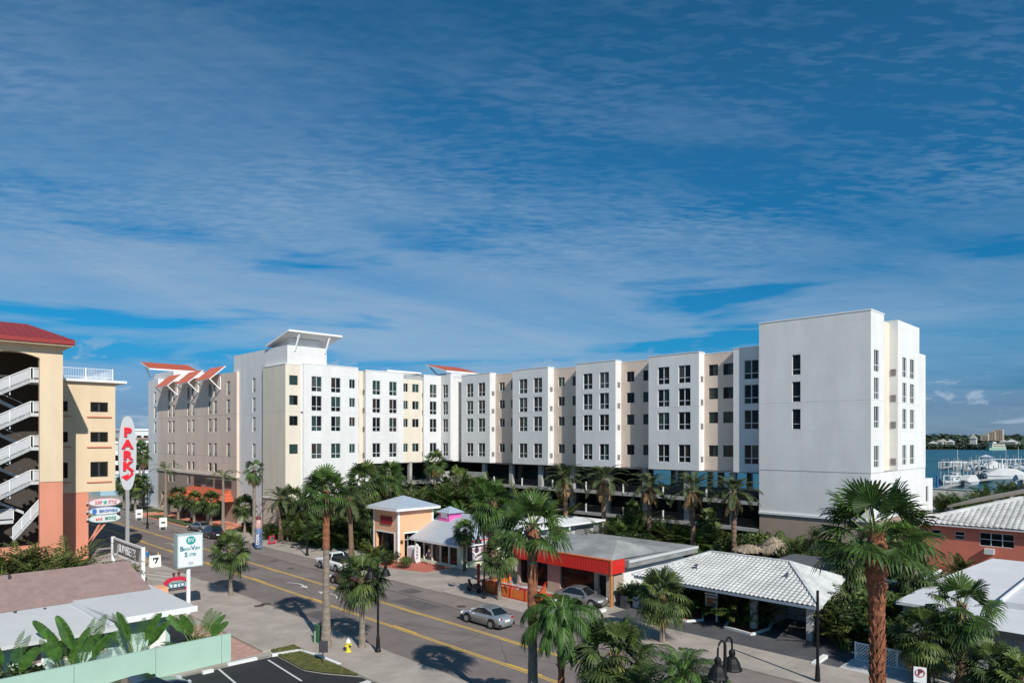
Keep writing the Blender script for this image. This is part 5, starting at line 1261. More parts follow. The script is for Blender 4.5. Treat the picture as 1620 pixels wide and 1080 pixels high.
# ------------------------------------------------------------------ street lamps
blk = mat('black_lamp_metal', (.008, .008, .009), .55, .1, spec=.3)
def make_lamp(two=True, H=6.1, rz=0.):
    t = empty('street_lamp', (0,0,0), '', 'street lamp', 'black bell street lamps', local=True)
    mb = MB(); mb.lathe((0,0,0), [(.2, 0), (.2, .1), (.14, .25), (.11, .9), (.075, 1.1), (.06, H-.9), (.05, H-.25)], 12); mb.build('pole', blk, t, smooth=False)
    arms = (1, -1) if two else (1,)
    for s in arms:
        mb = MB(); pts = [(0, 0, H-.9)]+[(s*(.27-.27*math.cos(a)), 0, H-.35+.3*math.sin(a)) for a in [PI*k/8 for k in range(9)]]+[(s*.54, 0, H-.55)]
        mb.path(pts, [.035]*len(pts), 8); a_ = mb.build('arm', blk, t)
        mb = MB(); mb.lathe((s*.54, 0, H-1.2), [(.34, 0), (.345, .03), (.3, .1), (.25, .26), (.17, .4), (.09, .46), (.11, .52), (.11, .62), (.04, .7)], 16); mb.build('bell_shade', blk, t, smooth=False)
    return t
lp = make_lamp()
def lamp_at(o, px, py, lab, sc=1., rz=.5, X=None):
    if X is None: g_ = G(px, py)
    else: g_ = Vector((X, AX(px, X), 0))
    c = copy_tree(lp, (g_.x, g_.y, .1), rz, lab, sc) if o is None else o
    if o is not None: o.location = (g_.x, g_.y, .1); o.rotation_euler = (0,0,rz); o['label'] = lab; o.scale = (sc,)*3
    return c
lamp_at(lp, 1147, 0, 'black double bell street lamp whose heads show large against the motel forecourt', 1.09, R(3), X=23.0)
lamp_at(None, 598, 1033, 'black double bell street lamp on the near pavement by the yellow hydrant', 1.0, R(-8))
lamp_at(None, 766, 948, 'black double bell street lamp on the far pavement in front of the shop poster', .98, R(-38))
lamp_at(None, 486, 880, 'black double bell street lamp among palms across the street near the white pickup', 1.1, R(-38))
lamp_at(None, 233, 836, 'black bell street lamp beside the far left corner of the hotel', 1.1, R(-20))
mb = MB(); g_ = Vector((39.9, AX(1293.5, 39.9), 0)); mb.lathe((g_.x, g_.y, .1), [(.16, 0), (.12, .8), (.09, 1.), (.075, 5.2)], 10); mb.build('metal_pole', blk, label='tall bare black pole in front of the tiled motel carport', cat='pole')
# hydrant
g_ = G(551, 1033); hy = empty('fire_hydrant', (g_.x, g_.y, .1), 'yellow fire hydrant with a white bonnet on the grass island', 'hydrant')
hyy = mat('hydrant_yellow', (.72, .6, .04), .5); hyw = mat('hydrant_white', (.75, .75, .7), .5)
mb = MB(); mb.lathe((g_.x, g_.y, .1), [(.2, 0), (.2, .06), (.14, .08), (.14, .55), (.19, .57), (.19, .62)], 14); mb.build('barrel', hyy, hy, smooth=False)
mb = MB(); mb.lathe((g_.x, g_.y, .72), [(.17, 0), (.15, .1), (.08, .2), (.04, .22), (.04, .28)], 12); mb.build('bonnet', hyw, hy)
for dx, dy in ((.2, 0), (-.2, 0), (0, -.22)): mb = MB(); mb.tube((g_.x, g_.y, .52), (g_.x+dx*1.2, g_.y+dy*1.2, .52), .07, n=8); mb.build('nozzle_cap', hyy if dy == 0 else dframe, hy)
# green utility box, small grey sign, no-parking sign
g_ = G(507, 1017); ub = empty('utility_cabinet', (g_.x, g_.y, .1), 'dark green utility cabinet behind the tall palm on the grass island', 'cabinet')
grn = mat('utility_green', (.05, .15, .07), .6); mb = MB(); mb.box(g_.x-.28, g_.y-.28, .09, g_.x+.28, g_.y+.28, 1.25); mb.build('body', grn, ub); mb = MB(); mb.box(g_.x-.31, g_.y-.31, 1.25, g_.x+.31, g_.y+.31, 1.31); mb.build('lid', grn, ub)
mb = MB(); mb.box(g_.x-.5, g_.y-.1, .09, g_.x-.42, g_.y-.02, .95); mb.build('conduit', mat('pale_green_pipe', (.25, .4, .25)), ub)
g_ = G(511, 1050); rs = empty('small_road_sign', (g_.x, g_.y, .1), 'small sign seen from its dark back on a thin post in the grass island', 'sign')
mb = MB(); mb.box(g_.x-.025, g_.y-.025, .08, g_.x+.025, g_.y+.025, 1.3); mb.build('post', dframe, rs); mb = MB(); mb.obox((g_.x, g_.y-.04, 1.1), (.2, -.2, 0), (.01, .01, 0), (0, 0, .36)); mb.build('plate', mat('sign_back', (.06, .055, .06), .5), rs)
g_ = G(1456, 1125); ns = empty('no_parking_sign', (g_.x, g_.y, .1), 'white no parking sign with a crossed circle on the far pavement at the right', 'sign')
zt_ = 1.9; mb = MB(); mb.box(g_.x-.03, g_.y-.03, .1, g_.x+.03, g_.y+.03, 2.3); mb.build('post', steel, ns)
mb = MB(); mb.obox((g_.x-.05, g_.y, zt_), (.1, -.27, 0), (.012, .005, 0), (0, 0, .4)); pl_ = mb.build('plate', trimw, ns)
text('lettering', 'P', .36, (g_.x-.08, g_.y-.01, zt_+.1), R(-70), mat('ink_black', (.02,.02,.02)), ns, .006, .01)
mb = MB(); c3 = Vector((g_.x-.08, g_.y-.01, zt_+.1)); ux = Vector((.34, -.94, 0)); pts = [c3+(ux*math.cos(a*PI/9)+Vector((0,0,1))*math.sin(a*PI/9))*.2 for a in range(19)]
mb.path(pts, .018, 5); mb.tube(pts[2], pts[11], .018, n=5); mb.build('prohibition_ring', mat('ring_red', (.5, .02, .03)), ns)
# small signs and bottle-shaped banner across the street
g_ = G(409, 868); bt = empty('bottle_banner', (g_.x, g_.y, .1), 'tall bottle shaped advertising banner with blue and red label beside the hotel corner', 'banner')
mb = MB(); prof = [(.42, 0), (.46, .1), (.46, 2.2), (.42, 2.5)]; mb.lathe((g_.x, g_.y, .15), prof, 14); mb.build('label_body', mat('banner_blue', (.03, .08, .2), .5, .5, 1.6, col2=(.16, .22, .34)), bt)
mb = MB(); mb.lathe((g_.x, g_.y, 2.66), [(.42, 0), (.45, .4), (.4, .8), (.28, 1.1)], 14); mb.build('upper_body', mat('banner_pink', (.5, .3, .28), .5, .3, 2), bt); mb = MB(); mb.lathe((g_.x, g_.y, 3.7), [(.3, 0), (.33, .3), (.16, .5)], 12); mb.build('cap', mat('banner_maroon', (.18, .04, .05), .6), bt)
text('lettering', 'COOL', .5, (g_.x-.3, g_.y-.42, 1.3), R(-45), mat('letter_white', (.75,.75,.76)), bt, .02, .02, roll=R(90))
g_ = G(430, 862); rb = empty('red_frame_board', (g_.x, g_.y, .1), 'small red framed pavement board beside the bottle banner', 'sign')
mb = MB()
for a, b in (((-.45, .1), (-.3, 1.2)), ((.45, .1), (.3, 1.2)), ((-.3, 1.2), (.3, 1.2)), ((-.42, .35), (.42, .35))): mb.bar((g_.x+a[0], g_.y, a[1]), (g_.x+b[0], g_.y, b[1]), .12)
mb.build('frame', mat('marquee_red', (.6,.02,.06)), rb); mb = MB(); mb.box(g_.x-.25, g_.y-.02, .45, g_.x+.25, g_.y+.02, 1.1); mb.build('board', darkc, rb)
for px, py, lab in ((258, 838, 'white square board on a post before the coral hotel drive'), (220, 823, 'white square board with a red top on a post left of the hotel drive')):
    g_ = G(px, py); b_ = empty('post_board', (g_.x, g_.y, .1), lab, 'sign'); mb = MB(); mb.box(g_.x-.55, g_.y-.05, .5, g_.x+.55, g_.y+.05, 1.9); mb.build('board', trimw, b_); 
    for s_x in (-.5, .4): mb = MB(); mb.box(g_.x+s_x, g_.y-.04, .03, g_.x+s_x+.1, g_.y+.04, .5); mb.build('leg', steel, b_)
    mb = MB(); mb.box(g_.x-.3, g_.y-.06, 1.0, g_.x+.3, g_.y-.052, 1.3); mb.build('dark_text_block', darkc, b_)
# scooter by the far lamp
g_ = G(750, 938); sc_ = empty('motor_scooter', (g_.x, g_.y, .1), 'black motor scooter parked on the pavement by the far street lamp', 'scooter')
for y in (-.65, .65): mb = MB(); mb.path([(g_.x-.06, g_.y+y, .38), (g_.x+.06, g_.y+y, .38)], .27, 14); mb.build('wheel', black, sc_)
mb = MB(); mb.loft([[(g_.x+sx*w_, g_.y+y, z+dz) for sx, dz in ((-1, 0), (1, 0), (1, h_), (-1, h_))] for y, w_, z, h_ in ((-.85, .08, .55, .2), (-.5, .16, .5, .5), (-.1, .18, .42, .45), (.2, .16, .38, .15), (.5, .14, .42, .35), (.72, .1, .6, .6))]); mb.build('body', mat('scooter_black', (.02,.02,.022), .3), sc_)
mb = MB(); mb.bar((g_.x-.35, g_.y+.55, 1.2), (g_.x+.35, g_.y+.55, 1.2), .05); mb.build('handlebar', dframe, sc_)
g_ = G(757, 932); mb = MB(); mb.lathe((g_.x, g_.y, .1), [(.16, 0), (.14, .2), (.13, 1.9), (.2, 2.0), (.15, 2.3)], 10); mb.build('red_post', mat('dark_red_post', (.3, .03, .03), .6), label='dark red post beside the black scooter', cat='post')
g_ = G(741, 905)
person((46.6, 60.2, .04), R(120), 'person in dark clothes standing at the surf shop glass front', (.03, .03, .04), (.05, .05, .07))

# ------------------------------------------------------------------ vehicles
rub = mat('tyre_rubber', (.015, .015, .016), .85); rim = mat('alloy_rim', (.42, .43, .44), .35, metal=.7); cgl = mat('car_glass', (.01, .016, .02), .04, spec=.6)
redl = mat('tail_lamp_red', (.35, .01, .012), .3); hdl = mat('head_lamp', (.6, .62, .64), .15)
def make_car(name, label, paint, L_=4.55, W_=1.8, H_=1.42, style='sedan', group=None):
    """x forward, built at the origin"""
    t = empty(name, (0,0,0), label, 'car' if style != 'pickup' else 'pickup truck', group, local=True)
    h = L_/2; wb = L_*.295; wr = .33 if style != 'pickup' else .38; hw = W_/2
    if style == 'sedan':
        belt = [(-h, .55, .5), (-h+.08, .82, .93), (-h+.5, .9, .98), (-.9, .93, .97), (.3, .93, .93), (.95, .91, .9), (h-.6, .86, .8), (h-.12, .74, .66), (h, .55, .52)]
        roof = [(-h+.62, .6, .98), (-.95, .56, H_-.06), (-.35, .57, H_), (.25, .56, H_-.04), (1.05, .64, .92)]
    elif style == 'suv':
        belt = [(-h, .6, .6), (-h+.06, .86, 1.05), (-h+.3, .92, 1.08), (-.5, .94, 1.08), (.5, .93, 1.05), (1.0, .92, 1.03), (h-.5, .88, .95), (h-.1, .78, .82), (h, .6, .6)]
        roof = [(-h+.18, .68, 1.08), (-h+.5, .62, H_-.05), (-.4, .62, H_), (.35, .6, H_-.04), (1.05, .7, 1.05)]
    else:
        belt = [(-h, .8, .75), (-h+.05, .92, 1.08), (-1.0, .95, 1.1), (0, .95, 1.12), (.8, .95, 1.12), (1.2, .94, 1.12), (h-.4, .9, 1.05), (h-.08, .84, .95), (h, .7, .7)]
        roof = [(-.62, .72, 1.1), (-.5, .64, H_-.04), (.1, .64, H_), (.5, .63, H_-.05), (1.15, .75, 1.12)]
    def interp(tab, x):
        if x <= tab[0][0]: return tab[0][1:]
        for a, b in zip(tab, tab[1:]):
            if x <= b[0]:
                f = (x-a[0])/(b[0]-a[0]); return tuple(p+(q-p)*f for p, q in zip(a[1:], b[1:]))
        return tab[-1][1:]
    mb = MB(); rings = []; n = 44
    for i in range(n+1):
        x = -h+L_*i/n; wv, zt_ = interp(belt, x); wv = wv*hw/.93
        low = .2
        for wx in (-wb, wb*1.02):
            dd = abs(x-wx)
            if dd < wr+.07: low = max(low, wr+math.sqrt(max(0, (wr+.07)**2-dd*dd)))
        low = min(low, zt_-.1)
        zm = max(low+.02, (zt_+.3)*.55)
        rings.append([(x, -wv*.93, low), (x, -wv, zm), (x, -wv*.99, max(zm+.01, zt_-.13)), (x, -wv*.87, zt_), (x, wv*.87, zt_), (x, wv*.99, max(zm+.01, zt_-.13)), (x, wv, zm), (x, wv*.93, low)])
    mb.loft(rings); body = mb.build('body', paint, t, smooth=False)
    for p in body.data.polygons: p.use_smooth = True
    body.data.update()
    # cabin: glass band with painted pillars and roof
    mb = MB(); gb = MB(); cr = []
    for x, wv, z in roof: cr.append((x, wv*hw/.93, z))
    def side(s):
        zl = [interp(belt, x)[1]-.02 for x, _, _ in cr]; wl = [interp(belt, x)[0]*hw/.93*.88 for x, _, _ in cr]
        bot = [(cr[0][0], s*wl[0], zl[0]), (cr[-1][0], s*wl[-1], zl[-1])]
        top = [(x, s*w_, z) for x, w_, z in cr[1:-1]]
        poly = [bot[0]]+[bot[1]]+top[::-1]
        ctr = Vector((sum(p[0] for p in poly)/len(poly), s*hw*.8, sum(p[2] for p in poly)/len(poly)))
        q_ = [Vector(p) for p in poly]; gl = [ctr+(p-ctr)*.86+Vector((0, s*.012+(p-ctr).y*.14, 0)) for p in q_]
        mb.face(poly if s < 0 else poly[::-1]); gb.face(gl if s < 0 else gl[::-1])
    side(-1); side(1)
    def cap(i, j, glass):
        (xa, wa, za), (xb, wb_, zb_) = cr[i], cr[j]
        if i == 0 or j == len(cr)-1 : pass
        wa2 = interp(belt, xa)[0]*hw/.93*.88 if i in (0, len(cr)-1) else wa; wb2 = interp(belt, xb)[0]*hw/.93*.88 if j in (0, len(cr)-1) else wb_
        za2 = za-.03 if i in (0, len(cr)-1) else za; zb2 = zb_-.03 if j in (0, len(cr)-1) else zb_
        q_ = [Vector((xa, -wa2, za2)), Vector((xb, -wb2, zb2)), Vector((xb, wb2, zb2)), Vector((xa, wa2, za2))]
        mb.face(q_)
        if glass:
            c = sum(q_, Vector())/4; n_ = (q_[1]-q_[0]).cross(q_[3]-q_[0]).normalized(); n_ = n_ if n_.z > 0 else -n_
            gb.face([c+(p-c)*.87+n_*.012 for p in q_])
    for i in range(len(cr)-1): cap(i, i+1, i in (0, len(cr)-2))
    cab = mb.build('cabin', paint, t); gb.build('glass', cgl, cab)
    for sx in (-wb, wb*1.02):
        for s in (-1, 1):
            mb = MB(); y0, y1 = s*(hw-.2), s*(hw-.0); mb.path([(sx, y0, wr), (sx, y1, wr)], wr, 20); wh = mb.build('wheel', rub, t)
            mb = MB(); mb.path([(sx, y1, wr), (sx, y1+s*.012, wr)], wr*.62, 14); mb.build('rim', rim, wh)
    z_ = interp(belt, h-.1)[1]
    for s in (-1, 1):
        mb = MB(); mb.obox((h-.14, s*hw*.68, z_-.02), (.1, -s*.08, 0), (.02, .16, 0), (0, 0, .07)); mb.build('headlight', hdl, t)
        mb = MB(); zb_ = interp(belt, -h+.1)[1]-.14; mb.obox((-h+.1, s*hw*.62, zb_), (.05, -s*.03, 0), (-.02, .13, 0), (0, 0, .07)); mb.build('taillight', redl, t)
        mb = MB(); mb.obox((.85, s*(hw+.06), .98 if style == 'sedan' else 1.15), (.06, 0, 0), (0, .09, 0), (0, 0, .06)); mb.build('mirror', paint, t)
    mb = MB(); mb.box(-h-.01, -.24, .55, -h+.06, .24, .7); mb.build('number_plate', trimw, t)
    mb = MB(); mb.box(-h+.02, -hw*.85, .24, h-.02, hw*.85, .42); mb.build('underbody', black, t)
    return t
silver = mat('silver_paint', (.42, .44, .46), .25, .02, metal=.6, coat=.6); bronze = mat('bronze_grey_paint', (.27, .26, .26), .3, .02, metal=.5, coat=.5)
wpt = mat('white_car_paint', (.75, .76, .76), .25, .02, coat=.5); bpt = mat('black_car_paint', (.012, .014, .02), .15, .02, coat=.8); mpt = mat('maroon_car_paint', (.07, .018, .02), .25, coat=.6); gpt = mat('grey_car_paint', (.25, .26, .28), .25, metal=.5, coat=.5)
def place(t, x, y, rz, z=.02): t.location = (x, y, z); t.rotation_euler = (0, 0, rz)
c1 = make_car('silver_coupe', 'silver two door coupe driving away along the far lane', silver, 4.5, 1.8, 1.4); place(c1, 34.95, 38.05, R(90))
c2 = make_car('parked_hatchback', 'bronze grey hatchback parked nose in at the red restaurant', bronze, 4.5, 1.8, 1.5); g_ = G(932, 956); place(c2, 44.7, 36.9, R(-78))
c3 = make_car('white_pickup', 'white pickup truck parked along the far kerb facing away', wpt, 5.4, 1.95, 1.85, 'pickup'); g_ = G(507, 899); place(c3, 37.9, 65.2, R(90))
mb = MB(); mb.box(-2.6, -.85, 1.1, -.7, .85, 1.5); mb.build('tool_rack', black, c3)
c4 = make_car('maroon_sedan', 'dark maroon car in the road half hidden by the round headed palm', mpt, 4.6, 1.8, 1.42); place(c4, 34.9, 57.6, R(90))
c5 = make_car('black_suv', 'black sport utility vehicle parked below the hotel entrance canopy', bpt, 4.6, 1.85, 1.7, 'suv'); g_ = G(338, 853); place(c5, g_.x+.5, g_.y+2, R(90))
c6 = make_car('grey_sedan', 'grey sedan parked just behind the black vehicle at the hotel entrance', gpt); g_ = G(315, 843); place(c6, g_.x+1, g_.y+2.5, R(100))
c7 = make_car('white_sedan', 'white hatchback parked behind the red restaurant roof beside the dark shrubs', wpt, 4.2, 1.75, 1.5); place(c7, 73.4, 48.6, R(-75))
g_ = G(1142, 880); c8 = make_car('dark_sedan', 'dark grey car parked behind the ridge of the tiled motel roof', gpt, 4.6, 1.85, 1.5); place(c8, 72.6, 39.0, R(-75))
g_ = G(235, 1090, 0); c9 = make_car('black_hatchback', 'black car at the bottom edge of the dark parking lot', bpt, 4.3, 1.8, 1.55, 'suv'); place(c9, 11.5, 38.9, R(8))
c10 = make_car('carport_car', 'black car parked in shade under the left end of the tiled motel roof', bpt, 4.4, 1.8, 1.45); place(c10, 50.4, 30.4, R(-90))
c10.location = (49.9, 30.6, .03); c10.rotation_euler = (0,0,R(0))
c11 = make_car('street_car', 'dark car driving on the street beyond the garage overhang', bpt, 4.6, 1.8, 1.5); g_ = G(205, 786); place(c11, 34.9, 137, R(90))

for (a, b, lab) in (((79, 24.5, 6.4), (70, -12, 6.9), 'upper thin black overhead cable crossing before the coral house'), ((79, 24.3, 5.6), (70, -12, 6.2), 'lower thin black overhead cable crossing before the coral house')):
    a, b = Vector(a), Vector(b); mb = MB(); mb.path([a.lerp(b, t/12)+Vector((0, 0, -.9*math.sin(PI*t/12))) for t in range(13)], .018, 4); mb.build('overhead_cable', black, label=lab, cat='cable')
# ------------------------------------------------------------------ palms and shrubs
rnd = random.Random(11)
def U(a, b): return rnd.uniform(a, b)
def fan_leaf(mb, p0, az, el, pet, R_, nseg, droop, mi=0, spread=110, stalk=None):
    """a costapalmate leaf: stalk, then a pleated fan whose segments split and hang at the tips"""
    d = Vector((math.cos(az)*math.cos(el), math.sin(az)*math.cos(el), math.sin(el)))
    s = Vector((-math.sin(az), math.cos(az), 0)); 
    mid = p0+d*pet*.5; p1 = p0+d*pet+Vector((0,0,-pet*.12*droop))
    d2 = (d+Vector((0,0,-.28*droop))).normalized(); n = s.cross(d2).normalized(); n = n if n.z > 0 else -n
    tw = U(-.5, .5); s2 = (s*math.cos(tw)+n*math.sin(tw)).normalized(); n2 = d2.cross(s2).normalized()
    if n2.z < 0: n2 = -n2
    wq = .018+.006*R_
    (stalk or mb).face([p0-s*wq*1.6, p0+s*wq*1.6, p1+s*wq, p1-s*wq], 1 if stalk is None else mi)
    a0 = math.radians(spread)
    for k in range(nseg):
        a = -a0+2*a0*(k+.5)/nseg+U(-.02, .02); da = a0/nseg*1.04
        Ls = R_*(.72+.3*math.cos(a*.6))*U(.9, 1.06)
        dr = lambda r: Vector((0, 0, -droop*r*r*R_*.42)) - n2*abs(math.sin(a))*r*.16*R_
        def pt(ang, r, lift=0): return p1+(d2*math.cos(ang)+s2*math.sin(ang))*Ls*r+dr(r)+n2*lift
        m = .55
        mb.face([p1, pt(a-da, m, -.012), pt(a, m, .022)], mi); mb.face([p1, pt(a, m, .022), pt(a+da, m, -.012)], mi)
        t = pt(a+U(-.05, .05), 1.)+Vector((0, 0, -droop*R_*U(.05, .28)))
        q0, q1 = pt(a-da*.55, .82), pt(a+da*.55, .82)
        mb.face([pt(a-da, m, -.012), q0, q1, pt(a+da, m, -.012)], mi); mb.face([q0, t, q1], mi)
def frond(mb, p0, az, el, L_, nl, leaf, grav, vee=.5, mi=0, hang=.25, rach=1, side=0., lwf=1.):
    """a feather frond: arching midrib with two ranks of leaflets"""
    pts = []; p = Vector(p0); e = el; st = 9; a_ = az
    for i in range(st+1):
        pts.append(p.copy()); p = p+Vector((math.cos(a_)*math.cos(e), math.sin(a_)*math.cos(e), math.sin(e)))*L_/st; e -= grav/st*(.5+1.*i/st); a_ += side/st
    for i in range(st):
        w = .03*(1-i/st)+.008; s = Vector((-math.sin(az), math.cos(az), 0)); 
        mb.face([pts[i]-s*w, pts[i]+s*w, pts[i+1]+s*w*.85, pts[i+1]-s*w*.85], rach)
    for k in range(nl):
        t = .14+.86*(k+.5)/nl; f = t*st; i = min(int(f), st-1); q = pts[i].lerp(pts[i+1], f-i); d = (pts[i+1]-pts[i]).normalized()
        s = d.cross(Vector((0,0,1))); s = s.normalized() if s.length > .05 else Vector((-math.sin(az), math.cos(az), 0)); n = s.cross(d).normalized(); n = n if n.z > -.2 else -n
        ll = leaf*math.sin(PI*(.12+.83*t))**.7
        for sg in (-1, 1):
            v = (s*sg*(1-.15*t)+d*(.55+.5*t)+n*U(vee*.4, vee)).normalized(); lw = (.03+.022*leaf)*lwf
            m1 = q+v*ll*.55+Vector((0,0,-hang*ll*.22)); t1 = q+v*ll*.92+Vector((0,0,-hang*ll*U(.7, 1.2)))
            wv = v.cross(n).normalized()*lw
            mb.face([q-wv*.5, q+wv*.5, m1+wv, m1-wv], mi); mb.face([m1-wv, m1+wv, t1], mi)
def trunk_mesh(H, r0, r1, m, lean=(0,0), rough=.08, name='trunk', parent=None, bulge=0., seg=None, n=12):
    seg = seg or max(8, int(H/.22)); mb = MB(); rings = []
    for i in range(seg+1):
        t = i/seg; r = r0+(r1-r0)*min(1, t*1.15)+ .5*r0*math.exp(-t*9) + bulge*math.exp(-((t-.9)/.12)**2)
        c = Vector((lean[0]*t*t, lean[1]*t*t, H*t)); rr = r*(1+(rough if i % 2 else -rough*.5))
        rings.append([(c.x+rr*math.cos(2*PI*k/n+i*.26)*(1+U(-.5, .5)*rough), c.y+rr*math.sin(2*PI*k/n+i*.26)*(1+U(-.5, .5)*rough), c.z) for k in range(n)])
    mb.loft(rings); return mb.build(name, m, parent)
def boots(H, h0, r, m, parent, lean=(0,0), nrow=9, out=.12, name='leaf_boots'):
    mb = MB()
    for i in range(nrow):
        z = h0+(H-h0)*i/nrow; t = z/H; c = Vector((lean[0]*t*t, lean[1]*t*t, 0)); k7 = 7
        for k in range(k7):
            a = 2*PI*(k+.5*(i % 2))/k7+U(-.1, .1); d = Vector((math.cos(a), math.sin(a), 0)); s = Vector((-math.sin(a), math.cos(a), 0)); w = r*.38
            b = c+d*r*.9+Vector((0,0,z)); o = b+d*out*U(.6, 1.3)+Vector((0,0,(H-h0)/nrow*U(1.1, 1.6)))
            mb.face([b-s*w, b+s*w, o+s*w*.45, o-s*w*.45]); mb.face([b-s*w, o-s*w*.45, o-d*.05-s*w*.3, b-d*.05-s*w]); mb.face([b+s*w, b+d*-.05+s*w, o-d*.05+s*w*.3, o+s*w*.45])
    return mb.build(name, m, parent)
def palm_fan(name, H, R_, kind='fan', nleaf=34, nseg=18, r0=.2, r1=.15, trunkm=None, lean=(0,0), deadn=0, nboot=0, droop=1., pet=None, yellow=0, light=.12, bulge=0., lowest=-55, boot_from=.72, rough=.05):
    t = empty(name, (0,0,0), '', 'palm tree', None, local=True)
    trunk_mesh(H, r0, r1, trunkm or trunk_g, lean, rough, parent=t, bulge=bulge)
    top = Vector((lean[0], lean[1], H)); R_ = R_*.8; pet = pet or R_*.6; g = fan_g if kind == 'fan' else sab_g
    mb = MB(); ml = MB(); md = MB()
    for i in range(nleaf):
        f = (i+.5)/nleaf; el = R(82-(82-lowest)*f**.85); az = i*2.39996+U(-.2, .2)
        p0 = top+Vector((math.cos(az), math.sin(az), 0))*r1*.6+Vector((0,0,-.35*f))
        tgt = ml if rnd.random() < light or f < .08 else mb
        fan_leaf(tgt, p0, az, el+U(-.08, .08), pet*U(.85, 1.12), R_*.66*U(.88, 1.08), nseg, droop*(.35+.9*f), 0)
    cr = mb.build('crown', [g, green_st], t)
    if ml.v: ml.build('young_leaves', [fan_l if kind == 'fan' else bush_l, green_st], t)
    for i in range(deadn):
        az = i*2.39996+.7; fan_leaf(md, top+Vector((math.cos(az), math.sin(az), 0))*r1+Vector((0,0,-.5-U(0, .6))), az, R(U(-80, -55)), pet*.55, R_*.6, max(8, nseg//2), 1.2, 0)
    if md.v: md.build('dead_fronds', [dead, dead], t)
    my_ = MB()
    for i in range(yellow):
        az = i*2.39996+.3; fan_leaf(my_, top+Vector((math.cos(az), math.sin(az), 0))*r1+Vector((0,0,-.25)), az, R(U(-62, -35)), pet*.8, R_*.6, nseg, 1.2, 0)
    if my_.v: my_.build('yellow_fronds', [yelf, yelf], t)
    if nboot: boots(H, H*boot_from, r1*1.15, boot_m if trunkm is not trunk_r else trunk_r, t, lean, nboot, .07 if nboot > 20 else .12)
    return t
def palm_feather(name, H, L_, nfr=20, g=None, leaf=.55, grav=1.6, nl=26, r0=.2, r1=.15, trunkm=None, lean=(0,0), deadn=0, nboot=0, lowest=-25, hang=.3, top_el=80, bulge=0., clumps=1, vee=.5, rough=.06):
    t = empty(name, (0,0,0), '', 'palm tree', None, local=True)
    trunk_mesh(H, r0, r1, trunkm or trunk_g, lean, rough, parent=t, bulge=bulge)
    top = Vector((lean[0], lean[1], H)); mb = MB(); md = MB()
    for i in range(nfr):
        f = (i+.5)/nfr; el = R(top_el-(top_el-lowest)*f); az = i*2.39996+U(-.25, .25)
        frond(mb, top+Vector((math.cos(az), math.sin(az), 0))*r1*.5+Vector((0,0,-.25*f)), az, el, L_*U(.85, 1.08)*(.75 if f < .1 else 1), nl, leaf, grav*U(.85, 1.15)*(1-.25*f), vee, 0, hang, side=U(-.3, .3), lwf=.5 if g is que_g else 1.)
    mb.build('crown', [g or dat_g, green_st], t)
    for i in range(deadn):
        az = i*2.39996+.5; frond(md, top+Vector((math.cos(az), math.sin(az), 0))*r1+Vector((0,0,-.4)), az, R(U(-70, -50)), L_*U(.5, .8), max(10, nl//2), leaf*.6, .5, .2, 0, .6)
    if md.v: md.build('dead_fronds', [dead, dead], t)
    if nboot: boots(H, H*.6, r1*1.15, boot_m, t, lean, nboot)
    return t
def shrub_feather(name, label, loc, n, L_, g=None, leaf=.32, spread=.5, nl=15, el0=50, el1=86, group=None, cat='shrub', grav=1.4):
    t = empty(name, loc, label, cat, group, local=True)
    mb = MB()
    for i in range(n):
        az = U(0, 2*PI); r = spread*math.sqrt(U(0, 1)); a2 = U(0, 2*PI)
        frond(mb, (r*math.cos(a2), r*math.sin(a2), 0), az, R(U(el0, el1)), L_*U(.65, 1.1), nl, leaf, grav, .4, 0, .35)
    mb.build('fronds', [g or are_g, green_st], t); return t
def bush(name, label, loc, rx, ry, h, n=900, m=None, size=.16, group=None, cat='shrub', stem=True):
    """leafy bush: leaf clusters in an uneven volume of lumps"""
    t = empty(name, loc, label, cat, group, local=True)
    lumps = [(U(-.6, .6)*rx, U(-.6, .6)*ry, h*U(.4, .8), U(.35, .6)) for _ in range(7)]
    mb = MB()
    for i in range(n):
        cx, cy, cz, s = rnd.choice(lumps); v = Vector((rnd.gauss(0,1), rnd.gauss(0,1), rnd.gauss(0,1))).normalized()*U(.6, 1.05)
        p = Vector((cx+v.x*rx*s, cy+v.y*ry*s, max(.05, cz+v.z*h*s*.7)))
        a = Vector((U(-1,1), U(-1,1), U(-.3,1))).normalized(); b = a.cross(Vector((U(-1,1), U(-1,1), U(-1,1)))).normalized(); z = size*U(.6, 1.3)
        mb.face([p, p+a*z*.5+b*z*.3, p+a*z*1.2, p+a*z*.5-b*z*.3])
    mb.build('foliage', m or bush_g, t)
    if stem:
        sm = MB()
        for cx, cy, cz, s in lumps[:4]: sm.path([(0, 0, 0), (cx*.5, cy*.5, cz*.5), (cx, cy, cz)], [.04, .03, .01], 5)
        sm.build('stems', trunk_b, t)
    return t
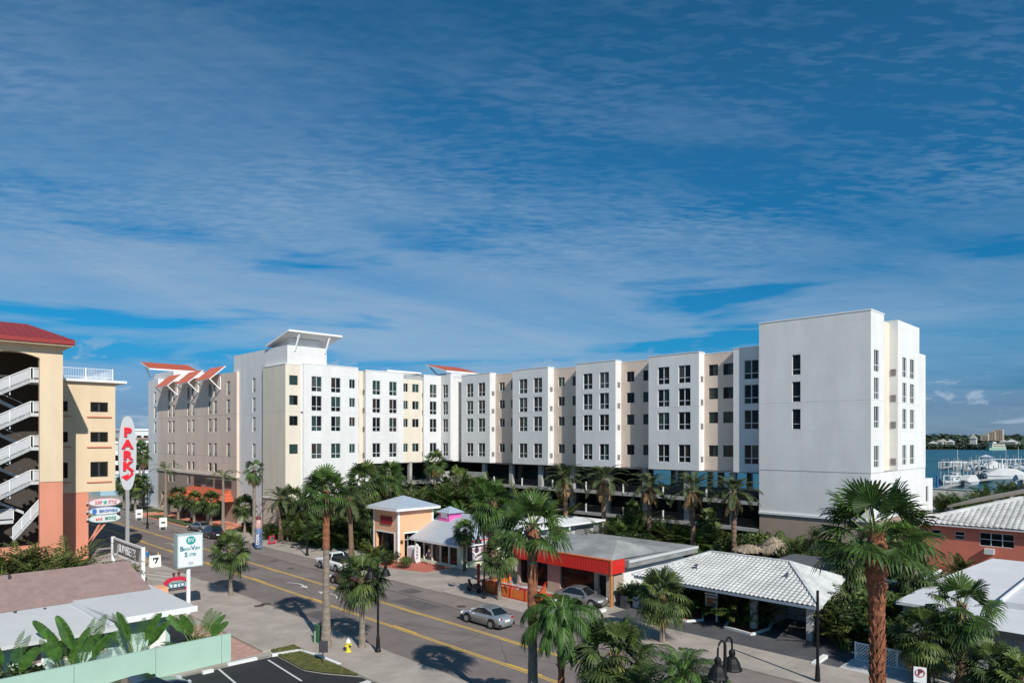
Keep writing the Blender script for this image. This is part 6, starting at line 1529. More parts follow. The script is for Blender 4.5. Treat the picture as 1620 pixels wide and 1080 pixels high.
def paddle(name, label, loc, n, L_, rz=0, sc=1., group='broad leaved banana-like plants by the mint motel'):
    """a fan of long stalked paddle leaves, some whole and some torn into ribbons"""
    t = empty(name, loc, label, 'plant', group, local=True, rz=rz*.35)
    pm = mat('paddle_leaf', (.045, .11, .018), .4, .2, 1.5, island=.22, trans=.3, col2=(.08, .18, .03)); mb = MB(); st = MB()
    for i in range(n):
        s_ = -1 if i % 2 else 1; e = R(88-6.*(i//2)-U(0, 6)); nr = Vector((-.7+U(-.35, .35), -.7+U(-.35, .35), U(-.1, .25))).normalized(); h = Vector((.7, -.7, 0))*s_
        p = Vector((0, 0, 0)); pts = []; N_ = 16; LL = L_*U(.82, 1.08)
        for k in range(N_+1):
            pts.append(p.copy()); p = p+(h*math.cos(e)+Vector((0, 0, math.sin(e)))+Vector((-.5, -.5, 0))*.05*k/N_).normalized()*LL/N_; e -= (.008 if k < 8 else .055)*U(.7, 1.4)
        st.path(pts[:9], [.045-.003*j for j in range(9)], 6); torn = rnd.random() < .5; W_ = L_*.07*U(.8, 1.2)
        for k in range(8, N_):
            sub = 3
            for u in range(sub):
                f0, f1 = (k-8+u/sub)/(N_-8), (k-8+(u+1)/sub)/(N_-8)
                w0, w1 = (W_*min(1, 3.2*f+.12)*math.sqrt(max(0, 1-f**3.2)) for f in (f0, f1))
                a = pts[k].lerp(pts[k+1], u/sub); b = pts[k].lerp(pts[k+1], (u+1)/sub); d = (pts[k+1]-pts[k]).normalized(); side = d.cross(nr).normalized()
                for sg in (-1, 1):
                    if torn: q = b.lerp(a, .35); g_ = U(.7, 1.05); mb.face([a, q, q+side*sg*w1*g_+Vector((0,0,-.25*w1)), a+side*sg*w0*g_+Vector((0,0,-.2*w0))])
                    else: mb.face([a, b, b+side*sg*w1+nr*.18*w1, a+side*sg*w0+nr*.18*w0])
    mb.build('leaves', pm, t); st.build('stalks', green_st, t); return t

_proto = {}
def put(key, make, label, x, y, H=None, rz=None, sc=1., group=None, z=0.):
    """first use places the model itself, later uses copy it with its parts"""
    if key not in _proto: o = _proto[key] = make(); o.location = (x, y, z); o.rotation_euler = (0,0,rz if rz is not None else U(0, 6.28)); o.scale = (sc,)*3; o['label'] = label
    else: o = copy_tree(_proto[key], (x, y, z), rz if rz is not None else U(0, 6.28), label, sc)
    if group: o['group'] = group
    elif 'group' in o: del o['group']
    return o
GN = 'palms along the near pavement'; GF = 'palms along the far pavement'; GH = 'palms in front of the hotel'; GD = 'feather palms by the parking deck'
def base(px, py): g = G(px, py); return g.x, g.y
# near pavement
x, y = base(365, 943); put('sab1', lambda: palm_fan('sabal_palm', 4.2, 1.95, 'sabal', 34, 17, .17, .15, trunk_g, nboot=7, lowest=-45, droop=.9, boot_from=.55), 'round headed fan palm standing alone on the pavement behind the white box sign', x, y, group=GN)
x, y = base(516, 1024); put('was1', lambda: palm_fan('fan_palm', 10.6, 1.85, 'fan', 24, 18, .27, .17, trunk_g, lowest=-14, droop=.8, light=.2), 'tall slender fan palm rising from the grass island past the hotel front', x, y, rz=1.2, group=GN)
o_ = _proto['was1']
mb = MB(); rr = []
for i in range(18): t_ = i/17; rr.append([((.19+.022*(i % 2)+.045*(1-t_))*math.cos(2*PI*k/10), (.19+.022*(i % 2)+.045*(1-t_))*math.sin(2*PI*k/10), 6.6+3.9*t_) for k in range(10)])
mb.loft(rr); mb.build('bare_red_shaft', trunk_r, o_)
x, y = base(573, 1026); put('sab2', lambda: palm_fan('sabal_palm', 4.9, 1.9, 'sabal', 32, 20, .19, .17, trunk_g, nboot=8, lowest=-48, droop=1.05, boot_from=.66), 'bushy drooping fan palm on the near pavement beside the street lamp', x, y, group=GN)
put('was2', lambda: palm_fan('fan_palm', 9.9, 1.95, 'fan', 23, 20, .25, .17, trunk_g, lean=(.12, .1), lowest=-14, droop=.8, light=.25, bulge=.09, nboot=3, boot_from=.93), 'tall fan palm with a red swollen shaft in front of the scarlet canopy', 23.4, AX(843, 23.4), rz=.3, group=GN)
o_ = _proto['was2']; mb = MB(); rr = []
for i in range(26): t_ = i/25; z_ = 5.2+4.5*t_; rr.append([((.225+.02*(i % 2)+(.1*math.exp(-((z_-9.1)/.5)**2)))*math.cos(2*PI*k/12)+.12*(z_/9.85)**2, (.225+.02*(i % 2)+(.1*math.exp(-((z_-9.1)/.5)**2)))*math.sin(2*PI*k/12)+.1*(z_/9.85)**2, z_) for k in range(12)])
mb.loft(rr); mb.build('bare_red_shaft', trunk_r, o_)
put('que1', lambda: palm_feather('queen_palm', 5.7, 2.3, 26, que_g, .62, 3.0, 52, .2, .12, trunk_r, nboot=9, lowest=5, hang=1.25, top_el=85, vee=.25, rough=.1), 'feather palm with a weeping mop of green fronds over the near lane', 23.6, AX(888, 23.6), rz=.8, group=GN)
put('sab3', lambda: palm_fan('sabal_palm', 4.6, 2.1, 'sabal', 36, 22, .22, .2, trunk_b, nboot=8, lowest=-55, droop=1., boot_from=.5, yellow=2), 'dark broad fan palm at the bottom edge left of the bell lamp', 24.3, AX(975, 24.3), group=GN)
put('shr1', lambda: palm_feather('pygmy_date_palm', 5.0, 1.9, 34, que_g, .42, 2.2, 30, .12, .1, trunk_b, lowest=-10, hang=.6), 'low yellow green feather palm just left of the big bell lamp', 23.0, AX(1083, 23.0), group=GN)
gx = 24.2; gy = AX(1389, gx)
put('was3', lambda: palm_fan('fan_palm', 10.95, 2.15, 'fan', 22, 28, .19, .19, trunk_r, lean=(.06, 0), lowest=-8, droop=.75, light=.25, deadn=0, pet=1.1, nboot=26, bulge=.13, boot_from=.5, rough=.14), 'large fan palm with a thick shaggy red brown trunk at the right', gx, gy, rz=2.4, group=GN)
x, y = 58.5, AX(1421, 58.5); put('was4', lambda: palm_fan('fan_palm', 6.0, 2.3, 'fan', 34, 18, .3, .25, trunk_b, lowest=-60, droop=1.2, deadn=8, yellow=7, nboot=6), 'fan palm with yellow and dead hanging leaves behind the big shaggy palm', x, y)
# right side
x, y = base(1463, 1078); put('sab4', lambda: palm_fan('sabal_palm', 2.9, 1.9, 'sabal', 36, 20, .22, .2, trunk_b, lowest=-40, droop=1., yellow=9, nboot=8, deadn=4, boot_from=.4), 'round fan palm with golden lower fronds over the no parking sign', x, y, group=GF)
x, y = 47.0-1.6, AX(1521, 45.4); put('was5', lambda: palm_fan('fan_palm', 4.6, 2.2, 'fan', 22, 22, .26, .2, trunk_b, lowest=-55, droop=.9, nboot=14, pet=1.05, boot_from=.1, rough=.1), 'open dark fan palm with a booted trunk in front of the white flat roof', x, y, rz=.4, group=GF)
x, y = 42.5, AX(1572, 42.5); put('sab3', None, 'dark low fan palm in the bottom right corner', x, y, sc=.82, z=-1.5, group=GF)
x, y = 41.8, AX(1615, 41.8); put('sab1', None, 'fan palm cut by the right edge of the picture at the bottom', x, y, sc=.8, z=-1.2, group=GF)
x, y = base(1048, 1017); put('sab5', lambda: palm_fan('sabal_palm', 3.55, 2.0, 'sabal', 32, 20, .19, .17, trunk_g, lowest=-40, droop=.95, nboot=5, yellow=5, boot_from=.8, light=.3), 'round fan palm with gold tinged skirt in front of the tiled motel', x, y, group=GF)
x, y = base(790, 950); put('sab1', None, 'small round fan palm on the far pavement before the orange fence', x, y, sc=.98, group=GF)
x, y = base(786, 926); put('was6', lambda: palm_fan('fan_palm', 8.0, 2.6, 'fan', 38, 18, .3, .26, trunk_b, lowest=-50, droop=1.2, deadn=10, nboot=8, light=.1), 'broad fan palm with brown petticoat behind the shop billboard', x-.5, y, rz=.7, group=GF)
# behind the shop and in the courtyard
x, y = 62., AX(617, 62.); put('was7', lambda: palm_fan('fan_palm', 8.4, 2.7, 'fan', 34, 16, .3, .25, trunk_b, lowest=-40, droop=1., deadn=16, yellow=8, nboot=0), 'fan palm with a yellow and brown hanging skirt above the peach tower roof', x, y)
x, y = 71., AX(688, 71.); put('was8', lambda: palm_fan('fan_palm', 10.3, 2.3, 'fan', 26, 14, .2, .16, trunk_g, lowest=-40, droop=.9, yellow=9), 'slim fan palm with yellow skirt in front of the parking deck corner', x, y)
for i, (px, X, H_, lab) in enumerate(((895, 71, 7.9, 'leftmost feather palm of the row before the parking deck'), (955, 71, 7.9, 'second feather palm from the left before the parking deck'), (1027, 71, 7.4, 'third feather palm from the left before the parking deck'), (1096, 71, 7.5, 'fourth feather palm from the left before the parking deck'), (1161, 71, 7.3, 'feather palm before the parking deck nearest the white tower'))):
    put('dat%d' % (i % 3), lambda i=i: palm_feather('date_palm', 7.6, 3.0, 24, dat_g, .7, 1.6, 26, .28, .22, trunk_b, deadn=12, lowest=-18, hang=.35, top_el=72, rough=.12), lab, X, AX(px, X), sc=H_/7.6*1.12, group=GD)
# hotel street front
def pv(px, py, X): return AX(px, X)
x, y = base(441, 858); put('dat4', lambda: palm_feather('date_palm', 6.0, 2.7, 34, dat_g, .5, 1.7, 24, .3, .24, trunk_b, lowest=-35, hang=.3, nboot=6), 'full rounded feather palm against the tan corner of the hotel', 42.6, AX(444, 42.6), group=GH)
x, y = base(548, 888); put('dat5', lambda: palm_feather('date_palm', 7.0, 3.1, 40, dat_g, .6, 1.7, 26, .28, .24, trunk_b, lean=(.2, 1.1), lowest=-40, hang=.3, nboot=8), 'full feather palm on a leaning trunk just right of the tall slender palm', 43.0, AX(556, 43.0), rz=0, group=GH)
y = AX(387, 42.5); put('sab1', None, 'short round fan palm by the hotel wall left of the bottle banner', 42.5, y, sc=1.0, group=GH)
y = AX(402, 42); put('roy1', lambda: palm_fan('fan_palm', 9.8, 1.6, 'fan', 14, 14, .24, .2, trunk_g, lowest=-60, droop=1.3, deadn=12), 'tall scruffy palm with a brown drooping head beside the grey drainpipe', 42, y, group=GH)
y = AX(353, 40.5); put('roy2', lambda: palm_feather('royal_palm', 8.2, 3.3, 11, que_g, .6, 2.3, 30, .26, .16, trunk_g, lowest=15, hang=.5, top_el=75), 'tall smooth trunked palm with wide arching fronds before the hotel entrance', 40.5, y, rz=.5, group=GH)
y = AX(262, 41.5); put('roy2', None, 'tall smooth trunked palm left of the coral drive', 41.5, y, rz=2., sc=1.02, group=GH)
for px, X, H_, lab in ((282, 41.5, 4.5, 'small fan palm at the left end of the coral drive planting'), (307, 41.0, 4.2, 'small fan palm before the left half of the hotel entrance canopy'), (334, 40.8, 4.5, 'small fan palm before the middle of the hotel entrance canopy')):
    put('sab6', lambda: palm_fan('sabal_palm', 4.4, 1.9, 'sabal', 30, 13, .18, .16, trunk_g, lowest=-45, droop=1.), lab, X, AX(px, X), sc=H_/4.4, group=GH)
for i, (px, X, s) in enumerate(((196, 40.5, 1.), (206, 41.5, 1.05), (214, 40, 1.0), (222, 42, 1.1))):
    put('sab6', None, ['cluster palm just right of the surfboard signs', 'second palm right of the surfboard signs', 'third palm right of the surfboard signs', 'palm nearest the hotel end in the far roadside row'][i], X, AX(px, X), sc=s*1.15, group=GH)
put('roy1', None, 'tall dark headed palm between the red PARK board and the hotel end', 43, AX(227, 43), sc=1.12, group=GH); put('was8', None, 'far tall palm behind the PARK board with a yellow skirt', 46, AX(221, 46), sc=1.12)
put('sab2', None, 'bright palm by the street across from the hotel corner shrubs', 43.5, AX(455, 43.5), sc=.62, group=GH)

# shrubs and planting
GS = 'shrubs in front of the hotel court'
spots = [(430, 42.5, 2.0), (446, 44, 2.6), (468, 44.5, 3.4), (487, 44, 3.0), (508, 44.5, 3.6), (527, 45.5, 3.4), (545, 46.5, 4.0), (562, 47, 4.4), (580, 49, 4.2), (575, 53, 5.4), (600, 53.5, 5.2), (540, 52, 5.2), (505, 50.5, 4.8), (640, 60, 5.6), (660, 62, 5.8), (588, 44.2, 2.6), (604, 44.0, 2.0)]
ctx = ['beside the red framed board', 'behind the red framed board', 'left of the black lamp across the street', 'right of the black lamp across the street', 'behind the white pickup cab', 'behind the white pickup bed', 'at the foot of the leaning feather palm', 'left of the peach tower, front row', 'against the left wall of the peach tower', 'in the tall back row left of the peach tower', 'rising directly behind the peach tower', 'below the white hotel bays in the court', 'near the tan hotel corner in the court', 'behind the right side of the peach tower roof', 'behind the shop roof left of the pink cupola', 'low by the peach tower arch', 'at the kerb beside the peach tower arch']
for i, (px, X, s) in enumerate(spots):
    k = i % 3
    put('are%d' % k, lambda k=k: shrub_feather('areca_palm', '', (0,0,0), [44, 38, 48][k], 3.3, [are_g, que_g, are_g][k], .5, .55, 18, 42, 86), 'clump of feathery green palm fronds '+ctx[i], X, AX(px, X), sc=s/3.0*(1.35 if i < 15 else .9), group=GS)
for i, (px, X, s, c) in enumerate(((695, 66, 6.0, 'above the pink cupola'), (722, 67, 6.6, 'right of the pink cupola'), (748, 68, 6.4, 'behind the grey shop roof hip'), (672, 70, 5.5, 'below the slim palm at the deck corner'), (790, 70, 5.2, 'left of the tall fan palm with red shaft'), (812, 70, 5.5, 'behind the red shafted palm crown'), (640, 72, 5, 'behind the peach tower apex'))):
    put('are%d' % (i % 3), None, 'large bright clump of feathery fronds '+c, X, AX(px, X), sc=s/3.0*1.45, group=GS)
for i, (px, X, s, c) in enumerate(((655, 68, 7.5, 'between the peach roof apex and the deck'), (708, 72, 8, 'under the white ramp wall'), (735, 73, 7.5, 'right of the white ramp wall'), (765, 72, 7, 'left of the petticoat palm'), (820, 74, 7, 'before the deck behind the tall red shaft palm'), (850, 73, 7.5, 'before the deck above the red canopy'), (875, 73, 6.5, 'left of the first deck palm'), (560, 56, 8, 'under the white bays behind the leaning palm'), (530, 58, 7.5, 'under the white bays near the plinth'), (486, 52, 7, 'against the tan plinth'), (740, 63, 6.5, 'just behind the shop roof ridge'))):
    put('are%d' % (i % 3), None, 'tall dense clump of court fronds '+c, X, AX(px, X), sc=s/3.0, group='tall court planting')
for i, (px, X, r, h, c) in enumerate(((455, 45, 1.8, 1.8, 'beside the small bright palm'), (480, 46, 2.2, 2.2, 'behind the black lamp across the street'), (512, 46, 2.4, 2.4, 'behind the white pickup'), (540, 48, 2.6, 2.8, 'behind the leaning palm'), (570, 50, 2.8, 3.0, 'left of the peach tower'), (590, 46.5, 1.6, 1.4, 'under the palms left of the peach tower'), (620, 43.6, 1.2, .7, 'low at the peach tower corner'), (640, 43.4, 1.1, .55, 'low and brownish at the red bricks'), (395, 44, 1.5, 1.3, 'under the short fan palm'), (425, 44.5, 1.4, 1.5, 'behind the bottle banner'), (600, 58, 3.0, 4.0, 'behind the peach tower roof'), (700, 74, 3.2, 3.4, 'by the ramp wall'))):
    put('bsh%d' % (i % 2), lambda i=i: bush('bush', '', (0,0,0), 1.6, 1.6, 1.8, 1300, [bush_g, bush_l][i % 2], .2), 'dark leafy bush '+c, X, AX(px, X), sc=r/1.6, group=GS)
GB = 'planting between the restaurant and the parking deck'
row = [(978, 69, 4.4), (995, 70, 4.6), (1012, 75.6, 4.4), (1030, 75.8, 3.8), (1052, 75.8, 3.6), (1066, 72, 4.2), (1080, 71.5, 3.8), (1100, 72, 4.0), (1122, 75.4, 3.4), (1150, 75.6, 3.4), (1175, 73.5, 3.2)]
for i, (px, X, s) in enumerate(row):
    put('are%d' % (i % 3), None, 'dark arching frond clump before the deck, '+['nearest the lime wall', 'second', 'third', 'fourth', 'fifth', 'sixth', 'seventh', 'eighth', 'ninth', 'tenth', 'eleventh'][i]+('' if i == 0 else ' clump from the lime wall'), X, AX(px, X), sc=s/3.0*1.2, group=GB)
for i, (px, X, s, c) in enumerate(((1068, 72.5, 1.3, 'right of the white hatchback'), (1090, 75, 1.7, 'between the white hatchback and the grey car'), (1115, 75, 1.4, 'behind the dark grey car'), (1165, 74, 1.5, 'right of the dark grey car'), (1170, 72, 1.8, 'left of the tower foot'), (1200, 74, 1.9, 'at the corner of the brown tower base'), (1000, 68.4, 1.7, 'above the back of the restaurant roof'))):
    put('bsh%d' % (i % 2), None, 'rounded leafy bush '+c, X, AX(px, X), sc=s/1.6*1.5, group=GB)
for i, (px, X, s, c) in enumerate(((1240, 74.5, 4.4, 'directly above the larger thatched hut'), (1262, 74, 4.2, 'right of the larger thatched hut'), (1290, 73, 4.4, 'in the middle of the brown tower base'), (1312, 71.5, 4.2, 'left of the big shaggy palm crown tips'), (1335, 70.5, 3.6, 'left of the big shaggy palm trunk'), (1278, 70.5, 3.0, 'above the dark flat roof'))):
    put('are%d' % (i % 3), None, 'green palm clump against the brown tower base, '+c, X, AX(px, X), sc=s/3.0, group='shrubs at the foot of the tower')
for i, (px, X, s, c) in enumerate(((1255, 71, 1.8, 'beside the larger thatched hut'), (1300, 70, 1.9, 'above the dark flat roof'), (1325, 69, 1.8, 'beside the white flat shed'))):
    put('bsh%d' % (i % 2), None, 'dark leafy bush at the tower foot '+c, X, AX(px, X), sc=s/1.6*1.3, group='shrubs at the foot of the tower')
for i, (px, X, s, k, c) in enumerate(((1345, 50.3, 4.2, 'are0', 'at the end of the tiled motel'), (1362, 51.5, 4.6, 'are1', 'left of the shaggy trunk behind the pole'), (1340, 47.8, 3.0, 'are2', 'beside the carport end wall'), (1415, 52.5, 4.4, 'are0', 'right of the shaggy trunk'), (1440, 60, 4.4, 'are1', 'before the coral wall corner'), (1470, 62, 3.6, 'are2', 'below the coral house windows'), (1432, 54, 3.2, 'are2', 'above the left corner of the white flat roof'), (1520, 76, 4.0, 'are0', 'in front of the coral house middle'), (1395, 60, 3.8, 'are1', 'behind the shaggy trunk'), (1612, 44.5, 2.4, 'are2', 'at the right edge behind the lattice'))):
    put(k, None, 'dense green frond clump '+c, X, AX(px, X), sc=s/3.0, group='dense shrubs at the right')
for i, (px, X, s, c) in enumerate(((1350, 49, 2.0, 'at the motel end wall'), (1375, 52, 2.2, 'behind the shaggy trunk base'), (1425, 56, 2.0, 'behind the low white roof corner'), (1455, 66, 2.2, 'under the coral house corner'), (1405, 48.6, 1.5, 'at the house end behind the lattice'))):
    put('bsh%d' % (i % 2), None, 'dense leafy bush '+c, X, AX(px, X), sc=s/1.6*1.2, group='dense shrubs at the right')
# motel beds
for i, (px, py, k, s, c) in enumerate(((1075, 965, 'are0', 2.7, 'in the left mulch bed'), (1092, 970, 'are1', 2.4, 'in the left mulch bed toward the post sign'), (1118, 972, 'are2', 2.0, 'just left of the post sign'), (1162, 985, 'are0', 2.5, 'in the right mulch bed'), (1182, 990, 'are1', 2.4, 'in the middle of the right mulch bed'), (1203, 988, 'are2', 2.3, 'beside the white carport pillar'), (1010, 958, 'are1', 1.8, 'by the low white garden wall'))):
    g = G(px, py); put(k, None, 'small palm clump '+c, g.x, g.y, sc=s/3.0*1.35, group='motel bed planting')
for i, (px, py, s, c) in enumerate(((1100, 965, 1.1, 'under the tiled eave'), (1150, 975, 1.2, 'right of the post sign'), (1190, 978, 1.3, 'behind the right mulch bed'), (998, 955, 1.0, 'at the restaurant side wall'))):
    g = G(px, py); put('bsh%d' % (i % 2), None, 'leafy bush '+c, g.x, g.y, sc=s/1.6*1.5, group='motel bed planting')
for px, py, c in ((955, 935, 'in the white planter box'), (862, 935, 'in the white urn')):
    g = Vector((45.2, 38.3, .5)) if px == 955 else Vector((42.6, 38.0, .6)); put('bsh1', None, 'small yellow green plant '+c, g.x, g.y, sc=.3, z=g.z-.1, group='patio plants')
for i, (px, X, s, c) in enumerate(((1062, 24.0, 1.4, 'beside the low feather palm at the bottom edge'), (1000, 22.6, 1.0, 'under the dark broad fan palm'))):
    put('are%d' % i, None, 'leafy clump '+c, X, AX(px, X), sc=s, group='near kerb planting', z=1.0)
for px, X, lab, s in ((1385, 62, 'fan palm behind the shaggy trunk near the shed', .9), (760, 66, 'fan palm rising behind the shop roof', .85), (735, 47.0, 'narrow fan palm beside the pink cupola shop', .55)):
    put('was4' if X == 62 else 'was6', None, lab, X, AX(px, X), sc=s)
for px, X, k, sc_, lab in ((462, 46.5, 'sab6', 1.25, 'short fan palm against the tan plinth right of the small bright palm'), (497, 47.5, 'sab6', 1.35, 'fan palm in the court between the black lamp and the pickup'), (528, 49.5, 'roy2', .78, 'smooth trunked palm in the court behind the slender tall palm'), (590, 46.2, 'sab2', 1.1, 'bushy fan palm against the left wall of the peach tower'), (575, 56, 'sab6', 1.8, 'fan palm under the left end of the white bays'), (648, 66, 'dat4', .95, 'full feather palm behind the right roof corner of the peach tower'), (706, 70, 'dat4', 1.1, 'full feather palm rising over the pink cupola'), (738, 69, 'dat5', .95, 'feather palm behind the shop roof hip'), (725, 74, 'sab6', 1.6, 'fan palm below the ramp wall'), (845, 72, 'dat4', .95, 'full feather palm at the deck left of the row of five'), (1000, 74.5, 'sab6', 1.0, 'short fan palm behind the lime wall'), (1120, 75.5, 'sab6', .95, 'short fan palm behind the motel ridge'), (1290, 72, 'dat4', .62, 'small feather palm against the brown tower base'), (1350, 57, 'sab6', 1.0, 'short fan palm at the right end of the dark flat roof'), (1448, 57, 'sab6', .95, 'short fan palm before the coral house corner')):
    put(k, None, lab, X, AX(px, X), sc=sc_, group='mixed palms among the buildings')
# hedge by the garage
for i, (px, py, s, c) in enumerate(((10, 930, 3.2, 'at the left picture edge'), (38, 925, 3.0, 'second from the left edge'), (66, 921, 3.0, 'third from the left edge'), (95, 917, 3.1, 'below the stair tower pier'), (120, 913, 2.4, 'at the dark wall recess'), (20, 915, 3.8, 'behind the first at the left edge'), (85, 905, 4.0, 'tallest against the salmon wall'))):
    y_ = 66+1.6*(i % 2)+(4 if i > 4 else 0); put('are%d' % (i % 3), None, 'areca palm in the hedge below the garage, '+c, AY(px, y_), y_, sc=s/3.0*1.65, group='areca palms in the garage hedge')
hd = MB()
for i in range(8500):
    x_ = U(AY(108, 68.6), 19.6); p = Vector((x_, 68.6+U(-.9, .9), U(.1, 2.4))); a = Vector((U(-1,1), U(-1,1), U(-.2,1))).normalized(); b = a.cross(Vector((U(-1,1), U(-1,1), U(-1,1)))).normalized(); z = .14
    hd.face([p, p+a*z*.5+b*z*.35, p+a*z*1.2, p+a*z*.5-b*z*.35])
hd.build('hedge', bush_l, label='clipped green hedge between the garage and the mint motel roof', cat='hedge', origin=(15, 68.6, 0))
# banana-like plants
for i, (px, lab, n, s, rz) in enumerate(((12, 'broad leaved plant cut by the left edge over the mint wall', 9, 4.6, .4), (124, 'tallest broad leaved plant with a bright unfurling leaf over the mint wall', 12, 4.9, .2), (215, 'broad leaved plant with torn leaves before the porch post', 12, 4.7, -.3), (313, 'broad leaved plant at the right corner of the mint motel', 12, 4.0, .9), (104, 'torn leaved plant left of the bright unfurling leaf', 9, 4.0, 1.2))):
    y_ = 44.6 if i != 3 else 45.2; paddle('bird_of_paradise_plant', lab, (AY(px, y_), y_, .0), n//2+3, s*.86, rz)
put('are1', None, 'feathery clump beside the mint motel right corner plant', AY(300, 45.9), 45.9, sc=.62, group='motel corner planting')
put('bsh0', None, 'dark bush at the left picture edge over the mint wall', AY(22, 44.4), 44.4, sc=1.05, group='motel corner planting')
# waterfront greenery
for i, (px, X, s, c) in enumerate(((1490, 150, 7, 'beyond the coral roof hip'), (1520, 150, 7.5, 'golden green beyond the coral roof'), (1545, 155, 8, 'left of the brown house'), (1500, 165, 6, 'near the seawall'), (1560, 175, 9, 'darkest beside the marina'), (1590, 190, 8, 'behind the brown roof'), (1615, 190, 9, 'at the right edge by the marina'))):
    put('are%d' % (i % 3), None, 'shoreline palm clump '+c, X, AX(px, X), sc=s/3.0*.62, group='waterfront palm clumps')
# ------------------------------------------------------------------ bay, marina and far shore
WZ = -1.
pile_m = mat('weathered_piling', (.33, .31, .29), .9, .2, 2); dock_m = mat('dock_boards', (.38, .36, .33), .9, .15, 1.5)
hull_w = mat('white_gelcoat', (.58, .59, .6), .3, .03, coat=.4); hull_d = mat('dark_hull', (.03, .04, .06), .3); canvas = mat('boat_canvas', (.5, .5, .5), .8, .05); canvb = mat('blue_canvas', (.03, .07, .16), .8)
def make_boat(L_=8., hull=None, top='ttop'):
    t = empty('motor_boat', (0,0,0), '', 'boat', 'boats in the marina', local=True)
    rings = []
    for k in range(9):
        f = k/8; x = -L_/2+L_*f; w = L_*.16*(1 if f < .5 else max(.03, 1-((f-.5)/.5)**2)); h = .95+.45*f*f
        rings.append([(x, -w*.55, -.1+.3*max(0, f-.7)), (x, -w, h*.55), (x, -w*1.04, h), (x, w*1.04, h), (x, w, h*.55), (x, w*.55, -.1+.3*max(0, f-.7))])
    mb = MB(); mb.loft(rings); mb.build('hull', hull or hull_w, t)
    mb = MB(); mb.loft([[(x, -w, 1.0), (x, -w*.8, h), (x, w*.8, h), (x, w, 1.0)] for x, w, h in ((-L_*.1, L_*.1, 1.5), (L_*.0, L_*.11, 1.9), (L_*.14, L_*.1, 1.7), (L_*.3, L_*.07, 1.25))]); cb_ = mb.build('cabin', hull_w, t)
    mb = MB(); mb.loft([[(x, -w, z0), (x, w, z0), (x, w, z1), (x, -w, z1)] for x, w, z0, z1 in ((-L_*.02, L_*.112, 1.35, 1.6), (L_*.12, L_*.104, 1.3, 1.55))]); mb.build('windscreen', cgl, cb_)
    if top == 'ttop':
        mb = MB(); mb.obox((0, 0, 3.0), (L_*.17, 0, 0), (0, L_*.12, 0), (0, 0, .06)); mb.build('hard_top', hull_w, t)
        mb = MB()
        for sx in (-L_*.1, L_*.1):
            for sy in (-L_*.09, L_*.09): mb.tube((sx, sy, 1.2), (sx, sy, 3.0), .04, n=5)
        mb.build('supports', steel, t)
    elif top == 'cover':
        mb = MB(); mb.loft([[(x, -w, 1.1), (x, -w*.5, h), (x, w*.5, h), (x, w, 1.1)] for x, w, h in ((-L_*.48, L_*.13, 1.5), (-L_*.2, L_*.17, 2.5), (L_*.15, L_*.17, 2.4), (L_*.47, L_*.03, 1.4))]); mb.build('canvas_cover', canvas, t)
    else:
        mb = MB(); mb.tube((L_*.05, 0, 1.2), (L_*.05, 0, 9.5), .06, n=5); mb.tube((L_*.05, 0, 2.2), (-L_*.35, 0, 2.3), .08, n=5); mb.build('mast', trimw, t)
    mb = MB(); mb.box(-L_/2-.45, -.25, .2, -L_/2, .25, 1.4); mb.build('outboard', hull_d, t)
    return t
B = {k: None for k in ('ttop', 'cover', 'mast')}
bspots = [(1508, 766, 'ttop', 10, 'long dark windowed boat nearest the seawall'), (1535, 770, 'cover', 12, 'covered cruiser nearest the palms'), (1515, 757, 'mast', 9, 'small sailing boat with a white bow raised behind the long boat'), (1560, 758, 'ttop', 9, 'open boat left of the palms in the inner basin'), (1592, 762, 'cover', 15, 'largest grey covered boat by the right edge'), (1575, 748, 'cover', 14, 'broad pale covered boat in the middle basin'), (1530, 745, 'ttop', 8, 'small white boat on a lift left of centre'), (1545, 742, 'ttop', 8, 'second white lifted boat from the left pier end'), (1558, 739, 'ttop', 9, 'white flybridge boat below the pier roof'), (1572, 737, 'cover', 8, 'covered boat under the peaked pier roof'), (1602, 750, 'ttop', 9, 'white boat at the right picture edge'), (1612, 766, 'cover', 10, 'grey boat behind the brown roof'), (1590, 741, 'mast', 9, 'sail boat with a tall mast at the outer dock'), (1610, 742, 'mast', 9, 'sail boat with a tall mast at the far right of the outer dock')]
for i, (px, py, k, L_, lab) in enumerate(bspots):
    g = G(px, py, WZ); s = L_/8.
    if B[k] is None: o = B[k] = make_boat(8., None, k); o.location = (g.x, g.y, WZ+.1); o.rotation_euler = (0,0,R(-30+25*(i % 3))); o.scale = (s,)*3; o['label'] = 'white '+lab
    else: o = copy_tree(B[k], (g.x, g.y, WZ+.1), R(-50+22*(i % 4)), 'white '+lab, s)
# docks and pilings
def dock(name, pts, w_, lab):
    t = empty(name, (pts[0][0], pts[0][1], WZ), lab, 'dock', 'marina docks'); mb = MB()
    for a, b in zip(pts, pts[1:]): mb.bar((*a, .1), (*b, .1), w_, .25)
    mb.build('deck', dock_m, t); return t
P_ = lambda px, py: tuple(G(px, py, 0)[:2])
dock('outer_dock', [P_(1490, 740), P_(1540, 733), P_(1620, 733)], 2.2, 'long outer marina dock curving away from the hotel')
dock('inner_dock', [P_(1488, 772), P_(1530, 762), P_(1620, 752)], 2., 'inner marina dock along the palms')
dock('middle_dock', [P_(1545, 750), P_(1558, 738)], 1.8, 'short wooden dock crossing the middle of the marina')
pil = MB(); pil.lathe((0,0,0), [(.2, 0), (.2, 4.4), (.13, 4.6)], 7); p0 = pil.build('mooring_pile', pile_m, origin=(0,0,0), cat='piling', group='mooring piles in the marina')
p0['label'] = 'weathered wooden mooring pile standing in the marina'
first = True; rp = random.Random(5)
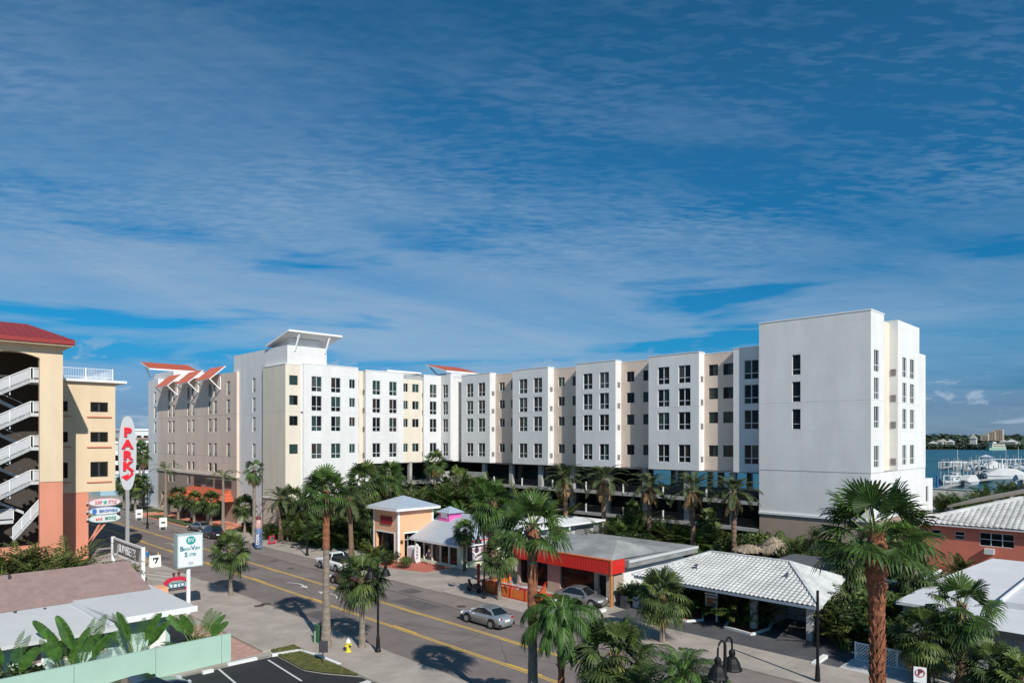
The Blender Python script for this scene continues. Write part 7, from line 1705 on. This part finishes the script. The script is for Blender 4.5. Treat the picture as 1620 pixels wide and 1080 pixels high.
seq = [(1487+2.6*i, 741-.24*i+rp.uniform(-1, 1)) for i in range(22)]+[(1544+4.2*i, 731+rp.uniform(-1.5, 3)) for i in range(19)]+[(1488+6*i, 765+rp.uniform(-4, 4)-i*.6) for i in range(22)]+[(1500+8*i, 752+rp.uniform(-5, 4)-i*.6) for i in range(15)]
for px, py in seq:
    g = G(px, py, WZ); o = p0 if first else p0.copy()
    if not first: COL.objects.link(o)
    first = False; o.location = (g.x, g.y, WZ); o.scale = (.9, .9, rp.uniform(.6, 1.15))
# boat lifts: white frames
lm = MB()
for x in (-2, 2):
    for y in (-3.5, 3.5): lm.box(x-.13, y-.13, 0, x+.13, y+.13, 3.9)
    lm.bar((x, -3.6, 3.85), (x, 3.6, 3.85), .18)
l0 = lm.build('boat_lift', trimw, origin=(0,0,0), cat='boat lift', group='boat lifts at the marina')
for i, (px, py) in enumerate(((1497, 741), (1505, 741), (1516, 740), (1526, 742), (1537, 741), (1548, 738), (1562, 736), (1512, 769), (1580, 735), (1596, 736), (1610, 735))):
    g = G(px, py, WZ); o = l0 if i == 0 else l0.copy()
    if i: COL.objects.link(o)
    o.location = (g.x, g.y, WZ); o.scale = (.8, .8, .85); o.rotation_euler = (0,0,R(40+rp.uniform(-25, 25))); o['label'] = 'white four post boat lift frame, number '.replace(', number ', '')+' '+['at the tip of the outer dock', 'second from the outer dock tip', 'third from the outer dock tip', 'with a small boat below, left of centre', 'over the second small boat', 'left of the flybridge boat', 'under the peaked roof', 'at the inner dock near the seawall', 'right of the peaked roof', 'toward the right edge', 'last before the right edge'][i]
g = G(1560, 737, WZ); rfp = empty('pier_pavilion', (g.x, g.y, WZ), 'white peaked roof pavilion on the outer marina dock', 'pavilion')
mb = MB(); q = [(g.x-2.6, g.y-2.6, 4), (g.x+2.6, g.y-2.6, 4), (g.x+2.6, g.y+2.6, 4), (g.x-2.6, g.y+2.6, 4)]
for i in range(4): mb.face([q[i], q[(i+1) % 4], (g.x, g.y, 5.3)])
mb.build('roof', hull_w, rfp); mb = MB()
for a, b, c in q: mb.box(a-.1, b-.1, WZ, a+.1, b+.1, 4)
mb.build('posts', trimw, rfp)
for px, py in ((1483, 775),):
    g = G(px, 772, 0); mb = MB(); mb.lathe((g.x, g.y, 0), [(.3, 0), (.3, 3.2), (.4, 3.3), (.4, 3.6)], 10); mb.build('blue_column', mat('blue_paint', (.03, .12, .3)), label='blue painted column at the seawall right of the hotel annex', cat='column')

# far shore
def P2(px, d, z=0): a, b = ray(px); return Vector((a*d, b*d, z))
rf_ = random.Random(9)
far_g = mat('far_trees', (.03, .05, .03), .9, .35, .02, col2=(.05, .075, .04), det=8, island=.35)
shore = MB(); lo, hi = 640, 2100
pts = [P2(px, 905+8*math.sin(px*.05), -1.02) for px in range(lo, hi, 20)]
for i in range(len(pts)-1):
    a, b = pts[i], pts[i+1]; n1 = a.normalized()*600; n2 = b.normalized()*600
    shore.face([(a.x, a.y, -.6), (b.x, b.y, -.6), (b.x+n2.x, b.y+n2.y, 1), (a.x+n1.x, a.y+n1.y, 1)][::-1]); shore.face([(a.x, a.y, -1.02), (b.x, b.y, -1.02), (b.x, b.y, -.6), (a.x, a.y, -.6)][::-1])
struct('far_land', shore, mat('far_land', (.06, .08, .04), .9), origin=(0,0,-1.02))
def wood(lo, hi, d0, d1, n, hmin, hmax, name, lab, sz=5.):
    mb = MB()
    for i in range(n):
        px = rf_.uniform(lo, hi); f = rf_.random(); d = d0+(d1-d0)*f; c = P2(px, d); h = (hmin+(hmax-hmin)*f)*rf_.uniform(.75, 1.1); r = rf_.uniform(.6, 1.3)*sz
        for k in range(16):
            v = Vector((rf_.gauss(0, 1), rf_.gauss(0, 1), rf_.gauss(0, 1))).normalized(); p = c+Vector((v.x*r, v.y*r, h*.62+v.z*h*.38)); a = Vector((rf_.uniform(-1,1), rf_.uniform(-1,1), rf_.uniform(-.5,1))).normalized()*r*.55; b = a.cross(Vector((rf_.uniform(-1,1), rf_.uniform(-1,1), 1))).normalized()*r*.5
            mb.face([p-a-b*.3, p+b, p+a*.9, p-b])
    mb.build(name, far_g, kind='stuff', label=lab, cat='woodland', origin=(0,0,0))
wood(880, 1700, 908, 950, 3200, 4, 5.5, 'mangrove_fringe', 'low dark mangroves along the far shore of the bay', 3)
wood(880, 1700, 1030, 1400, 5200, 8, 21, 'far_woodland', 'wooded far shore beyond the bay', 5.5)
rl_ = random.Random(3)
house_m = [mat('far_house_%d' % i, c, .8, .03) for i, c in enumerate(((.42, .4, .35), (.5, .5, .49), (.36, .33, .3)))]
labs = ['white waterfront house on the far shore just right of the hotel', 'low cream house on the far shore right of the white one', 'cream house with two wings on the far shore', 'pinkish house among the far trees', 'small white house high in the far trees left of the tower block', 'pale grey house right of the far tower block', 'white gabled house on the far shore at the right', 'low pale house at the far right of the opposite shore']
for i, (px, d, w_, h_) in enumerate(((1476, 985, 9, 8), (1487, 1000, 8, 10), (1492, 1005, 8, 11), (1504, 1010, 8, 10), (1540, 1020, 8, 18), (1588, 1000, 9, 10), (1600, 985, 12, 11), (1609, 990, 7, 8))):
    c = P2(px, d); t = empty('far_house', (c.x, c.y, 0), labs[i], 'house', 'houses on the far shore'); z0 = 2+(d-985)*.02
    mb = MB(); mb.box(c.x-w_/2, c.y-w_/2, 0, c.x+w_/2, c.y+w_/2, z0+h_*.6); mb.build('wall', house_m[i % 3], t)
    mb = MB(); a = w_/2+.8; q = [(c.x-a, c.y-a, z0+h_*.6), (c.x+a, c.y-a, z0+h_*.6), (c.x+a, c.y+a, z0+h_*.6), (c.x-a, c.y+a, z0+h_*.6)]
    for k in range(4): mb.face([q[k], q[(k+1) % 4], (c.x, c.y, z0+h_)])
    mb.build('roof', house_m[(i+1) % 3], t)
c = P2(1574, 1090); t = empty('far_tower_block', (c.x, c.y, 0), 'beige stepped apartment block rising over the far shore trees', 'apartment block')
fw = mat('far_beige', (.5, .41, .33), .85, .06)
for dx, w_, h_ in ((-16, 10, 20), (-5, 10, 24), (6, 12, 28)):
    s = Vector((SP, -CP, 0)); p = c+s*dx; mb = MB(); hx = [(p.y-w_/2+1+k*2.4, p.y-w_/2+2.4+k*2.4, 3+3*j, 4.8+3*j) for k in range(int((w_-1)/2.4)) for j in range(int((h_-3)/3))]
    block(mb, p.x-w_/2, p.x+w_/2, p.y-w_/2, p.y+w_/2, 0, h_, hx, [(a-p.y+p.x, b-p.y+p.x, z0_, z1_) for a, b, z0_, z1_ in hx], depth=.6); mb.build('wing', fw, t)
# ferry
c = P2(1576, 860, WZ); t = empty('passenger_ferry', (c.x, c.y, WZ), 'cream and pale green double decked ferry before the far shore', 'ferry')
s = Vector((SP, -CP, 0)); v = Vector((CP, SP, 0))
for nme, z0, z1, a0, a1, m in (('hull', .0, 3.2, -11, 10, mat('ferry_green', (.25, .42, .32), .6)), ('lower_deck', 3.2, 6.2, -7.5, 9, mat('ferry_cream', (.62, .63, .5), .6)), ('upper_deck', 6.2, 8.6, -7, 8.5, mat('ferry_cream', (.62,.63,.5))), ('wheelhouse', 8.6, 10.6, -6.5, -2, hull_w)):
    mb = MB(); mb.obox(c+s*(a0+a1)/2+Vector((0,0,(z0+z1)/2)), s*(a1-a0)/2, v*3.4, (0,0,(z1-z0)/2)); o = mb.build(nme, m, t)
    if 'deck' in nme:
        mb = MB(); mb.obox(c+s*(a0+a1)/2-v*3.45+Vector((0,0,(z0+z1)/2+.2)), s*(a1-a0)*.46, v*.06, (0,0,.55)); mb.build('window_band', cgl, o)
# left background: town beyond the street
lb = [(207, 330, 26, 19, 13, 'far white hotel block with balconies beside the PARK board', (.62, .62, .6)), (222, 300, 22, 18, 13.5, 'far cream apartment block with brown roof band left of the hotel', (.6, .56, .46)), (232, 360, 30, 20, 18, 'far white stepped block just left of the hotel', (.64, .64, .62)), (192, 280, 18, 15, 12, 'far balconied block between the garage and the PARK board', (.55, .56, .56))]
for px, d, w_, dp, h_, lab, cc in lb:
    c = P2(px, d); t = empty('town_block', (c.x, c.y, 0), lab, 'building', 'distant buildings along the street')
    hx = [(c.x-w_/2+1+k*3.2, c.x-w_/2+3.2+k*3.2, 1+3.1*j, 3+3.1*j) for k in range(int((w_-2)/3.2)) for j in range(int((h_-2)/3.1))]
    mb = MB(); block(mb, c.x-w_/2, c.x+w_/2, c.y-dp/2, c.y+dp/2, 0, h_, [], hx, depth=.7); mb.build('wall', mat('town_%d' % px, cc, .8, .05), t)
    mb = MB(); mb.box(c.x-w_/2+.3, c.y-dp/2+.75, .3, c.x+w_/2-.3, c.y-dp/2+.8, h_-.4); mb.build('dark_glazing', glass1, t)
    mb = MB(); mb.box(c.x-w_/2-.5, c.y-dp/2-.5, h_, c.x+w_/2+.5, c.y+dp/2+.5, h_+.8); mb.build('roof_edge', mat('brown_band', (.25, .18, .14)) if '13.5' in str(h_) else trimw, t)
c = P2(222, 205); t = empty('parking_deck_building', (c.x, c.y, 0), 'low white decked building with dark open storeys behind the far palms', 'building')
for z in (3.2, 6.4, 9.2):
    mb = MB(); mb.box(c.x-14, c.y-6, z, c.x+10, c.y+10, z+1.1); mb.build('deck_parapet', trimw, t)
for x in (-13, -6, 1, 8):
    mb = MB(); mb.box(c.x+x, c.y-5.6, 0, c.x+x+.8, c.y-5, 9.2); mb.build('column', trimw, t)
mb = MB(); mb.box(c.x-13, c.y+4, 0, c.x+9.5, c.y+9.5, 9.1); mb.build('core', darkc, t)
c = P2(215, 175); mb = MB(); mb.box(c.x-9, c.y-4, 0, c.x+7, c.y+5, 5.2); b_ = mb.build('blue_shop', mat('pale_blue_wall', (.3, .45, .52), .8), label='pale blue low building behind the mast of the PARK board', cat='building')
mb = MB(); mb.box(c.x-9.3, c.y-4.3, 5.2, c.x+7.3, c.y+5.3, 5.6); mb.build('roof_edge', trimw, b_)
# street trees further down the road
for i, (px, d, s, lab) in enumerate(((203, 240, 6, 'bushy tree under the far white blocks'), (216, 230, 7, 'bushy tree left of the far cream block'), (228, 240, 7, 'bushy tree right of the far cream block'), (190, 220, 6, 'bushy tree behind the surfboard signs'), (236, 260, 8, 'bushy tree at the far end of the hotel'))):
    p = P2(px, d)
    if i == 0:
        tr = empty('street_tree', (0,0,0), '', 'tree', 'distant street trees', local=True); mb = MB()
        mb.path([(0,0,0), (.1,0,.45), (0,.1,.8)], [.07, .05, .03], 7); mb.tube((.1, 0, .45), (.35, .1, .85), .04, .02); mb.tube((.1,0,.45), (-.3, -.1, .85), .04, .02); mb.build('trunk', trunk_b, tr)
        mb = MB()
        for k in range(2600):
            cx, cy, cz, r = rf_.choice(((.3,.1,.95,.35), (-.3,0,.95,.35), (0,.25,1.1,.35), (0,-.3,1.0,.3), (.1,.1,1.25,.3))); v = Vector((rf_.gauss(0,1), rf_.gauss(0,1), rf_.gauss(0,1))).normalized()*r*rf_.uniform(.5, 1.05); q_ = Vector((cx, cy, cz))+v
            a = Vector((rf_.uniform(-1,1), rf_.uniform(-1,1), rf_.uniform(-.3,1))).normalized()*.05; b = a.cross(Vector((rf_.uniform(-1,1), rf_.uniform(-1,1), 1))).normalized()*.035
            mb.face([q_, q_+a+b, q_+a*2, q_+a-b])
        mb.build('crown', bush_g, tr); o = tr; o.location = (p.x, p.y, 0); o.scale = (s,)*3; o['label'] = lab
    else: o = copy_tree(tr, (p.x, p.y, 0), i*1.3, lab, s)
# grass strips by the hotel drive
for poly in ([(39.3, 100), (45.5, 100), (45.5, 104), (39.3, 104)], [(39.3, 139.3), (44.5, 139.3), (44.5, 165), (39.3, 165)], [(39.5, 110), (41.8, 110), (41.8, 133), (39.5, 133)]):
    mb = MB(); mb.box(poly[0][0], poly[0][1], 0, poly[2][0], poly[2][1], .17); struct('planting_strip', mb, mat('planting_soil', (.07, .09, .03), .95, .4, 2, .5, 20))
